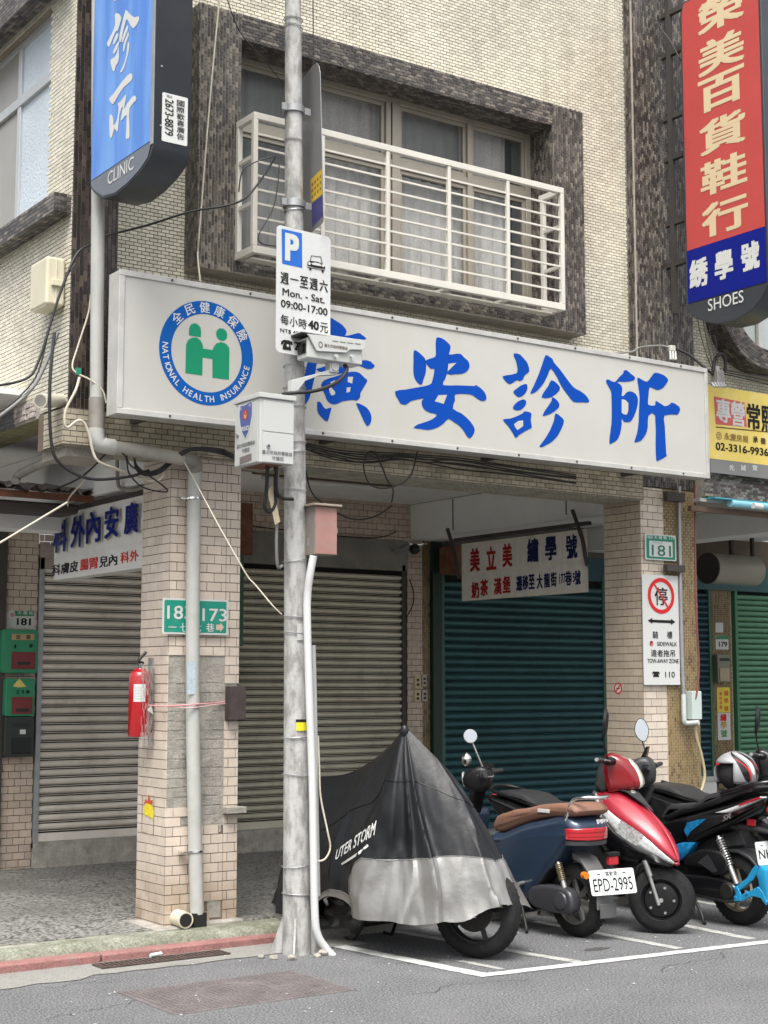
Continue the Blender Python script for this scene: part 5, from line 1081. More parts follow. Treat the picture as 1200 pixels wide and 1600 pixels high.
# ---- street name plate, house plates and notices on the pillars
P = Pl(0, 8.575, 0); t = thing('street_name_plate', 'green and white street plate reading 183 and 173 on the left pillar behind the pipe', 'street sign', tuple(aY(305,990,8.58)))
mk('plate', G().poly(P, rbox(P,254.5,934,356,992.5,.01), -.004, 0), m_white, t); mk('green_face', G().poly(P, rbox(P,257,937,353.5,989.5,.008), .001), M('street sign green', (.005,.24,.165), .4, var=.08, vs=9, damt=.15, ds=20, dirt=(.3,.4,.35)), t)
g = G(); cpx(g, '183', P, 280.5, 957, 39, 21, .012, .0025); cpx(g, '173', P, 335, 961, 38, 20, .012, .0025)
for ch, cx in (('一',269),('七',287),('七',308),('巷',328)): cpx(g, ch, P, cx, 980.5, 13, 13 if ch != '一' else 1.5, .01, .0025)
mk('lettering', g, m_white, t); mk('arrow', G().poly(P, [P.uv(*p) for p in ((337.5,976),(344,976),(344,972.5),(350,980),(344,988),(344,984.5),(337.5,984.5))], .0025), M('orange grey arrow', (.55,.42,.33), .5), t)
P = Pl(0, 8.575, 0); t = thing('house_number_plate', 'green framed white house number plate 181 on the right pillar', 'house number', tuple(aY(1033,876,8.58)))
mk('plate', G().poly(P, rbox(P,1007.5,833.5,1057,877,.012), -.004, 0), m_white, t); mk('green_face', G().poly(P, rbox(P,1009.5,835.5,1055,875,.01), .001), M('plate green', (.004,.20,.12), .4, var=.05), t); mk('white_field', G().poly(P, rbox(P,1014,844.5,1051,871.5,.008), .002), m_white, t)
g = G(); cpx(g, '183', P, 1014.5, 839, 9, 5, .02, .003); cpx(g, '大 龍 街', P, 1031.5, 840, 20, 5, .02, .003); cpx(g, '179', P, 1049.5, 841, 8, 5, .02, .003); mk('lettering', g, m_white, t); g = G(); cpx(g, '181', P, 1033, 860.5, 30, 17, .006, .003); cpx(g, 'Dalong St.', P, 1028, 848, 16, 2.6, 0, .003); mk('lettering', g, M('dark green print', (.004,.13,.08), .4), t)
P = Pl(0, 8.57, 0); t = thing('no_stopping_sign', 'tall white SIDEWALK TOW-AWAY ZONE notice with a red no-stopping ring on the right pillar', 'sign', tuple(aY(1033,1070,8.58)))
mk('plate', G().poly(P, rbox(P,1003,897,1063,1070,.006), -.004, 0), m_white, t); kz = 3.81; Z = lambda x_, y_: (960+x_/kz, 780+y_/kz)
c_ = P.uv(*Z(277,575)); rx = (P.uv(1053.5,931)[0]-P.uv(1012,931)[0])/2; ry = (P.uv(1033,903)[1]-P.uv(1033,959)[1])/2; ra = (rx+ry)/2
g = G().ring(P, circ(c_, rx, 40, ry), circ(c_, rx*.78, 40, ry*.78), .003); dx, dy = rx*.6, ry*.6; g.poly(P, [(c_[0]-dx,c_[1]+dy+.012),(c_[0]-dx+.012,c_[1]+dy+.02),(c_[0]+dx,c_[1]-dy-.012),(c_[0]+dx-.014,c_[1]-dy-.02)], .0036)
c2 = P.uv(1017.6,1005.3); g.ring(P, circ(c2, .021, 20), circ(c2, .016, 20), .003); g.poly(P, [(c2[0]-.013,c2[1]+.011),(c2[0]-.010,c2[1]+.014),(c2[0]+.013,c2[1]-.011),(c2[0]+.010,c2[1]-.014)], .0034)
mk('red_symbol', g, m_redl, t)
g = G(); cpx(g, '停', P, *Z(277,578), 20, 28, .012, .0025); g.poly(P, [P.uv(*Z(*p)) for p in ((197,722),(225,707),(225,717),(335,721),(335,712),(362,731),(335,748),(335,738),(225,733),(225,742))], .0025)
cpx(g, '騎', P, *Z(243,808), 8.5, 11.5, .01, .0025); cpx(g, '樓', P, *Z(328,808), 8.5, 11.5, .01, .0025); cpx(g, 'P', P, 1017.6, 1005.3, 3, 6, .03, .0025); cpx(g, 'SIDEWALK', P, *Z(312,862), 31, 6.5, .012, .0025); cpx(g, '違者拖吊', P, *Z(288,917), 38, 11, .01, .0025); cpx(g, 'TOW-AWAY ZONE', P, *Z(288,963), 49, 6.5, .012, .0025); cpx(g, '110', P, *Z(330,1044), 15, 9, .01, .0025)
g.poly(P, [P.uv(*Z(*p)) for p in ((222,1040),(228,1026),(265,1026),(270,1040),(262,1040),(258,1034),(266,1058),(228,1058),(236,1034),(231,1040))], .0025); mk('lettering', g, m_black, t)
# left wall plate and mailboxes
P = Pl(0, BY-.01, 0); t = thing('house_number_plate', 'small green topped house number 181 plate above the left mailboxes', 'house number', tuple(aY(32,981,BY))); kz = 4.446; Z = lambda x_, y_: (x_/kz, 940+y_/kz)
mk('plate', G().poly(P, rbox(P,11,954,53.5,982,.008), -.004, 0), M('greyed white plate', (.50,.52,.48), .5), t); mk('green_strip', G().poly(P, [P.uv(11.5,954.5),P.uv(53,954.5),P.uv(53,962.5),P.uv(11.5,962.5)], .001), M('strip green', (.01,.20,.07), .5), t)
g = G(); cpx(g, '181', P, *Z(165,140), 22, 11, .03, .002); mk('lettering', g, m_black, t); g = G(); cpx(g, '大 龍 街', P, *Z(175,78), 25, 5.5, .02, .003); g.poly(P, circ(P.uv(*Z(78,88)), .034, 18), .002); mk('lettering', g, m_white, t); mk('flower', G().poly(P, circ(P.uv(*Z(86,92)), .02, 8), .003), M('pink print', (.5,.2,.22), .5), t)
def mailbox(lab, x0, y0, x1, y1, mat, pan, doo, words, extra=None):
    PB = Pl(0, BY-.11, 0); a = PB.uv(x0, y0); b = PB.uv(x1, y1); t = thing('mailbox', lab, 'mailbox', (a[0], BY, b[1]))
    cx, cz = (a[0]+b[0])/2, (a[1]+b[1])/2; mk('box', G().poly(PB, rrect(cx, cz, (b[0]-a[0])/2, (a[1]-b[1])/2, .02, 4), -.11, 0), mat, t, bevel=.008)
    q = [PB.uv(*p) for p in pan]; mk('door', G().poly(PB, [(q[0][0],q[1][1]),(q[1][0],q[1][1]),(q[1][0],q[0][1]),(q[0][0],q[0][1])], .0, .008), doo, t, bevel=.003)
    g = G()
    for w_, cx, cy, ww, hh in words: cpx(g, w_, PB, cx, cy, ww, hh, .02, .005)
    if g.v: mk('lettering', g, m_black, t)
    return t, PB, q
m_mg = M('green enamel mailbox', (.02,.21,.10), .45, var=.1, vs=8); m_mr = M('dark red mailbox door', (.17,.02,.022), .45, var=.15, vs=9); m_mk = M('black green mailbox', (.022,.028,.024), .5, var=.1)
t, PB, q = mailbox('green mailbox with a red door and an ochre name strip, topmost of the three', 5,983,59,1052, m_mg, ((18,1018.7),(54.5,1045.5)), m_mr, [('1',23.5,1010,2.5,6),('樓',48,1009,6,6)])
mk('name_strip', G().poly(PB, [PB.uv(18.4,1000),PB.uv(53.5,1000),PB.uv(53.5,990.6),PB.uv(18.4,990.6)], .001, .004), M('ochre strip', (.36,.26,.12), .5), t); g = G(); cpx(g, '信', PB, 28, 995.2, 7, 7, .02, .005); cpx(g, '箱', PB, 44, 995.2, 7, 7, .02, .005); mk('lettering', g, m_black, t); mk('slot', G().poly(PB, [PB.uv(27,1039),PB.uv(47,1039),PB.uv(47,1034),PB.uv(27,1034)], .0085), m_wire, t)
t, PB, q = mailbox('green mailbox with a red door and a tilted yellow sticker, middle of the three', 9.5,1060,54,1119, m_mg, ((18.4,1089),(50,1115.5)), m_mr, [('2 3',31,1081,12,5.5),('樓',43,1081,6,5.5)])
mk('sticker', G().poly(PB, [PB.uv(20,1072),PB.uv(30,1060),PB.uv(41,1073),PB.uv(28,1074)], .002), M('yellow paper', (.6,.48,.12), .6), t); mk('slot', G().poly(PB, [PB.uv(24,1112),PB.uv(45,1112),PB.uv(45,1107),PB.uv(24,1107)], .0085), m_wire, t)
t, PB, q = mailbox('black plastic mailbox with a dark window, lowest of the three', 8,1120,53,1182, m_mk, ((18,1153),(47.5,1177)), M('black window', (.008,.012,.010), .2), [])
mk('slot', G().poly(PB, [PB.uv(19,1136),PB.uv(48,1136),PB.uv(48,1129.5),PB.uv(19,1129.5)], .001), m_wire, t); mk('label', G().poly(PB, [PB.uv(31,1147),PB.uv(40,1147),PB.uv(40,1140),PB.uv(31,1140)], .001), m_pap, t)
# extinguisher
c_ = aX(218, 1100, 4.235); zlo = aX(216,1151,4.235).z; zhi = aX(216,1046,4.235).z; base = Vector((c_.x, c_.y, zlo)); h_ = zhi - zlo
t = thing('fire_extinguisher', 'red fire extinguisher in torn clear wrap tied to the side of the left pillar', 'fire extinguisher', tuple(base))
m_ext = M('fire red enamel', (.38,.006,.010), .25, var=.04, coat=.5)
mk('cylinder', G().lathe([(.064,0),(.070,.012),(.070,h_-.05),(.062,h_-.022),(.038,h_),(.022,h_+.008)], base, (0,0,1), 28), m_ext, t, smooth=50)
mk('valve', G().cyl(base+Vector((0,0,h_+.006)), base+Vector((0,0,h_+.04)), .016, 12), m_chrome, t, smooth=40); mk('handle', G().tube([base+Vector((.02,-.0,h_+.04)), base+Vector((-.02,-.015,h_+.055)), base+Vector((-.06,-.03,h_+.10)) if 0 else base+Vector((.03,-.02,h_+.11))], .010, 8, 4), m_wire, t)
def cylpatch(a0, a1, z0, z1, r_=.0712, n=10):
    V = []; 
    for k in range(n+1):
        q = math.radians(a0+(a1-a0)*k/n)
        for z in (z0, z1): V.append(base + Vector((math.cos(q)*r_, math.sin(q)*r_, z)))
    return G().add(V, [(2*k,2*k+2,2*k+3,2*k+1) for k in range(n)])
mk('label', cylpatch(212, 275, h_*.52, h_*.78), m_white, t)
lb = Pl(base.x, base.y, 0); g = G()
for k in range(5): g.join(cylpatch(218, 268, h_*(.56+.04*k), h_*(.567+.04*k), .0718))
mk('label_print', g, M('faint print', (.35,.35,.35), .6), t)
g = G(); rn = random.Random(2)
for k in range(26):
    a_ = math.radians(250 + k*5.2)
    for j in range(12):
        r_ = .078 + rn.uniform(-.004,.016); g.v.append(base + Vector((math.cos(a_)*r_, math.sin(a_)*r_, -.06 + j*.046 + rn.uniform(-.006,.006))))
for k in range(25):
    for j in range(11):
        if not (k < 6 and 1 < j < 9 and (k + j) % 3): g.f.append((k*12+j, k*12+12+j, k*12+13+j, k*12+j+1)); g.m.append(0)
mk('torn_wrap', g, M('grimy clear plastic', (.38,.36,.34), .35, var=.3, vs=30, alpha=.42), t, smooth=20, fix=False)
mk('peeled_flap', G().add([base+Vector(p) for p in ((.01,-.085,.17),(.05,-.10,.14),(.03,-.11,.20))], [(0,1,2)]), m_white, t)
mk('bracket', G().box((4.305,base.y-.03,base.z+.2),(4.318,base.y+.03,base.z+.5)), m_steel, t)
zs = aY(300,1102,8.6).z
cable('pink_string', 'pink plastic string tied round the left pillar to hold the extinguisher', [(232,1102,8.75),(258,1103,8.585),(300,1101,8.47),(340,1098,8.585),(377,1093,8.60)], .005, M('pink string', (.62,.28,.29), .6, var=.15, vs=40), 'string')
cable('pink_string', 'second pink string a little lower round the left pillar', [(258,1104,8.583),(300,1106,8.472),(345,1100,8.582),(378,1100,8.60)], .004, M('pale pink string', (.66,.42,.41), .6), 'string')
# stickers
def sticker(name, lab, P, pts, mat, cat='sticker', n=.0015): return mk(name, G().poly(P, [P.uv(*p) for p in pts], n), mat, label=lab, cat=cat)
PP = PX(4.3165)
o = sticker('warning_sticker', 'worn yellow and red warning sticker low on the side of the left pillar', PP, [(225,1262),(229,1252),(237,1254),(241,1268),(240,1280),(230,1274),(226,1274)], M('yellow sticker print', (.70,.56,.03), .5, var=.2, vs=50)); mk('red_crown', G().poly(PP, [PP.uv(*p) for p in ((225,1256),(228,1248),(231,1252),(233,1240),(235,1251),(239,1250),(238,1258),(230,1255))], .002), M('brick red print', (.45,.08,.03), .5), o)
mk('frame_mark', G().ring(PP, [PP.uv(*p) for p in ((222,1242),(241,1244),(240,1306),(221,1300))], [PP.uv(*p) for p in ((222.7,1243),(240.3,1245),(239.3,1305),(221.7,1299))], .001), M('brown outline', (.25,.18,.10), .6), o)
PR2 = PX(RX0-.0015); c_ = PR2.uv(966,1075.5); g = G(); ra = .045
o = mk('no_smoking_sticker', G().poly(PR2, circ(c_, ra*.8, 20), .001), m_pap, label='small round red no-smoking sticker on the side of the right pillar', cat='sticker')
g = G().ring(PR2, circ(c_, ra, 24), circ(c_, ra*.76, 24), .002); g.poly(PR2, [(c_[0]-.03,c_[1]-.022),(c_[0]-.022,c_[1]-.03),(c_[0]+.03,c_[1]+.022),(c_[0]+.022,c_[1]+.03)], .0025); mk('red_ring', g, m_redl, o); mk('cigarette', G().poly(PR2, [(c_[0]-.02,c_[1]-.004),(c_[0]+.02,c_[1]-.004),(c_[0]+.02,c_[1]+.004),(c_[0]-.02,c_[1]+.004)], .002), m_black, o)
# iron bits on the left pillar
mk('iron_box', G().box((4.728,8.53,aY(365,1125,8.55).z),(4.845,8.598,aY(365,1072,8.55).z)), M('dark brown rusted iron', (.06,.045,.042), .8, var=.3, vs=20), label='dark rusted iron box on the right edge of the left pillar', cat='bracket', bevel=.004)
mk('iron_bracket', G().box((4.72,8.53,aY(362,1271,8.56).z),(4.86,8.598,aY(362,1261,8.56).z)), m_cement, label='short grey iron bracket low on the left pillar', cat='bracket', bevel=.004)
mk('rusty_plate', G().box((6.62,BY-.14,aY(368,868,BY).z),(6.76,BY-.10,aY(368,788,BY).z)), m_rust, label='rusty steel plate hanging beside the left pillar above the shutter', cat='plate')
mk('rusty_box', G().box((8.90,BY-.35,aY(688,895,BY-.3).z),(9.18,BY-.1,aY(688,852,BY-.3).z)), m_rust, label='dark rust red motor box above the teal shutter', cat='box', bevel=.005)
mk('motor_case', G().box((6.60,BY-.16,aY(362,1010,BY).z),(6.665,BY-.09,aY(362,870,BY).z)), m_ggreen, label='green shutter motor case beside the left pillar', cat='box', bevel=.01)
# ceiling lamp
t = thing('ceiling_lamp', 'unlit fluorescent fitting with a brown cover on the arcade ceiling', 'lamp', (6.5,10.3,3.35))
mk('housing', G().box((5.9,10.16,3.255),(7.27,10.34,3.35)), M('rusty brown lamp housing', (.12,.045,.028), .6, var=.25, vs=6), t, bevel=.01); mk('tube', G().cyl((5.95,10.25,3.225),(7.2,10.25,3.225),.02,12), M('dusty white tube', (.55,.53,.49), .4), t, smooth=40)
# switches on the middle pilaster
me_cols = [M('cream switch plate', (.50,.43,.27), .5), M('grey switch plate', (.42,.38,.33), .5)]
for i, (x0, y0, x1, y1, lab) in enumerate(((646,1055,656,1076,'cream double switch plate, upper left of the four beside the teal shutter'),(658,1054,665,1073,'grey switch plate, upper right of the four beside the teal shutter'),(646,1078,656,1097,'cream double switch plate, lower left of the four beside the teal shutter'),(658,1078,666,1096,'grey switch plate, lower right of the four beside the teal shutter'))):
    PB = Pl(0, BY-.005, 0); a = PB.uv(x0,y0); b = PB.uv(x1,y1); o = mk('switch_plate', G().pbox(PB, a[0], b[0], b[1], a[1], -.01, .02), me_cols[i % 2], label=lab, cat='switch', bevel=.004)
    for k in (.3,.65): zz = b[1] + (a[1]-b[1])*k; mk('toggle', G().pbox(PB, (a[0]+b[0])/2-.012, (a[0]+b[0])/2+.012, zz-.012, zz+.012, .0205, .026), m_frameg, o)
PB = Pl(0, BY-.004, 0); mk('bare_patch', G().poly(PB, [PB.uv(*p) for p in ((638,984),(655,984),(656,1012),(640,1014))], -.003, .002), m_cement, label='patch of bare cement on the tiled pilaster left of the teal shutter', cat='patch')
mk('dark_slot', G().poly(PB, [PB.uv(*p) for p in ((645,1016),(648,1016),(648,1040),(645,1040))], .003), m_rust, label='narrow rusty slot in the tiled pilaster under the bare patch', cat='slot')
c_ = aY(648,858,BY-.05); t = thing('dome_camera', 'small round black camera on the pilaster under the cross beam', 'surveillance camera', tuple(c_)); mk('dome', G().ball((0,0,0), .05), m_wire, t, local=True, smooth=60); mk('base', G().cyl(c_+Vector((0,.0,0)), c_+Vector((.03,.05,.0)), .055, 16), m_pvcd, t)
c_ = aY(624,860,BY-.15); t = thing('wall_camera', 'small grey bullet camera on the tiles above the middle shutter', 'surveillance camera', tuple(c_)); mk('body', G().cyl(c_+Vector((.09,0,.05)), c_+Vector((-.06,-.03,-.02)), .03, 12), m_wiregr, t, smooth=40); mk('mount', G().cyl(c_, c_+Vector((.02,.15,.0)), .014, 8), m_wiregr, t)
# neighbour: fittings on the ochre pillar and pilaster
t = thing('metal_conduit', 'grey steel conduit with a pale box running down the ochre pillar', 'conduit', tuple(aY(1075,1130,8.57)))
mk('pipe', G().tube(pxt([(1061,760,8.56),(1063,900,8.56),(1066,1030,8.56),(1068,1085,8.56)]), .016, 10), m_steel, t, smooth=50)
mk('box', G().box(tuple(aY(1068,1124,8.60)+Vector((0,-.10,0))), tuple(aY(1082,1080,8.60)) ), M('pale blue grey box', (.46,.52,.50), .4, var=.05), t, bevel=.006)
mk('foot_pipe', G().tube(pxt([(1068,1085,8.55),(1069,1125,8.55),(1072,1130,8.55),(1092,1129,8.45)]), .02, 10, 3), M('pale pvc', (.50,.54,.52), .4), t, smooth=50)
t = thing('pillar_bracket', 'black iron bracket on the ochre pillar under the house number', 'bracket', tuple(aY(1048,888,8.55))); mk('arm', G().box(tuple(aY(1036,893,8.57)+Vector((0,-.05,0))), tuple(aY(1064,884,8.57))), m_frameg, t, bevel=.004)
t = thing('pillar_bracket', 'black iron bracket on the ochre pillar just under the end of the clinic sign', 'bracket', tuple(aY(1048,778,8.55))); mk('arm', G().box(tuple(aY(1036,783,8.57)+Vector((0,-.05,0))), tuple(aY(1064,771,8.57))), m_frameg, t, bevel=.004)
cable('hose', 'thin dark red hose hanging in front of the slate blue shutter', [(1086,755,8.5),(1086,860,8.5),(1088,960,8.5),(1092,1040,8.5),(1088,1085,8.5),(1082,1098,8.52)], .0085, M('dark red hose', (.17,.055,.045), .5), 'hose', 8)
cable('hose', 'beige hose drooping from the ochre pillar in front of the slate blue shutter', [(1086,1132,8.5),(1089,1155,8.5),(1096,1180,8.5),(1101,1210,8.5),(1097,1232,8.5),(1090,1245,8.5)], .012, M('beige hose', (.42,.36,.22), .5), 'hose', 8)
PB = Pl(0, BY-.01, 0)
t = thing('house_number_plate', 'small green topped house number 179 plate on the ochre pilaster', 'house number', tuple(aY(1130,1012,BY))); mk('plate', G().poly(PB, rbox(PB,1118,993,1138.5,1015,.006), -.003, 0), m_white, t); mk('green_strip', G().poly(PB, [PB.uv(1118.5,999),PB.uv(1138,999),PB.uv(1138,993.5),PB.uv(1118.5,993.5)], .001), M('strip green b', (.01,.20,.07), .5), t); g = G(); cpx(g, '179', PB, 1129.5, 1006.5, 13, 8, .03, .002); mk('lettering', g, m_black, t)
mk('paper_note', G().poly(PB, [PB.uv(1118,988),PB.uv(1130,988),PB.uv(1130,973),PB.uv(1118,973)], -.002, .001), m_white, label='small white note pasted above the 179 plate', cat='note')
t = thing('mailbox', 'grey steel mailbox with a cream door on the ochre pilaster by the green shutter', 'mailbox', tuple(aY(1131,1065,BY))); PB2 = Pl(0, BY-.09, 0); a = PB2.uv(1121,1023); b = PB2.uv(1142,1066)
mk('box', G().pbox(PB2, a[0], b[0], b[1], a[1], -.09, 0), M('olive grey steel', (.19,.20,.15), .4, metal=.3), t, bevel=.004); q = PB2.uv(1124,1044); r_ = PB2.uv(1140,1064); mk('door', G().pbox(PB2, q[0], r_[0], r_[1], q[1], .0005, .008), M('cream door', (.38,.31,.20), .5), t, bevel=.003); q = PB2.uv(1124,1028); r_ = PB2.uv(1140,1033); mk('slot', G().pbox(PB2, q[0], r_[0], r_[1], q[1], .0005, .002), m_wire, t)
def poster(lab, x0, y0, x1, y1, mat, chars):
    a = PB.uv(x0,y0); b = PB.uv(x1,y1); o = mk('poster', G().pbox(PB, a[0], b[0], b[1], a[1], -.004, .001), mat, label=lab, cat='poster')
    cols = {}
    for ch, cx, cy, s_, m_ in chars: cols.setdefault(m_.name, (m_, G())); cpx(cols[m_.name][1], ch, PB, cx, cy, s_, s_*1.15, .03, .003)
    for m_, g in cols.values(): mk('lettering', g, m_, o)
m_org = M('orange red print', (.55,.13,.02), .5); m_grn = M('green print', (.06,.22,.05), .5)
poster('yellow poster with red characters beside the green shutter', 1120,1074,1141,1113, M('yellow poster paper', (.72,.56,.05), .6), [('繡',1134.5,1083,7,m_org),('學',1134.5,1095,7,m_org),('號',1134.5,1107,7,m_org),('修',1126,1084,4.5,m_org),('改',1126,1091,4.5,m_org),('衣',1126,1098,4.5,m_org),('服',1126,1105,4.5,m_org)])
poster('white poster with red, ochre and green characters beside the green shutter', 1121,1114,1142,1156, m_white, [('繡',1130,1121,10,m_redl),('學',1130.5,1133,10,M('ochre print',(.40,.28,.04),.5)),('號',1131,1146,10,m_grn)])
# left awning of rusty sheets
t = thing('rusty_awning', 'ragged rusty corrugated awning sheet at the left edge under the overhang', 'awning', (4.0, 10.6, 2.95)); g = G(); n = 44; rn = random.Random(6)
for s_, dz in ((0, 0), (1, -.012)):
    for i in range(n+1):
        x = 3.2 + 1.24*i/n
        for j in range(6):
            y = 9.9 + .9*j/5; g.v.append(Vector((x + (rn.uniform(-.02,.02) if i == n else 0), y + (rn.uniform(-.03,.03) if j == 0 else 0), 2.95 + .03*j + .016*math.sin(i*1.25) + dz + (rn.uniform(-.012,.02) if j == 0 or i > n-3 else 0))))
for s_ in (0, 1):
    b_ = s_*(n+1)*6
    for i in range(n):
        for j in range(5): g.f.append((b_+i*6+j, b_+i*6+6+j, b_+i*6+7+j, b_+i*6+j+1)); g.m.append(0)
mk('sheet', g, M('pale and rusty corrugated sheet', (.30,.28,.26), .6, metal=.3, var=.3, vs=9, damt=.8, ds=6, dirt=(.13,.05,.025)), t, smooth=40, fix=False)
mk('rail', G().box((3.2,9.93,2.885),(4.38,9.97,2.93)), m_rust, t); mk('gutter', G().box((3.2,10.0,2.80),(4.30,10.3,2.87)), m_frameg, t, bevel=.02)
mk('fascia', G().box((3.2,10.35,2.70),(4.32,10.55,2.86)), m_plaster, t, bevel=.01)
mk('side_post', G().box((4.25,11.9,.13),(4.5,12.3,3.3)), m_frameg, t)
# ---- loose cables
cb_ = [('thick black cable looping from the meter box under the corner', [(141,382,8.35),(118,400,8.3),(90,470,8.3),(62,560,8.3),(40,592,8.3),(-20,605,8.3)], .008, m_wire),
 ('black cable swinging down from the meter box past the corner', [(85,520,8.4),(78,600,8.35),(80,690,8.35),(95,725,8.35),(140,748,8.35),(200,745,8.4),(232,735,8.5)], .010, m_wire),
 ('black cable from the blade sign across the window to the pole', [(165,368,8.3),(230,352,8.1),(300,330,8.0),(350,322,7.95),(385,308,7.9),(415,270,7.88),(430,245,7.85)], .007, m_wire),
 ('second strand of the black cable tied beside the pole', [(373,300,7.93),(378,270,7.9),(395,255,7.88),(428,244,7.85)], .004, m_wire),
 ('thin black wire loop hanging left of the pole', [(437,245,7.8),(434,290,7.78),(425,330,7.78),(405,365,7.78),(408,380,7.78),(432,385,7.78)], .004, m_wire),
 ('thin dark wire falling from above to the pole', [(352,-10,7.7),(375,50,7.75),(410,90,7.78),(440,128,7.82)], .0035, m_wire),
 ('grey wire running up beside the turned sign', [(489,-5,7.8),(489.5,50,7.8),(490,100,7.8)], .0035, m_wire),
 ('pale cable hanging down the left of the window surround', [(343,0,8.45),(335,80,8.45),(326,180,8.45),(318,280,8.45),(311,370,8.45),(309,400,8.45),(313,440,8.2)], .006, m_wirew),
 ('cream cable coming down the dark corner to a green connector', [(142,460,8.5),(138,490,8.5),(122,540,8.5),(113,572,8.48),(122,584,8.45),(140,593,8.42),(160,610,8.40),(166,630,8.40)], .006, m_wirew),
 ('thick cream cable snaking down from the corner to the pillar top', [(124,590,8.45),(118,610,8.4),(103,640,8.4),(101,660,8.4),(106,668,8.4),(122,657,8.38),(132,662,8.38),(140,682,8.38),(145,705,8.38),(155,722,8.38),(185,734,8.45),(215,745,8.5),(240,752,8.5),(254,745,8.5),(257,732,8.55)], .009, m_wirew),
 ('cream string stretched from the rain pipe to the utility pole', [(288,722,8.40),(310,762,8.35),(340,818,8.2),(372,875,8.05),(388,902,8.0),(400,915,7.95),(425,945,7.85),(440,960,7.84)], .005, m_wirew),
 ('cream rope running from the awning to the left edge', [(105,785,8.6),(60,812,8.6),(0,848,8.6),(-20,858,8.6)], .007, m_wirew),
 ('cream cord hanging from the corner beam to the awning', [(158,715,8.6),(130,752,8.9),(108,778,9.3),(106,790,9.5)], .006, m_wirew),
 ('grey cable bundle climbing the left wall', [(90,520,8.5),(75,560,8.5),(55,600,8.45),(32,625,8.4),(0,650,8.4),(-20,665,8.4)], .012, m_wiregr),
 ('black wire beside the grey bundle on the left wall', [(118,412,8.45),(100,440,8.42),(80,500,8.4),(60,580,8.4),(30,620,8.4),(0,642,8.4)], .005, m_wire),
 ('black wire loop in front of the left pillar top', [(165,690,8.4),(195,712,8.42),(202,740,8.45),(225,762,8.45),(262,768,8.45),(240,748,8.45),(205,728,8.42),(198,712,8.4)], .005, m_wire),
 ('black cable crossing from the corner beam to the left awning', [(168,706,8.5),(140,735,8.7),(115,752,9.0),(80,766,9.4)], .006, m_wire)]
for lab, L, r_, m_ in cb_: cable('cable', lab, L, r_, m_, 'cable', 6)
mk('cable_connector', G().box(tuple(aY(117,586,8.47)), tuple(aY(127,575,8.44))), M('green connector', (.01,.22,.13), .4), label='small green connector on the cream cable at the dark corner', cat='connector')
# thick bundle at the pillar top and wires beneath the sign
rn = random.Random(12)
for i in range(4):
    d = i*2.2
    cable('cable', ['lowest','second lowest','second highest','highest'][3-i] + ' black cable of the bundle drooping to the left pillar', [(210,716+d*.5,8.44),(214,728+d,8.46),(228,738+d*.7,8.48),(250,732+d,8.5),(275,712+d,8.42),(300,700+d*.5,8.38),(345,702+d,8.3),(372,712+d,8.1),(440,722+d,7.95)], .007, m_wire, 'cable', 6, 5, 'cables under the clinic sign')
labs = ['taut black wire under the sign right of the pole','sagging black wire under the sign right of the pole','lowest sagging black wire under the sign','short black wire dipping below the sign right of the pole','long black wire hugging the sign underside','black wire that meets the cross beam under the sign']
for i in range(6):
    cable('cable', labs[i], [(470,690+i*2,8.2)] + [(x_, y0_ + i*3.2*rn.uniform(.6,1.2), 8.3+.03*i) for x_, y0_ in ((520,702),(570,707),(620,708),(660,711),(720,716),(800,728),(900,742))], .0055, m_wire, 'cable', 5, 4, 'cables under the clinic sign')
cable('cable', 'loose black loop hanging under the sign right of the pole', [(652,706,8.3),(640,745,8.3),(610,762,8.3),(580,758,8.3),(568,730,8.3),(575,708,8.3),(583,706,8.3),(593,720,8.3),(605,750,8.32),(614,765,8.4),(612,785,8.6)], .0055, m_wire)
cable('cable', 'long black wire falling behind the junction box', [(478,735,8.2),(485,765,8.3),(500,783,8.4),(530,803,8.6),(560,812,8.8),(590,805,9.0),(612,790,9.3)], .0055, m_wire)
cable('cable', 'white cable running along the top of the clinic sign to a splitter', [(940,553,8.25),(985,550,8.3),(1000,543,8.35),(1030,540,8.38),(1045,543,8.36)], .008, m_wiregr)
t = thing('cable_splitter', 'grey cable splitter with three plugs above the right end of the clinic sign', 'cable splitter', tuple(aY(1050,545,8.36)))
mk('body', G().box(tuple(aY(1043,549,8.38)), tuple(aY(1056,540,8.34))), M('dirty white plastic', (.50,.48,.43), .5, var=.1), t, bevel=.006)
for x_ in (1047,1051,1055): mk('plug', G().cyl(aY(x_,549,8.35), aY(x_+1,562,8.33), .010, 10), m_pvc, t, smooth=40)
cable('cable', 'black cable leading from the splitter to the junction above the yellow banner', [(1055,544,8.36),(1075,553,8.3),(1090,565,8.25),(1105,578,8.2),(1114,585,8.2)], .012, m_wire)
t = thing('cable_junction', 'grey aerial cable junction block hanging beside the right end of the clinic sign', 'cable junction', tuple(aY(1120,595,8.2)))
mk('block', G().box(tuple(aY(1110,603,8.24)), tuple(aY(1132,579,8.16))), M('grey cast block', (.30,.285,.26), .5, metal=.3, var=.2, vs=30), t, bevel=.01)
for i in range(5): p = aY(1112+i*4.4, 598, 8.15); mk('terminal', G().cyl(p, p+Vector((0,-.03,-.04)), .010, 8), m_steel, t)
mk('cap', G().cyl(aY(1121,580,8.2), aY(1119,572,8.2), .02, 10), m_boxw, t)
cable('cable', 'thick black cable loop above the junction block', [(1114,580,8.2),(1117,562,8.2),(1126,553,8.2),(1133,562,8.2),(1133,582,8.2)], .014, m_wire)
labs = ['upper','middle','lower']
for i in range(3): cable('cable', labs[i] + ' grey aerial wire of three running from the junction to the right edge', [(1130,578+i*3,8.2),(1165,584+i*4,8.25),(1215,592+i*6,8.3)], .005, m_wire, 'cable', 5, 4)
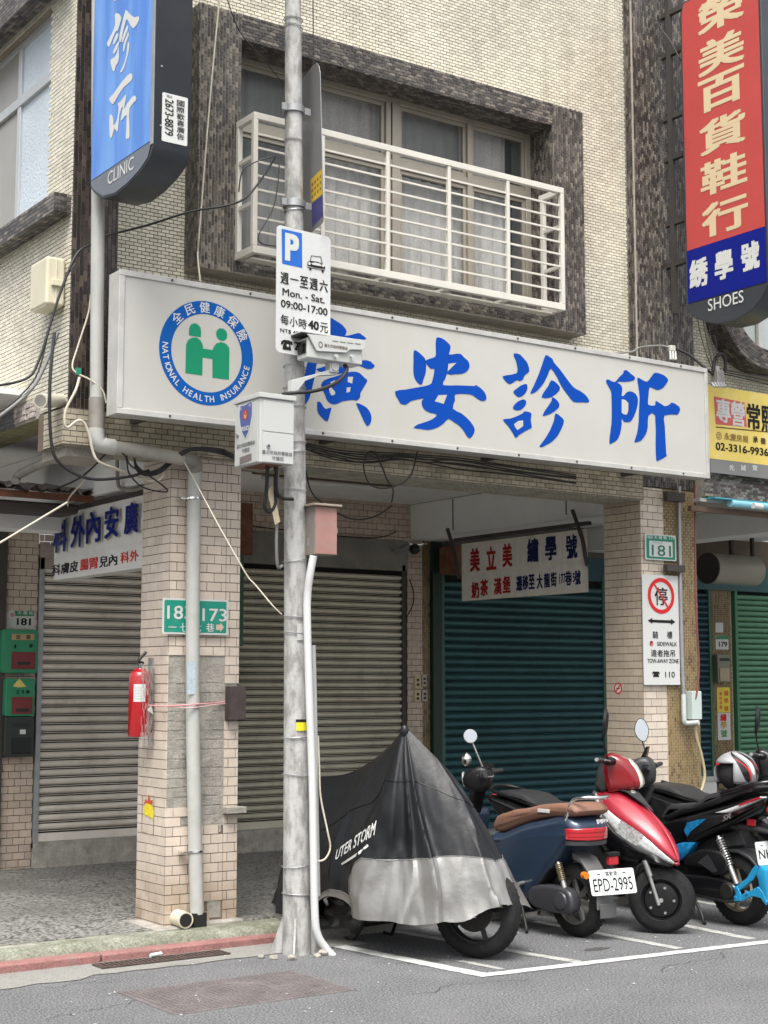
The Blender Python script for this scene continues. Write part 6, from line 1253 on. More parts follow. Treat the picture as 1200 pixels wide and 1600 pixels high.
for i, lab in enumerate(('leftmost','second from left','second from right','rightmost')): cable('cable', lab + ' thin dark wire rising on the cream wall behind the red sign', [(1088+i*7,470,8.6),(1092+i*8,510,8.6),(1102+i*6,548,8.5),(1112+i*3,575,8.3)], .0035, m_wire, 'cable', 5, 4)
cable('cable', 'thin dark wire crossing the brown column to the red sign', [(1004,-10,8.3),(1030,40,8.2),(1048,65,8.1),(1060,88,8.0),(1064,95,8.0)], .005, m_wire)
cable('cable', 'thin wire on the pilaster left of the teal shutter', [(640,905,BY-.05),(646,925,BY-.05),(645,945,BY-.05),(635,965,BY-.05)], .006, m_wire)
cable('cable', 'rusty wire stretched along the tiles above the middle shutter', [(375,818,BY-.06),(440,828,BY-.06),(560,840,BY-.06),(600,838,BY-.06),(620,830,BY-.06)], .006, m_wire)
cable('conduit', 'grey pipe slanting under the left overhang', [(24,752,9.8),(30,742,9.8),(60,727,9.5),(100,712,9.2),(125,708,9.1)], .03, m_pvcd, 'pipe', 10)
cable('conduit', 'grey pipe dropping from the left cross beam to the wall', [(183,712,9.4),(184,750,9.4),(188,762,9.4),(205,766,9.3),(228,760,9.1)], .014, m_pvcd, 'pipe', 8)
# ================================================================ TWO-WHEELERS
m_tyre = M('black rubber tyre', (.014,.014,.0145), .75, spec=.25, var=.2, vs=20, damt=.3, ds=9, dirt=(.05,.047,.042), bump=.3, bs=90)
m_blk = M('black plastic panel', (.007,.007,.008), .42, spec=.35, var=.1, vs=12, damt=.2, ds=7, dirt=(.03,.028,.026))
m_blkg = M('gloss black panel', (.005,.005,.006), .22, var=.1, vs=12, coat=.4)
m_gry = M('dark grey plastic', (.026,.027,.030), .45, var=.1, vs=10, damt=.2, ds=9, dirt=(.10,.095,.09))
m_mech = M('grimy dark metal', (.022,.021,.020), .5, metal=.4, var=.3, vs=25)
m_silver = M('silver painted metal', (.42,.42,.41), .35, metal=.7, var=.1, vs=20)
m_mirror = M('mirror glass', (.45,.48,.5), .03, metal=1, var=0)
m_redlens = M('red tail lens', (.42,.012,.02), .12, var=.1, vs=40, coat=.8)
m_amber = M('amber lens', (.55,.17,.01), .2, coat=.5)
m_plate = M('white licence plate', (.60,.63,.61), .35, var=.03)
m_clear = M('clear lamp glass', (.55,.57,.56), .08, var=.3, vs=60, coat=1.0)
class Loc:
    """a local vertical plane for lettering: origin o, right r, up u (u need not be vertical)"""
    def __init__(s, o, r, u): s.O = Vector(o); s.U = Vector(r).normalized(); s.V = Vector(u).normalized(); s.N = s.U.cross(s.V)
    def w(s, a, b, n=0.0): return s.O + s.U*a + s.V*b + s.N*n
def Lm(name, g, mat, par, **k): return mk(name, g, mat, par, local=True, **k)
def wheel(par, c, r_, w_, rim_r, rimmat, hubmat, steer=0.0, spokes=5, disc=False, drum=False, xfM=None):
    T = (xfM or Matrix.Identity(4)) @ Matrix.Translation(c) @ Matrix.Rotation(steer, 4, 'Z'); prof = []
    for k in range(13):
        a = math.pi*k/12; prof.append((rim_r + (r_ - rim_r)*math.sin(a)**.62, -w_/2*math.cos(a)))
    prof = [(rim_r-.004, -w_*.42)] + prof + [(rim_r-.004, w_*.42)]
    g = G().lathe(prof, (0,0,0), (0,1,0), 48, True); g.xf(T); tw = Lm('wheel', G().lathe([(rim_r+.002,-w_*.40),(rim_r+.002,-w_*.30),(rim_r-.016,-w_*.26),(rim_r-.016,w_*.26),(rim_r+.002,w_*.30),(rim_r+.002,w_*.40),(rim_r-.006,w_*.38),(rim_r-.022,0),(rim_r-.006,-w_*.38)], (0,0,0), (0,1,0), 40, True).xf(T), rimmat, par, smooth=40)
    W[tw.name] = W[par.name]
    Lm('tyre', g, m_tyre, tw, smooth=50)
    g = G(); rn = random.Random(3)
    for k in range(40):         # tread blocks: shallow slanting ribs
        a = 2*math.pi*k/40
        for sgn in (-1, 1):
            i0 = g.mark(); g.box((r_-.012, w_*.12 if sgn > 0 else -w_*.30, -.002), (r_-.0062, w_*.30 if sgn > 0 else -w_*.12, .012)); g.xf(Matrix.Rotation(a + sgn*.04, 4, 'Y'), i0)
    Lm('tread', g.xf(T), m_tyre, tw, kind='stuff', fix=False)
    g = G().lathe([(.03,-w_*.45),(.034,-w_*.2),(.034,w_*.2),(.03,w_*.45)], (0,0,0), (0,1,0), 20)
    Lm('hub', g.xf(T), hubmat, tw, smooth=40)
    for k in range(spokes):
        a = 2*math.pi*k/spokes + .3; i0 = 0; g = G()
        g.add([(-.016,-.014,.02),(.016,-.014,.02),(.011,-.010,rim_r-.012),(-.011,-.010,rim_r-.012),(-.016,.014,.02),(.016,.014,.02),(.011,.010,rim_r-.012),(-.011,.010,rim_r-.012)], [(0,1,2,3),(7,6,5,4),(0,4,5,1),(1,5,6,2),(2,6,7,3),(3,7,4,0)])
        g.xf(T @ Matrix.Rotation(a, 4, 'Y')); Lm('spoke', g, rimmat, tw, bevel=.003)
    if disc:
        g = G().lathe([(.05,-w_*.42),(.105,-w_*.42),(.105,-w_*.42-.004),(.05,-w_*.42-.004)], (0,0,0), (0,1,0), 32, True); Lm('brake_disc', g.xf(T), m_mech, tw, smooth=30)
        g = G().box((-.11,-w_*.42-.03,-.03),(-.05,-w_*.3,.05)); Lm('caliper', g.xf(T), m_mech, tw, bevel=.006)
    if drum:
        for sg in (-1, 1):
            g = G().lathe([(.02,0),(.085,.0),(.105,-.012),(.112,-.03)] if 0 else [(.112,0),(.105,.018),(.06,.026),(.02,.026)], (0,sg*w_*.30,0), (0,sg,0), 32); Lm('drum', g.xf(T), m_blk, tw, smooth=40)
            for k in range(5):
                a = 2*math.pi*k/5; g = G().cyl((.082*math.cos(a), sg*(w_*.30+.022), .082*math.sin(a)), (.082*math.cos(a), sg*(w_*.30+.034), .082*math.sin(a)), .0085, 8); Lm('bolt', g.xf(T), m_silver, tw)
    return tw, T
def shock(par, p, q, mat_spring, r_=.022, n=9):
    p = Vector(p); q = Vector(q); d = q - p; s_ = Lm('shock_absorber', G().cyl(p, q, r_*.5, 10).join(G().cyl(p.lerp(q,.55), q, r_*.75, 10)), m_silver, par, smooth=40)
    ax = d.normalized(); x = ax.cross(Vector((0,1,0))).normalized(); y = ax.cross(x); pts = []
    for k in range(n*12+1):
        a = 2*math.pi*k/12; pts.append(p.lerp(q, .04 + .58*k/(n*12)) + (x*math.cos(a)+y*math.sin(a))*r_)
    Lm('spring', G().tube(pts, .0042, 5), mat_spring, s_, smooth=60); return s_
def licence(par, o, r, u, w_, h_, big, small):
    L = Loc(o, r, u); t = Lm('licence_plate', G().poly(L, rrect(0, 0, w_/2, h_/2, .014, 4), -.003, 0), m_plate, par)
    g = G().text(big, L, (-w_*.43, w_*.43, -h_*.36, h_*.16), .004, .0015)
    if small: g.text(small, L, (-w_*.13, w_*.13, h_*.24, h_*.42), 0, .0015)
    for sg in (-1, 1): g.box((0,0,0),(0,0,0)) if 0 else g.add([L.w(sg*w_*.28-.01,h_*.31,.0015),L.w(sg*w_*.28+.01,h_*.31,.0015),L.w(sg*w_*.28+.01,h_*.35,.0015),L.w(sg*w_*.28-.01,h_*.35,.0015)],[(0,1,2,3)])
    Lm('lettering', g, m_black, t); return t
def mirror_round(par, base, top, face, r_, shell, stalk):
    base = Vector(base); top = Vector(top); face = Vector(face).normalized(); m_ = Lm('mirror', G().lathe([(r_,0),(r_*1.03,-.006),(r_*.8,-.022),(r_*.3,-.032)], top, face, 24), shell, par, smooth=50)
    Lm('glass', G().lathe([(r_*.93,0),(r_*.92,.001)], top + face*.0005, face, 24), m_mirror, m_); Lm('stalk', G().tube([base, base.lerp(top,.5)+Vector((0,0,-.005)), top - face*.02], .006, 8, 4), stalk, m_, smooth=60)
def mirror_leaf(par, base, c, face, w_, h_, shell, glass=True):
    base = Vector(base); c = Vector(c); face = Vector(face).normalized(); r_ = face.cross(Vector((0,0,1))).normalized(); u_ = r_.cross(face)
    out = [(-.25,-.5),(.1,-.48),(.45,-.2),(.5,.1),(.3,.42),(.05,.5),(-.25,.38),(-.5,.05),(-.45,-.25)]; out = [(p.x,p.y) for p in catmull([(a,b,0) for a,b in out], 3, True)]
    f_ = [c + r_*a*w_ + u_*b*h_ for a, b in out]; b1 = [c - face*.018 + r_*a*w_*.9 + u_*b*h_*.9 for a, b in out]; b2 = [c - face*.032 + r_*a*w_*.4 + u_*b*h_*.5 for a, b in out]
    m_ = Lm('mirror', G().loft([f_, b1, b2]), shell, par, smooth=40); L_ = G().add([c + face*.001 + r_*a*w_*.9 + u_*b*h_*.93 for a, b in out], [tuple(range(len(out)))]); Lm('glass', L_, m_mirror, m_)
    Lm('stalk', G().tube([base, base.lerp(c - u_*h_*.45, .55) + Vector((0,0,.0)), c - u_*h_*.42 - face*.01], .0055, 8, 4), m_blk, m_, smooth=60)
def grip(par, p, q, mat=None, tip=None, lever=True):
    p = Vector(p); q = Vector(q); d = (q-p).normalized(); g_ = Lm('grip', G().cyl(p, q, .0165, 14), mat or m_gry, par, smooth=40)
    Lm('bar_end', G().cyl(q + d*.0005, q + d*.018, .0125, 12), tip or m_silver, g_, smooth=40)
    if lever: n_ = Vector((-d.y, d.x, 0)); n_ = n_ if n_.x > 0 else -n_; Lm('brake_lever', G().tube([p - d*.02 + n_*.02, p + d*.04 + n_*.045, q - d*.01 + n_*.05], .005, 6, 4), tip or m_silver, g_, smooth=60)
Rz = lambda d: Matrix.Rotation(math.radians(d), 4, 'Z')

# ---- electric scooter, navy with a brown seat (rear to the street)
t = thing('parked_scooter', 'navy electric scooter with a brown seat, chrome grab rail and plate EPD-2995', 'scooter', (6.62, 7.35, 0), math.radians(92), 'scooters parked across the bays')
m_navy = M('satin navy paint', (.024,.042,.075), .32, metal=.25, var=.05, vs=6, coat=.35, damt=.12, ds=8, dirt=(.07,.075,.08)); m_brn = M('brown seat leather', (.205,.105,.07), .55, var=.1, vs=15, bump=.25, bs=120)
sh = [(.66,.60),(.56,.615),(.35,.690),(.15,.735),(0,.765),(-.08,.752),(-.135,.715),(-.150,.66),(-.135,.605),(-.06,.592),(.0,.535),(.06,.465),(.147,.373),(.22,.29),(.284,.235),(.36,.15),(.45,.10),(.55,.12),(.64,.26),(.68,.45)]
Lm('body', G().puff(sh, .172, .055, 5, wf=lambda x, z: .92 + .08*min(1, max(0, (x+.15)/.28)) - (.16 if x < -.08 else 0)*min(1,(-.08-x)/.07), sm=3), m_navy, t, smooth=45)
Lm('underbody', G().puff([(.12,.56),(.6,.56),(.62,.2),(.5,.12),(.36,.13),(.25,.25),(.1,.42)], .15, .02, 2), m_blk, t, smooth=40)
se = [(.70,.635),(.66,.715),(.56,.745),(.46,.772),(.38,.783),(.30,.797),(.24,.812),(.15,.828),(.0,.842),(-.10,.838),(-.145,.80),(-.10,.765),(.1,.748),(.3,.705),(.5,.640),(.62,.610)]
Lm('seat', G().puff(se, .152, .032, 4, wf=lambda x, z: 1 - .22*max(0, (x-.35)/.35), sm=2), m_brn, t, smooth=50)
Lm('seat_piping', G().tube([(x, .1585*(1 - .22*max(0,(x-.35)/.35)), z) for x, z in ((.66,.65),(.5,.69),(.3,.745),(.1,.785),(-.08,.795))], .003, 6, 4), M('darker piping', (.10,.05,.035), .6), t)
Lm('reflector_strip', G().box((.09,.157,.775),(.20,.162,.798)) , M('silver reflector strip', (.60,.60,.58), .3), t, bevel=.002)
g = G().tube([(-.02,.135,.715),(-.05,.15,.745),(-.075,.135,.83),(-.10,.12,.872),(-.17,.10,.885),(-.215,.05,.885),(-.225,0,.885),(-.215,-.05,.885),(-.17,-.10,.885),(-.10,-.12,.872),(-.075,-.135,.83),(-.05,-.15,.745),(-.02,-.135,.715)], .0125, 12, 4); Lm('grab_rail', g, m_chrome, t, smooth=60)
for sg in (1, -1): Lm('rail_mount', G().cyl((-.02,sg*.130,.715),(-.02,sg*.152,.715), .026, 16), m_blk, t, smooth=40)
def arcband(z0, z1, off, a0=-100, a1=100, n=20, rx=.115, ry=.162, cx=-.055):
    R = []
    for k in range(n+1):
        a = math.radians(180 + a0 + (a1-a0)*k/n); x = cx + (rx+off)*math.cos(a); y = (ry+off)*math.sin(a); xi = cx + (rx-.01)*math.cos(a); yi = (ry-.01)*math.sin(a); f = 1 - .12*abs(k-n/2)/(n/2); zc = (z0+z1)/2
        R.append([(x,y,zc-(zc-z0)*f),(x,y,zc+(z1-zc)*f),(xi,yi,zc+(z1-zc)*f),(xi,yi,zc-(zc-z0)*f)])
    return G().loft(R)
Lm('lamp_surround', arcband(.585,.712,.002), m_navy, t, smooth=40) if 0 else None
tl = Lm('tail_lamp', arcband(.615,.694,.010, -86, 86), m_redlens, t, smooth=40, bevel=.006)
for z_ in (.641, .667): Lm('lamp_rib', arcband(z_-.0015,z_+.0015,.0125, -74, 74), M('lamp rib red', (.25,.005,.01), .3), tl)
Lm('tail_skirt', arcband(.585,.612,.004, -88, 88), m_gry, t, smooth=40)
L = Loc((-.178,-.035,.728), (0,-1,0), (.45,0,1)); Lm('lettering', G().text('gogoro', L, (-.05,.05,-.014,.014), .02, .012), m_white, t)
# hugger, plate and lamps at the back
Lm('mudguard', G().puff([(-.02,.53),(-.10,.50),(-.17,.42),(-.235,.30),(-.245,.20),(-.235,.195),(-.225,.29),(-.16,.41),(-.09,.47),(-.02,.49)], .075, .01, 2), M('smoky grey mudguard', (.10,.10,.10), .4), t, smooth=40)
Lm('mud_flap', G().box((-.262,-.075,.145),(-.254,.065,.235)), M('smoky grey flap', (.085,.085,.085), .4), t, bevel=.02)
Lm('rear_reflector', G().box((-.262,-.10,.468),(-.235,-.02,.520)), m_redlens, t, bevel=.004); Lm('reflector_hood', G().box((-.268,-.11,.521),(-.225,-.01,.545)), m_blk, t, bevel=.004)
licence(t, (-.300,-.005,.372), (Rz(-34).to_3x3() @ Vector((0,-1,0))) + Vector((0,0,.07)), (.22,0,1), .285, .155, 'EPD-2995', '電動車')
for sg in (1,-1): Lm('rear_turn_signal', G().cyl((-.20,sg*.15,.415),(-.235,sg*.155,.415), .022, 14), m_amber, t, smooth=40)
tw, T = wheel(t, (0,0,.230), .230, .118, .155, M('grey rim', (.20,.195,.185), .4, metal=.5), m_mech, 0, 6)
Lm('hub_motor', G().puff([(.26,.30),(.10,.325),(-.06,.315),(-.11,.27),(-.115,.20),(-.08,.165),(.06,.155),(.24,.17),(.30,.23)], .045, .022, 4, sm=2, yc=.0).xf(Matrix.Translation((0,.13,0))), M('graphite motor cover', (.05,.05,.056), .35, metal=.3, var=.08), t, smooth=45)
Lm('motor_cap', G().lathe([(.055,0),(.05,.01),(.02,.012)], (-.02,.176,.24), (0,1,0), 24), M('graphite cap', (.06,.06,.066), .35, metal=.3), t, smooth=40)
shock(t, (.055,.125,.47), (-.015,.125,.29), M('gold spring', (.30,.25,.15), .35, metal=.7)); shock(t, (.055,-.125,.47), (-.015,-.125,.29), m_silver)
g = G().tube([(.36,.16,.16),(.30,.18,.04),(.27,.20,.012)], .010, 8, 3).tube([(.36,-.16,.16),(.30,-.18,.04),(.27,-.2,.012)], .010, 8, 3).tube([(.36,.16,.16),(.36,-.16,.16)], .010, 8).tube([(.31,.175,.06),(.46,.17,.055),(.5,.14,.12)], .008, 8, 3)
Lm('centre_stand', g, m_mech, t, smooth=50); Lm('foot_peg', G().cyl((.33,.17,.315),(.31,.235,.315), .012, 10), m_silver, t, smooth=40)
# front half: footboard, leg shield, front wheel, head
Lm('footboard', G().puff([(.6,.30),(.66,.34),(.95,.33),(1.05,.50),(1.06,.62),(1.10,.62),(1.16,.40),(1.05,.22),(.62,.20)], .16, .03, 3, sm=2), m_blk, t, smooth=45)
Lm('leg_shield', G().puff([(1.0,.35),(1.02,.55),(1.0,.68),(1.02,.74),(1.07,.74),(1.13,.64),(1.17,.45),(1.12,.33)], .15, .05, 4, sm=2, wf=lambda x, z: .75+.25*min(1,max(0,(z-.3)/.3))), m_navy, t, smooth=45)
wheel(t, (1.28,0,.222), .222, .105, .155, M('dark front rim', (.05,.05,.05), .4, metal=.4), m_mech, math.radians(35), 6)
Lm('front_fender', G().puff([(1.10,.35),(1.18,.44),(1.29,.465),(1.40,.43),(1.46,.36),(1.44,.35),(1.38,.40),(1.29,.435),(1.2,.41),(1.13,.34)], .065, .01, 2), m_navy, t, smooth=45)
hd = Matrix.Translation((.93,0,0)) @ Rz(40)
Lm('steering_column', G().puff([(1.02,.66),(.93,.90),(1.0,.90),(1.10,.66)], .05, .02, 2), m_blk, t, smooth=45)
g = G().puff([(-.05,.90),(-.06,1.0),(.0,1.035),(.08,1.01),(.13,.95),(.10,.88),(.0,.86)], .11, .035, 4, sm=2).xf(hd); hh = Lm('handlebar_housing', g, m_blk, t, smooth=45)
Lm('head_lamp', G().lathe([(.055,0),(.05,.012),(.02,.018)], hd @ Vector((.125,0,.94)), hd.to_3x3() @ Vector((1,0,-.1)), 20), m_clear, t, smooth=40)
Lm('dash', G().lathe([(.048,0),(.045,.012),(.02,.014)], hd @ Vector((-.03,0,1.035)), (-.35,0,1), 20), m_blkg, t, smooth=40)
Lm('trim_bar', G().tube([hd @ Vector(p) for p in ((-.055,.10,.965),(-.07,0,.96),(-.055,-.10,.965))], .006, 8, 4), m_silver, t, smooth=50)
for sg in (1,-1):
    Lm('switch_block', G().cyl(hd @ Vector((-.02,sg*.10,.985)), hd @ Vector((-.04,sg*.20,.985)), .027, 12), m_gry, t, smooth=40)
    grip(t, hd @ Vector((-.04,sg*.20,.985)), hd @ Vector((-.075,sg*.335,.985)), m_gry, m_gry)
    if sg < 0: mirror_round(t, hd @ Vector((-.02,.06,1.0)), W[t.name].inverted() @ aY(735,1150,8.26), (-.80,.45,.15), .047, m_silver, m_silver)
Lm('mirror_cup', G().ball(tuple(W[t.name].inverted() @ aY(729,1187,8.2)), .034,.036,.046), m_chrome, t, smooth=60)

# ---- red scooter (front to the street)
m_redp = M('faded cherry red paint', (.30,.014,.028), .34, var=.06, vs=6, coat=.25, damt=.12, ds=9, dirt=(.30,.10,.10)); m_redc = M('deep red paint', (.20,.006,.010), .2, var=.05, vs=6, coat=.7)
def facing_scooter(lab, loc, m_redp, m_redc):
    t = thing('parked_scooter', lab, 'scooter', loc, math.radians(272), 'scooters parked across the bays')
    R_ = [(-.33,0,.895),(-.20,0,.835),(-.05,0,.735),(.06,0,.625),(.12,0,.53),(.145,0,.462)]
    A_ = [(-.43,.155,.872),(-.34,.172,.795),(-.20,.165,.712),(-.03,.125,.618),(.07,.080,.532),(.132,.022,.462)]
    B_ = [(-.44,.165,.848),(-.36,.184,.750),(-.235,.183,.632),(-.085,.147,.552),(.035,.092,.494),(.126,.022,.447)]
    C_ = [(-.47,.165,.76),(-.42,.185,.62),(-.31,.18,.50),(-.18,.145,.455),(-.04,.09,.438),(.11,.02,.425)]
    def strip2(P_, Q_, off=0.0, sgn=1, bow=.0):
        V = []; n = len(P_)
        for p, q in zip(P_, Q_):
            for k in range(4):
                f = k/3; v = Vector(p).lerp(Vector(q), f); b_ = bow*math.sin(math.pi*f); V.append((v.x + (off + b_)*.7, v.y*sgn, v.z + (off + b_)*.5))
        return V, [(i*4+k, i*4+4+k, i*4+5+k, i*4+k+1) for i in range(n-1) for k in range(3)]
    def densify(P_, k=3): return [tuple(v) for v in catmull(P_, k)]
    R2, A2, B2, C2 = densify(R_), densify(A_), densify(B_), densify(C_)
    g = G(); g2 = G(); g3 = G()
    for sg in (1,-1):
        g.add(*strip2(R2, A2, 0, sg, .018)); g2.add(*strip2(A2, B2, .002, sg, .006)); g3.add(*strip2(B2, C2, -.002, sg, .004))
    fp = Lm('front_panel', g, m_redp, t, smooth=50); so_ = fp.modifiers.new('thick', 'SOLIDIFY'); so_.thickness = .004
    for o in (Lm('head_lamp', g2, m_clear, t, smooth=50), Lm('lower_trim', g3, m_blkg, t, smooth=50)): so_ = o.modifiers.new('thick', 'SOLIDIFY'); so_.thickness = .004
    m_refl = M('lamp reflector', (.45,.45,.44), .3, metal=.2, var=.6, vs=60, coat=1)
    for sg in (1,-1): g = G(); g.add(*strip2([A2[i] for i in range(6,10)], [B2[i] for i in range(6,10)], .0095, sg, .004)); g.v = [Vector((v[0], v[1]*1.0, v[2])) for v in g.v]; Lm('lamp_reflector', g, m_refl, t, smooth=50)
    Lm('nose_cap', G().ball((.135,0,.452), .016,.022,.014), m_redp, t, smooth=60)
    g = G().add([(-.315,-.075,.897),(-.315,.075,.897),(-.25,.055,.880),(-.06,.0,.763),(-.25,-.055,.880)], [(0,1,2,3,4)]); g.v = [Vector((v[0]+.006,v[1],v[2]+.008)) for v in g.v]; o = Lm('grey_chevron', g, m_gry, t); so_ = o.modifiers.new('t','SOLIDIFY'); so_.thickness = .006
    Lm('badge', G().lathe([(.021,0),(.018,.005)], (-.235,0,.885), (.5,0,.85), 20), m_silver, t, smooth=40)
    Lm('leg_shield', G().puff([(-.50,.30),(-.52,.60),(-.48,.86),(-.44,.885),(-.40,.84),(-.36,.66),(-.28,.50),(-.30,.34),(-.38,.26)], .165, .03, 3, sm=2), m_gry, t, smooth=45)
    Lm('under_nose', G().puff([(-.38,.30),(-.42,.60),(-.30,.72),(-.12,.60),(.05,.50),(.08,.455),(-.06,.44),(-.2,.40),(-.30,.30)], .115, .04, 3, sm=1), m_blk, t, smooth=45)
    for sg in (1,-1): Lm('front_turn_signal', G().cyl((-.37,sg*.168,.60),(-.37,sg*.176,.60), .020, 14), m_amber, t, smooth=40)
    st = math.radians(38); FT = Matrix.Identity(4)
    tw, T = wheel(t, (0,0,.215), .215, .10, .132, m_blk, m_silver, st, 0, drum=True)
    Lm('axle_nut', G().cyl(T @ Vector((0,-.065,0)), T @ Vector((0,-.052,0)), .014, 12).join(G().cyl(T @ Vector((0,.052,0)), T @ Vector((0,.065,0)), .014, 12)), m_silver, t, smooth=40)
    top_ = Vector((-.20,0,.62))
    for sg in (1,-1):
        a_ = T @ Vector((-.015,sg*.060,.0)); b_ = T @ Vector((-.10,sg*.060,.25)); Lm('fork_leg', G().cyl(a_ + Vector((0,0,-.03)), b_, .013, 12).join(G().cyl(a_.lerp(b_,.6), b_, .019, 12)), m_mech if sg > 0 else m_silver, t, smooth=40)
    g = G().puff([(-.19,.12),(-.15,.22),(-.06,.262),(.04,.258),(.10,.235),(.10,.225),(.03,.24),(-.05,.242),(-.13,.205),(-.17,.11)], .055, .01, 2).xf(Matrix.Translation((0,0,.215)) @ Matrix.Rotation(st,4,'Z')); Lm('front_fender', g, m_blk, t, smooth=45)
    hd = Matrix.Translation((-.37,0,0)) @ Rz(36)
    g = G().puff([(-.075,1.125),(-.02,1.135),(.06,1.10),(.12,1.04),(.155,.965),(.155,.915),(.10,.895),(.0,.885),(-.055,.875),(-.09,.95),(-.10,1.06)], .115, .05, 5, sm=2, wf=lambda x, z: 1 - .35*max(0, min(1, (x-.02)/.14))).xf(hd); Lm('handlebar_cowl', g, m_redc, t, smooth=50)
    g = G().puff([(.075,1.10),(.13,1.045),(.168,.965),(.166,.915),(.12,.905),(.10,.98)], .060, .02, 3, sm=2).xf(hd); Lm('cowl_lamp', g, M('milky cowl lamp', (.50,.47,.42), .1, coat=.8), t, smooth=50)
    Lm('cowl_back', G().puff([(-.13,1.03),(-.075,1.12),(-.06,.90),(-.10,.87),(-.15,.92)], .10, .03, 3, sm=1).xf(hd), m_gry, t, smooth=45)
    for sg in (1,-1):
        Lm('switch_block', G().cyl(hd @ Vector((-.02,sg*.10,1.085)), hd @ Vector((-.05,sg*.20,1.09)), .028, 12), m_blk, t, smooth=40)
        grip(t, hd @ Vector((-.05,sg*.20,1.09)), hd @ Vector((-.085,sg*.335,1.105)), m_gry, m_silver)
        if sg < 0: mirror_leaf(t, hd @ Vector((-.04,sg*.20,1.11)), hd @ Vector((-.06,sg*.225,1.345)), hd.to_3x3() @ Vector((-1,.1*sg,.1)), .115, .20, m_blk)
    Lm('footboard', G().puff([(-.46,.30),(-.52,.32),(-.85,.30),(-.9,.20),(-.55,.16),(-.38,.24)], .15, .02, 2), m_blk, t, smooth=45)
    Lm('body', G().puff([(-.80,.30),(-.78,.60),(-.90,.70),(-1.2,.74),(-1.5,.80),(-1.56,.76),(-1.45,.66),(-1.35,.56),(-1.2,.45),(-1.1,.30)], .155, .04, 4, sm=2), m_blkg, t, smooth=45)
    Lm('seat', G().puff([(-.72,.68),(-.78,.745),(-.95,.765),(-1.08,.78),(-1.18,.822),(-1.42,.835),(-1.47,.80),(-1.2,.75),(-.9,.69)], .145, .035, 3, sm=2), M('black seat vinyl', (.018,.018,.019), .6, var=.1, bump=.2, bs=100), t, smooth=50)
    wheel(t, (-1.26,0,.215), .215, .105, .135, m_mech, m_mech, 0, 5)
    Lm('engine_case', G().puff([(-.85,.30),(-1.0,.34),(-1.25,.30),(-1.36,.22),(-1.25,.14),(-.95,.15)], .05, .02, 3, sm=2).xf(Matrix.Translation((0,.12,0))), m_mech, t, smooth=45)
    Lm('rear_lamp', G().puff([(-1.53,.72),(-1.58,.79),(-1.55,.80),(-1.48,.74)], .10, .01, 2), m_redlens, t, smooth=45)
    Lm('grab_rail', G().tube([(-1.35,.14,.80),(-1.50,.14,.83),(-1.58,.08,.85),(-1.60,0,.855),(-1.58,-.08,.85),(-1.50,-.14,.83),(-1.35,-.14,.80)], .013, 8, 3), m_blk, t, smooth=50)
    Lm('centre_stand', G().tube([(-.98,.12,.18),(-1.02,.14,.012)], .011, 8).tube([(-.98,-.12,.18),(-1.02,-.14,.012)], .011, 8), m_mech, t)


facing_scooter('red scooter facing the street with its front wheel turned and a slanted white headlamp', (7.15, 7.14, 0), m_redp, m_redc)
facing_scooter('dark scooter cut off by the right edge, only its grip and mirror showing', (8.56, 7.08, 0), m_blkg, m_blkg)
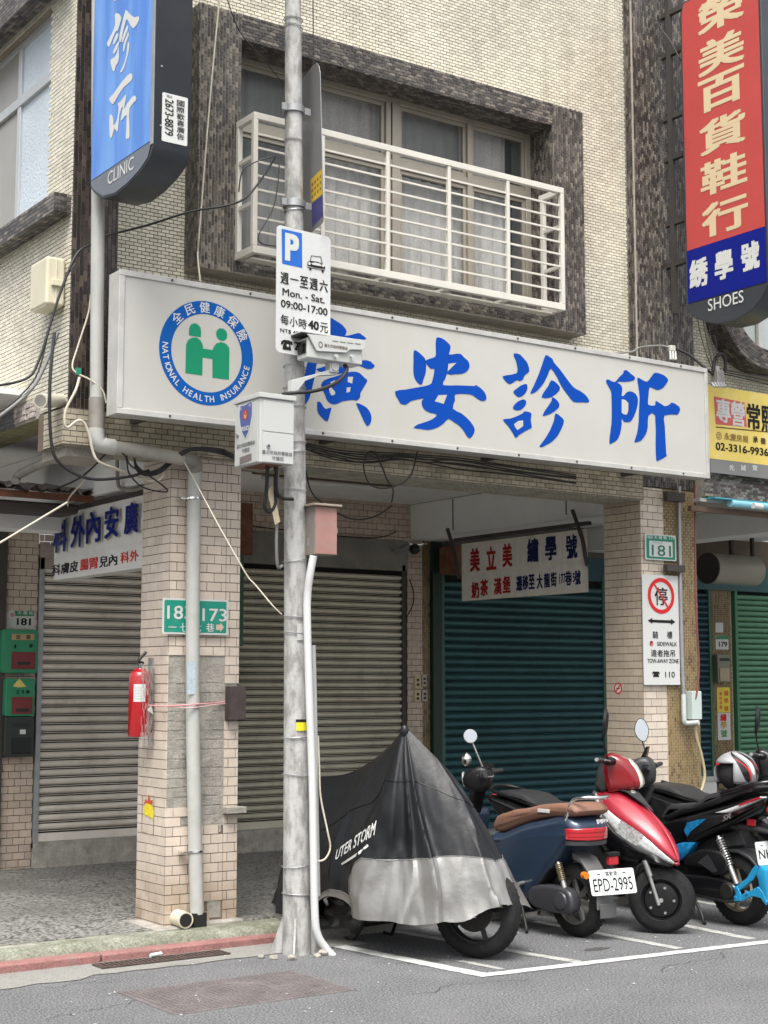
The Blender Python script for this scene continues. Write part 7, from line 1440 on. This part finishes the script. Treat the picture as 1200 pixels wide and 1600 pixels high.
# ---- black and blue scooter (rear to the street)
def black_scooter(lab, loc, rot, full=True):
    t = thing('parked_scooter', lab, 'scooter', loc, rot, 'scooters parked across the bays')
    m_cy = M('cyan panel', (.01,.16,.36), .3, var=.5, vs=30, coat=.4)
    se = [(.60,.655),(.56,.72),(.50,.765),(.38,.775),(.257,.792),(.19,.825),(.134,.858),(0,.885),(-.169,.918),(-.26,.93),(-.27,.905),(-.12,.862),(.05,.80),(.22,.742),(.40,.70),(.5,.66)]
    Lm('seat', G().puff(se, .145, .035, 4, sm=2, wf=lambda x, z: 1-.25*max(0,(x-.3)/.3)), M('black vinyl seat', (.020,.020,.022), .6, var=.1, vs=10, bump=.25, bs=110), t, smooth=50)
    Lm('grab_rail', G().tube([(.0,.15,.87),(-.20,.155,.925),(-.33,.12,.955),(-.38,.0,.962),(-.33,-.12,.955),(-.20,-.155,.925),(.0,-.15,.87)], .016, 10, 4), m_blkg, t, smooth=50)
    Lm('core', G().puff([(.58,.64),(.3,.72),(.0,.80),(-.25,.88),(-.36,.86),(-.30,.76),(-.1,.68),(.1,.60),(.3,.46),(.45,.36),(.62,.36),(.64,.55)], .12, .03, 3, sm=1), m_blkg, t, smooth=45)
    Lm('side_panel', G().puff([(.345,.60),(.31,.685),(.10,.722),(-.05,.735),(-.10,.725),(-.28,.815),(-.335,.83),(-.31,.79),(-.12,.700),(.06,.615),(.237,.53),(.31,.53)], .158, .02, 3), m_blk, t, smooth=45)
    Lm('lamp_strip', G().puff([(.07,.738),(-.02,.765),(-.16,.812),(-.32,.868),(-.345,.860),(-.30,.836),(-.14,.772),(-.06,.742)], .150, .012, 2), m_clear, t, smooth=45)
    Lm('red_strip', G().puff([(-.14,.806),(-.31,.864),(-.34,.860),(-.30,.845),(-.15,.794)], .1535, .004, 1), m_redlens, t, smooth=45)
    Lm('blue_panel', G().puff([(.35,.52),(.26,.53),(.235,.525),(.31,.44),(.37,.40),(.50,.36),(.53,.42),(.42,.50)], .156, .012, 2), m_cy, t, smooth=45)
    L = Loc((.0,.1590,.665), (-1,0,0), (0,0,1)); g = G().text('SR', L, (.0,.075,.02,.062), .02, .001); g.v = [Vector((v[0] - (v[2]-.66)*.35, v[1], v[2]+ (-v[0])*.35)) for v in g.v]; Lm('lettering', g, m_silver, t)
    Lm('blue_flash', G().poly(Loc((0,.1590,0),(-1,0,0),(0,0,1)), [(-.33,.60),(-.30,.655),(-.20,.685),(-.13,.695),(-.17,.665),(-.21,.64),(-.27,.60),(-.30,.56)], .001), m_cy, t)
    tw, T = wheel(t, (-.02,0,.238), .238, .13, .152, M('beige cast rim', (.36,.31,.22), .4, metal=.4, var=.15), m_mech, 0, 5, disc=False)
    Lm('rear_hugger', G().puff([(.17,.36),(.12,.44),(.02,.50),(-.08,.50),(-.17,.465),(-.245,.40),(-.28,.31),(-.27,.31),(-.23,.38),(-.16,.44),(-.07,.475),(.02,.475),(.1,.42),(.15,.35)], .085, .01, 2), m_gry, t, smooth=45)
    Lm('air_box', G().puff([(.34,.385),(.30,.44),(.20,.485),(.10,.495),(.0,.485),(-.045,.44),(-.05,.37),(.0,.335),(.08,.325),(.15,.37),(.30,.365)], .045, .02, 3).xf(Matrix.Translation((0,.125,0))), m_blk, t, smooth=45)
    Lm('air_box_facet', G().poly(Loc((0,.1705,0),(-1,0,0),(0,0,1)), [(-.20,.40),(-.11,.465),(-.03,.36),(-.07,.345)], .002), m_gry, t)
    Lm('drive_case', G().puff([(.40,.30),(.25,.315),(.05,.315),(-.08,.29),(-.125,.235),(-.10,.175),(-.02,.155),(.15,.165),(.36,.18),(.42,.23)], .05, .025, 4, sm=2).xf(Matrix.Translation((0,.12,0))), m_blkg, t, smooth=45)
    Lm('case_ring', G().lathe([(.055,0),(.05,.012),(.03,.014)], (-.04,.169,.235), (0,1,0), 24), m_mech, t, smooth=40)
    Lm('inner_frame', G().puff([(.60,.36),(.45,.40),(.2,.55),(.05,.60),(.0,.52),(.1,.30),(.3,.18),(.55,.18)], .10, .02, 2), m_mech, t)
    shock(t, (.05,.135,.585), (-.10,.135,.285), m_silver, .024, 11)
    Lm('tail_fender', G().puff([(.0,.66),(-.10,.675),(-.25,.665),(-.40,.635),(-.42,.62),(-.28,.625),(-.10,.63),(.0,.635)], .09, .012, 2), m_gry, t, smooth=45)
    Lm('side_reflector', G().box((-.235,.092,.668),(-.165,.100,.712)), m_redlens, t, bevel=.003)
    Lm('tail_lamp', G().puff([(-.37,.84),(-.40,.80),(-.36,.74),(-.33,.78)], .11, .01, 2), m_redlens, t)
    g = G().tube([(.28,.14,.17),(.16,.19,.06),(.14,.20,.012),(.12,.20,.012)], .011, 8, 3).tube([(.30,.14,.17),(.30,-.14,.17)], .011, 8).tube([(.28,-.14,.17),(.16,-.19,.012)], .011, 8); Lm('centre_stand', g, m_mech, t, smooth=50)
    m_bb = M('cyan anodised bracket', (.02,.27,.50), .35, metal=.2, var=.06, coat=.3)
    def flat(pts, y0, y1): return G().puff(pts, (y1-y0)/2, .004, 2).xf(Matrix.Translation((0,(y0+y1)/2,0)))
    br = Lm('plate_bracket', flat([(-.075,.195),(-.085,.265),(-.125,.275),(-.15,.225),(-.145,.185),(-.10,.175)], .148, .165), m_bb, t)
    Lm('upper_arm', flat([(-.085,.245),(-.10,.27),(-.20,.335),(-.25,.405),(-.275,.425),(-.30,.41),(-.25,.33),(-.16,.265),(-.12,.24)], .140, .158), m_bb, br); Lm('lower_arm', flat([(-.12,.185),(-.13,.215),(-.22,.255),(-.29,.29),(-.33,.26),(-.36,.20),(-.35,.18),(-.31,.22),(-.24,.225),(-.15,.18)], .140, .158), m_bb, br)
    Lm('tail_block', G().puff([(-.25,.41),(-.30,.43),(-.36,.40),(-.37,.26),(-.35,.20),(-.30,.25),(-.29,.33)], .11, .01, 2).xf(Matrix.Translation((0,.045,0))), m_bb, br, smooth=40)
    for x_, z_ in ((-.11,.205),(-.12,.262),(-.20,.24)): Lm('bolt', G().cyl((x_,.158,z_),(x_,.170,z_), .010, 8), m_bb, br)
    if full: licence(t, (-.30,.035,.50), (0,-1,0), (.18,0,1), .27, .150, 'NKJ-9', None)
    # front half
    Lm('footboard', G().puff([(.58,.40),(.66,.38),(.92,.35),(1.0,.5),(1.06,.5),(1.06,.25),(.9,.20),(.6,.22)], .15, .02, 2), m_blk, t, smooth=45)
    Lm('leg_shield', G().puff([(.96,.35),(.97,.62),(.90,.84),(.94,.93),(1.04,.84),(1.15,.62),(1.20,.48),(1.10,.36)], .19, .04, 3, sm=2, wf=lambda x, z: 1-.5*max(0,(x-1.0)/.2)), m_blkg, t, smooth=45)
    Lm('key_panel', G().puff([(.90,.58),(.93,.84),(.98,.84),(.98,.58)], .12, .01, 2), m_gry, t)
    Lm('key_ring', G().lathe([(.02,0),(.016,.01)], (.898,.03,.72), (-1,0,.1), 16), m_silver, t, smooth=40)
    Lm('shopping_hook', G().tube([(.90,.05,.66),(.86,.05,.65),(.84,.05,.60),(.86,.05,.57)], .006, 6, 3), m_silver, t)
    wheel(t, (1.27,0,.238), .238, .115, .152, m_mech, m_mech, math.radians(30), 5, disc=True)
    Lm('front_fender', G().puff([(1.06,.36),(1.16,.47),(1.28,.50),(1.40,.46),(1.46,.38),(1.44,.37),(1.38,.43),(1.28,.47),(1.17,.43)], .07, .01, 2), m_blkg, t, smooth=45)
    hd = Matrix.Translation((.86,-.01,0)) @ Rz(36)
    Lm('handlebar_cowl', G().puff([(-.08,1.02),(-.03,1.075),(.07,1.05),(.13,.96),(.12,.88),(.0,.86),(-.08,.90)], .10, .04, 4, sm=2).xf(hd), m_gry, t, smooth=45)
    Lm('wind_visor', G().puff([(.02,1.05),(-.03,1.15),(-.045,1.15),(-.02,1.04)], .06, .006, 1).xf(hd), m_blkg, t)
    for sg in (1,-1):
        Lm('switch_block', G().cyl(hd @ Vector((-.03,sg*.09,1.0)), hd @ Vector((-.05,sg*.19,1.0)), .03, 12), m_blk, t, smooth=40)
        grip(t, hd @ Vector((-.05,sg*.19,1.0)), hd @ Vector((-.085,sg*.325,1.01)), m_gry, m_gry if full else m_silver)
        if full and sg < 0: mirror_leaf(t, hd @ Vector((-.03,-.10,1.03)), hd @ Vector((.02,-.11,1.265)), (-.72,.65,.12), .105, .17, m_blk)
        elif not full: mirror_leaf(t, hd @ Vector((-.04,sg*.18,1.03)), hd @ Vector((-.05,sg*.21,1.29)), hd.to_3x3() @ Vector((-1,0,.1)), .12, .19, m_blk)
    return t
bs_ = black_scooter('black scooter with SR badge, cyan bracket and a helmet on its seat', (7.83, 7.10, 0), math.radians(92))
# ---- helmet on the seat
hp = W[bs_.name] @ Vector((-.02, .03, .895))
t = thing('helmet', 'grey open helmet with black, white and red swirls resting on the black scooter seat', 'helmet', tuple(hp), math.radians(172))
g = G(); nu, nv = 28, 14; rx, ry, rz = .160, .130, .148
for j in range(nv+1):
    th = math.radians(4 + 112*j/nv)
    for i in range(nu):
        a = 2*math.pi*i/nu; g.v.append(Vector((rx*math.sin(th)*math.cos(a)*(1.0 if math.cos(a) > 0 else 1.05), ry*math.sin(th)*math.sin(a), rz*math.cos(th) + .105)))
for j in range(nv):
    for i in range(nu):
        a = (2*math.pi*(i+.5)/nu); a = (a + math.pi) % (2*math.pi) - math.pi; th = 4 + 112*(j+.5)/nv
        if abs(a) < 1.0 and th > 58: continue           # the face opening
        g.f.append((j*nu+i, j*nu+(i+1) % nu, (j+1)*nu+(i+1) % nu, (j+1)*nu+i)); g.m.append(0)
m_hel = M('helmet grey paint', (.26,.26,.27), .25, var=.1, coat=.6) if 1 else M('x', (.3,.3,.31), .25, var=0, coat=.6, stops={'s':[(0,(.03,.03,.033)),(.40,(.045,.045,.05)),(.43,(.33,.33,.34)),(.52,(.42,.42,.43)),(.55,(.62,.62,.62)),(.60,(.5,.02,.04)),(.62,(.04,.04,.045)),(.75,(.30,.30,.31))],'scale':2.6,'stretch':(5,1.6,3.4)})
o = Lm('shell', g, m_hel, t, smooth=60, fix=False); so_ = o.modifiers.new('t', 'SOLIDIFY'); so_.thickness = .012; so_.offset = 1
def band(name, mat, t0, t1, a0, sl, w0, w1, off):
    # a painted band sweeping back over the shell
    g = G(); n = 18
    for k in range(n+1):
        f = k/n; th_ = math.radians(t0 + (t1-t0)*f); a = math.radians(a0 + sl*f + 12*math.sin(f*4)); hw = math.radians((w0 + (w1-w0)*f)*math.sin(math.pi*min(1,f*.95+.05))**.5)
        for s_ in (-1, 0, 1):
            a_ = a + s_*hw; r_ = 1 + off/.14; bk = 1.0 if math.cos(a_) > 0 else 1.05; g.v.append(Vector((rx*r_*bk*math.sin(th_)*math.cos(a_), ry*r_*math.sin(th_)*math.sin(a_), rz*r_*math.cos(th_) + .105)))
    for k in range(n):
        for s_ in range(2): g.f.append((k*3+s_, k*3+3+s_, k*3+4+s_, k*3+s_+1)); g.m.append(0)
    Lm(name, g, mat, t, smooth=60, fix=False)
for sg in (1, -1):
    band('black_swirl', m_blkg, 18, 112, sg*28, sg*75, 9, 16, .0012); band('white_swirl', m_white, 25, 95, sg*60, sg*60, 6, 9, .0014); band('black_swirl', m_blkg, 14, 112, sg*80, sg*62, 10, 12, .0013)
    band('red_swirl', m_redl, 45, 112, sg*50, sg*62, 2, 4, .0020); band('red_swirl', m_redl, 50, 112, sg*100, sg*60, 2, 4, .0020); band('black_swirl', m_blkg, 10, 105, sg*140, sg*22, 10, 14, .0012)
g = G(); th = math.radians(116); Lm('lower_rim', G().tube([(rx*math.sin(th)*math.cos(a)*.99, ry*math.sin(th)*math.sin(a)*.99, rz*math.cos(th)+.105) for a in [math.radians(58+ k*(244/20)) for k in range(21)]], .009, 8), m_blk, t, smooth=50)
Lm('lining', G().ball((-.012,0,.105), rx*.82, ry*.82, rz*.84), M('black lining', (.012,.012,.012), .9), t, smooth=60)
Lm('brow_badge', G().ball((.128,-.02,.168), .012,.020,.010), m_redl, t, smooth=60)
for sg in (1,-1): Lm('chin_strap', G().tube([(.06,sg*.10,.05),(.07,sg*.09,.0),(.05,sg*.04,-.03 if sg > 0 else -.01)], .006, 6, 3), m_blk, t)
for o in ():
    pass

# ---- motorcycle under a cover
CX, CY_ = 5.62, 7.13; t = thing('covered_motorcycle', 'motorcycle under a black and silver rain cover, front wheel showing, beside the pole', 'motorcycle', (CX, CY_, 0), math.radians(277))
MT = W[t.name]
tw, T = wheel(t, (0,0,.285), .285, .115, .205, M('black cast rim', (.03,.03,.032), .4, metal=.4), m_mech, math.radians(16), 5, disc=True)
g = G().lathe([(.08,.0),(.13,.0),(.13,.004),(.08,.004)], (0,-.050,0), (0,1,0), 40, True).xf(T); Lm('brake_disc', g, m_mech, t, smooth=30)
for k in range(28):
    pass
g = G()
for k in range(36):
    a = 2*math.pi*k/18; r_ = .09 + .015*(k % 3); g.cyl((r_*math.cos(a),-.0505,r_*math.sin(a)),(r_*math.cos(a),-.0515,r_*math.sin(a)), .005, 6)
Lm('disc_holes', g.xf(T), m_blk, t, kind='stuff', fix=False)
for sg in (1,-1): Lm('fork_leg', G().cyl(T @ Vector((0,sg*.085,-.02)), T @ Vector((-.12,sg*.085,.34)), .022, 12), m_mech, t, smooth=40)
wheel(t, (-1.32,0,.29), .29, .13, .212, m_mech, m_mech, 0, 5)
Lm('engine', G().puff([(-.45,.20),(-.40,.50),(-.85,.52),(-1.0,.35),(-.85,.18)], .15, .04, 3), m_mech, t, smooth=45)
Lm('centre_stand', G().tube([(-.80,.12,.22),(-.92,.16,.012),(-1.0,.16,.012)], .011, 8, 3).tube([(-.80,-.12,.22),(-.92,-.16,.012),(-1.0,-.16,.012)], .011, 8, 3).tube([(-.86,.14,.10),(-.86,-.14,.10)], .010, 8), m_mech, t, smooth=50)
Lm('exhaust', G().cyl((-.6,.17,.22),(-1.25,.20,.30), .045, 16), m_mech, t, smooth=40)
# the cloth: from a ridge over bars, tank and tail down to a wavy hem, with folds running from the high points
m_cvb = M('black coated cloth', (.009,.010,.0115), .36, var=.12, vs=5, bump=.12, bs=30, spec=.35, damt=.1, ds=5, dirt=(.04,.038,.035)); m_cvs = M('silver coated cloth', (.31,.305,.29), .34, metal=.65, var=.12, vs=6, bump=.22, bs=24, damt=.15, ds=6, dirt=(.22,.21,.19))
ap = MT.inverted() @ aY(636,1136, 7.66) if 0 else None
# high points in bike coordinates (x forward, y left): right bar end / mirror is the peak
peak = (-.37,-.235,1.345)
ridge = [(-.02,-.05,.98),(-.22,-.14,1.15),(-.36,-.22,1.33),(-.55,-.22,1.17),(-.85,-.12,1.07),(-1.15,-.06,1.0),(-1.5,0,.98)]
NU, NV = 300, 34; V = []
hemp = [(.30,.0,.33),(.20,-.20,.27),(-.0,-.33,.24),(-.22,-.42,.21),(-.55,-.45,.235),(-.85,-.43,.30),(-1.10,-.46,.17),(-1.40,-.42,.08),(-1.68,-.2,.10),(-1.72,.05,.10),(-1.6,.3,.2),(-1.3,.4,.32),(-.9,.42,.34),(-.5,.42,.34),(-.2,.42,.30),(.10,.36,.27),(.26,.20,.30)]
hem = catmull(hemp, 24, True); HN = len(hem)
rid = catmull(ridge, 12)
def nearest_ridge(x, y):
    # where the cloth leaves the ridge on its way to this point of the hem
    s_ = max(0.0, min(1.0, (.02 - x)/1.55)); return s_
rn = random.Random(21)
# sharp ridges run down from the high points; between them the cloth sags
ridg = sorted([rn.uniform(0, 1) for _ in range(10)] + [.02, .13, .21, .30]); 
def foldh(u):
    h = 0
    for c in ridg:
        d = abs((u - c + .5) % 1 - .5); wd = .007 + .009*((c*7.3) % 1); h += (.5 + ((c*13.7) % 1))*math.exp(-(d/wd)**1.4)
    return min(1.4, h) - .45
RJ = 24
for i in range(NU):
    h = hem[int(i*HN/NU)]; s_ = max(0.0, min(1.0, (.05 - h.x)/1.60))**.9; k = s_*(len(rid)-1); k0 = int(k); k1 = min(k0+1, len(rid)-1); p = rid[k0].lerp(rid[k1], k-k0)
    pk = Vector(peak); wgt = math.exp(-((h.x+.25)/.60)**2)*(1.0 if h.y < .1 else .55); p = p.lerp(pk, min(.97, wgt*1.08))
    out = Vector((h.x - p.x, h.y - p.y, 0)); out = out.normalized() if out.length > 1e-4 else Vector((1,0,0)); u = i/NU
    def pos(f):
        fz = foldh((u + .012*math.sin(f*5 + u*30)) % 1); fine = 0.0
        v = p.lerp(h, f); v = v + out*(math.sin(math.pi*min(1, f*1.02))**.8*(.030 + .02*math.exp(-((h.x+1.2)/.5)**2)))
        v = v + out*((fz + fine)*.058*min(1, f*2.2)*(.45+.55*f)); q_ = Vector((v.x*3.1, v.y*3.1, v.z*2.2)); cr = noise.noise(Vector((v.x*9+v.z*3, v.y*9, v.z*4))); v = v + out*((noise.noise(q_)*.05 + (.5-abs(cr))*.022 + noise.noise(Vector((v.x*22, v.y*22, v.z*14+v.x*8)))*.006)*min(1, f*1.5)); v.z += (.03*noise.noise(Vector((u*19, .3, 0))) + .012*math.sin(u*41))*f*f; return v
    tr = max(0, min(1, (h.x + .68)/.16)) if h.y < .1 else 1.0
    lim = (h.z + .05)*(1-tr) + (.585 + .02*math.sin(u*23))*tr; lo, hi = 0.0, 1.0
    for _ in range(18):
        m__ = (lo+hi)/2
        if pos(m__).z > lim: lo = m__
        else: hi = m__
    fb = min(.985, lo)
    for j in range(NV+1):
        f = fb*j/RJ if j <= RJ else fb + (1-fb)*(j-RJ)/(NV-RJ); V.append(pos(f))
F = []; Mi = []
for i in range(NU):
    for j in range(NV):
        i2 = (i+1) % NU; F.append((i*(NV+1)+j, i2*(NV+1)+j, i2*(NV+1)+j+1, i*(NV+1)+j+1)); Mi.append(1 if j >= RJ else 0)
gb = G(); gs = G()
for f, mi in zip(F, Mi):
    (gs if mi else gb).f.append(f); (gs if mi else gb).m.append(0)
def compact(g):
    used = sorted({i for f in g.f for i in f}); mp = {a: b for b, a in enumerate(used)}; g.v = [V[i] for i in used]; g.f = [tuple(mp[i] for i in f) for f in g.f]; return g
tc = Lm('rain_cover', compact(gb), m_cvb, t, smooth=70, fix=False); Lm('silver_hem', compact(gs), m_cvs, tc, smooth=70, fix=False)
for jj, r_ in ((10, .0022), (RJ, .0028)):
    pts = [V[i*(NV+1)+jj]*1.0 + Vector((0,0,.001)) for i in range(0, NU, 2)]; cx_ = sum((p for p in pts), Vector())/len(pts)
    pts = [p + (p - cx_).normalized()*.002 for p in pts]; Lm('seam', G().tube(pts + [pts[0]], r_, 5), m_blk if jj < RJ else m_cvs, tc, smooth=60)
g = G().ball((0,0,0), .15,.12,.15, 26, 16); rn = random.Random(9)
g.v = [Vector((v[0]*(1+.22*math.sin(v[2]*60+v[0]*40)), v[1]*(1+.22*math.sin(v[2]*50+v[1]*55)), max(-.135, v[2]*(1+.12*rn.uniform(-1,1))))) for v in g.v]
bw_ = aZ(521,1447,.02); g.v = [MT.inverted() @ (v + Vector((bw_.x-.02, bw_.y-.20, .135))) for v in g.v]
Lm('gathered_hem', g, m_cvs, tc, smooth=35)
Lm('cover_knob', G().ball(tuple(Vector(peak)+Vector((0,0,-.035))), .028,.028,.045), m_cvb, tc, smooth=60)
# printed lettering lies on the cloth
bv = BVHTree.FromPolygons([MT @ v for v in V], F)
def on_cloth(x, y):
    d = ray(x, y).normalized(); hit = bv.ray_cast(CAM, d)
    return (hit[0] - d*.004) if hit[0] else None
tv, tf = textmesh('UTER STORM', .02); xs = [p[0] for p in tv]; x0_, x1_ = min(xs), max(xs); Q = []
ok = True
for a, b, l_ in tv:
    u = (a - x0_)/(x1_-x0_); hgt = 26; px_ = 523 + u*62 + b*5; py_ = 1344 - u*40 - b*hgt*(.9+.35*u); p = on_cloth(px_, py_)
    if p is None: ok = False; p = Vector((5.3,7.5,.7))
    Q.append(p)
if ok: mk('lettering', G().add(Q, tf), m_white, tc)
q = [on_cloth(*p) for p in ((533,1349),(560,1331),(574,1319),(576,1322),(561,1335),(534,1352))]
if all(q): mk('underline', G().add(q, [tuple(range(6))]), m_white, tc)
q = [on_cloth(*p) for p in ((603,1167),(608,1163),(612,1168),(607,1172))]
if all(q): mk('toggle', G().add(q, [(0,1,2,3)]), M('lime toggle', (.55,.65,.25), .5), tc)
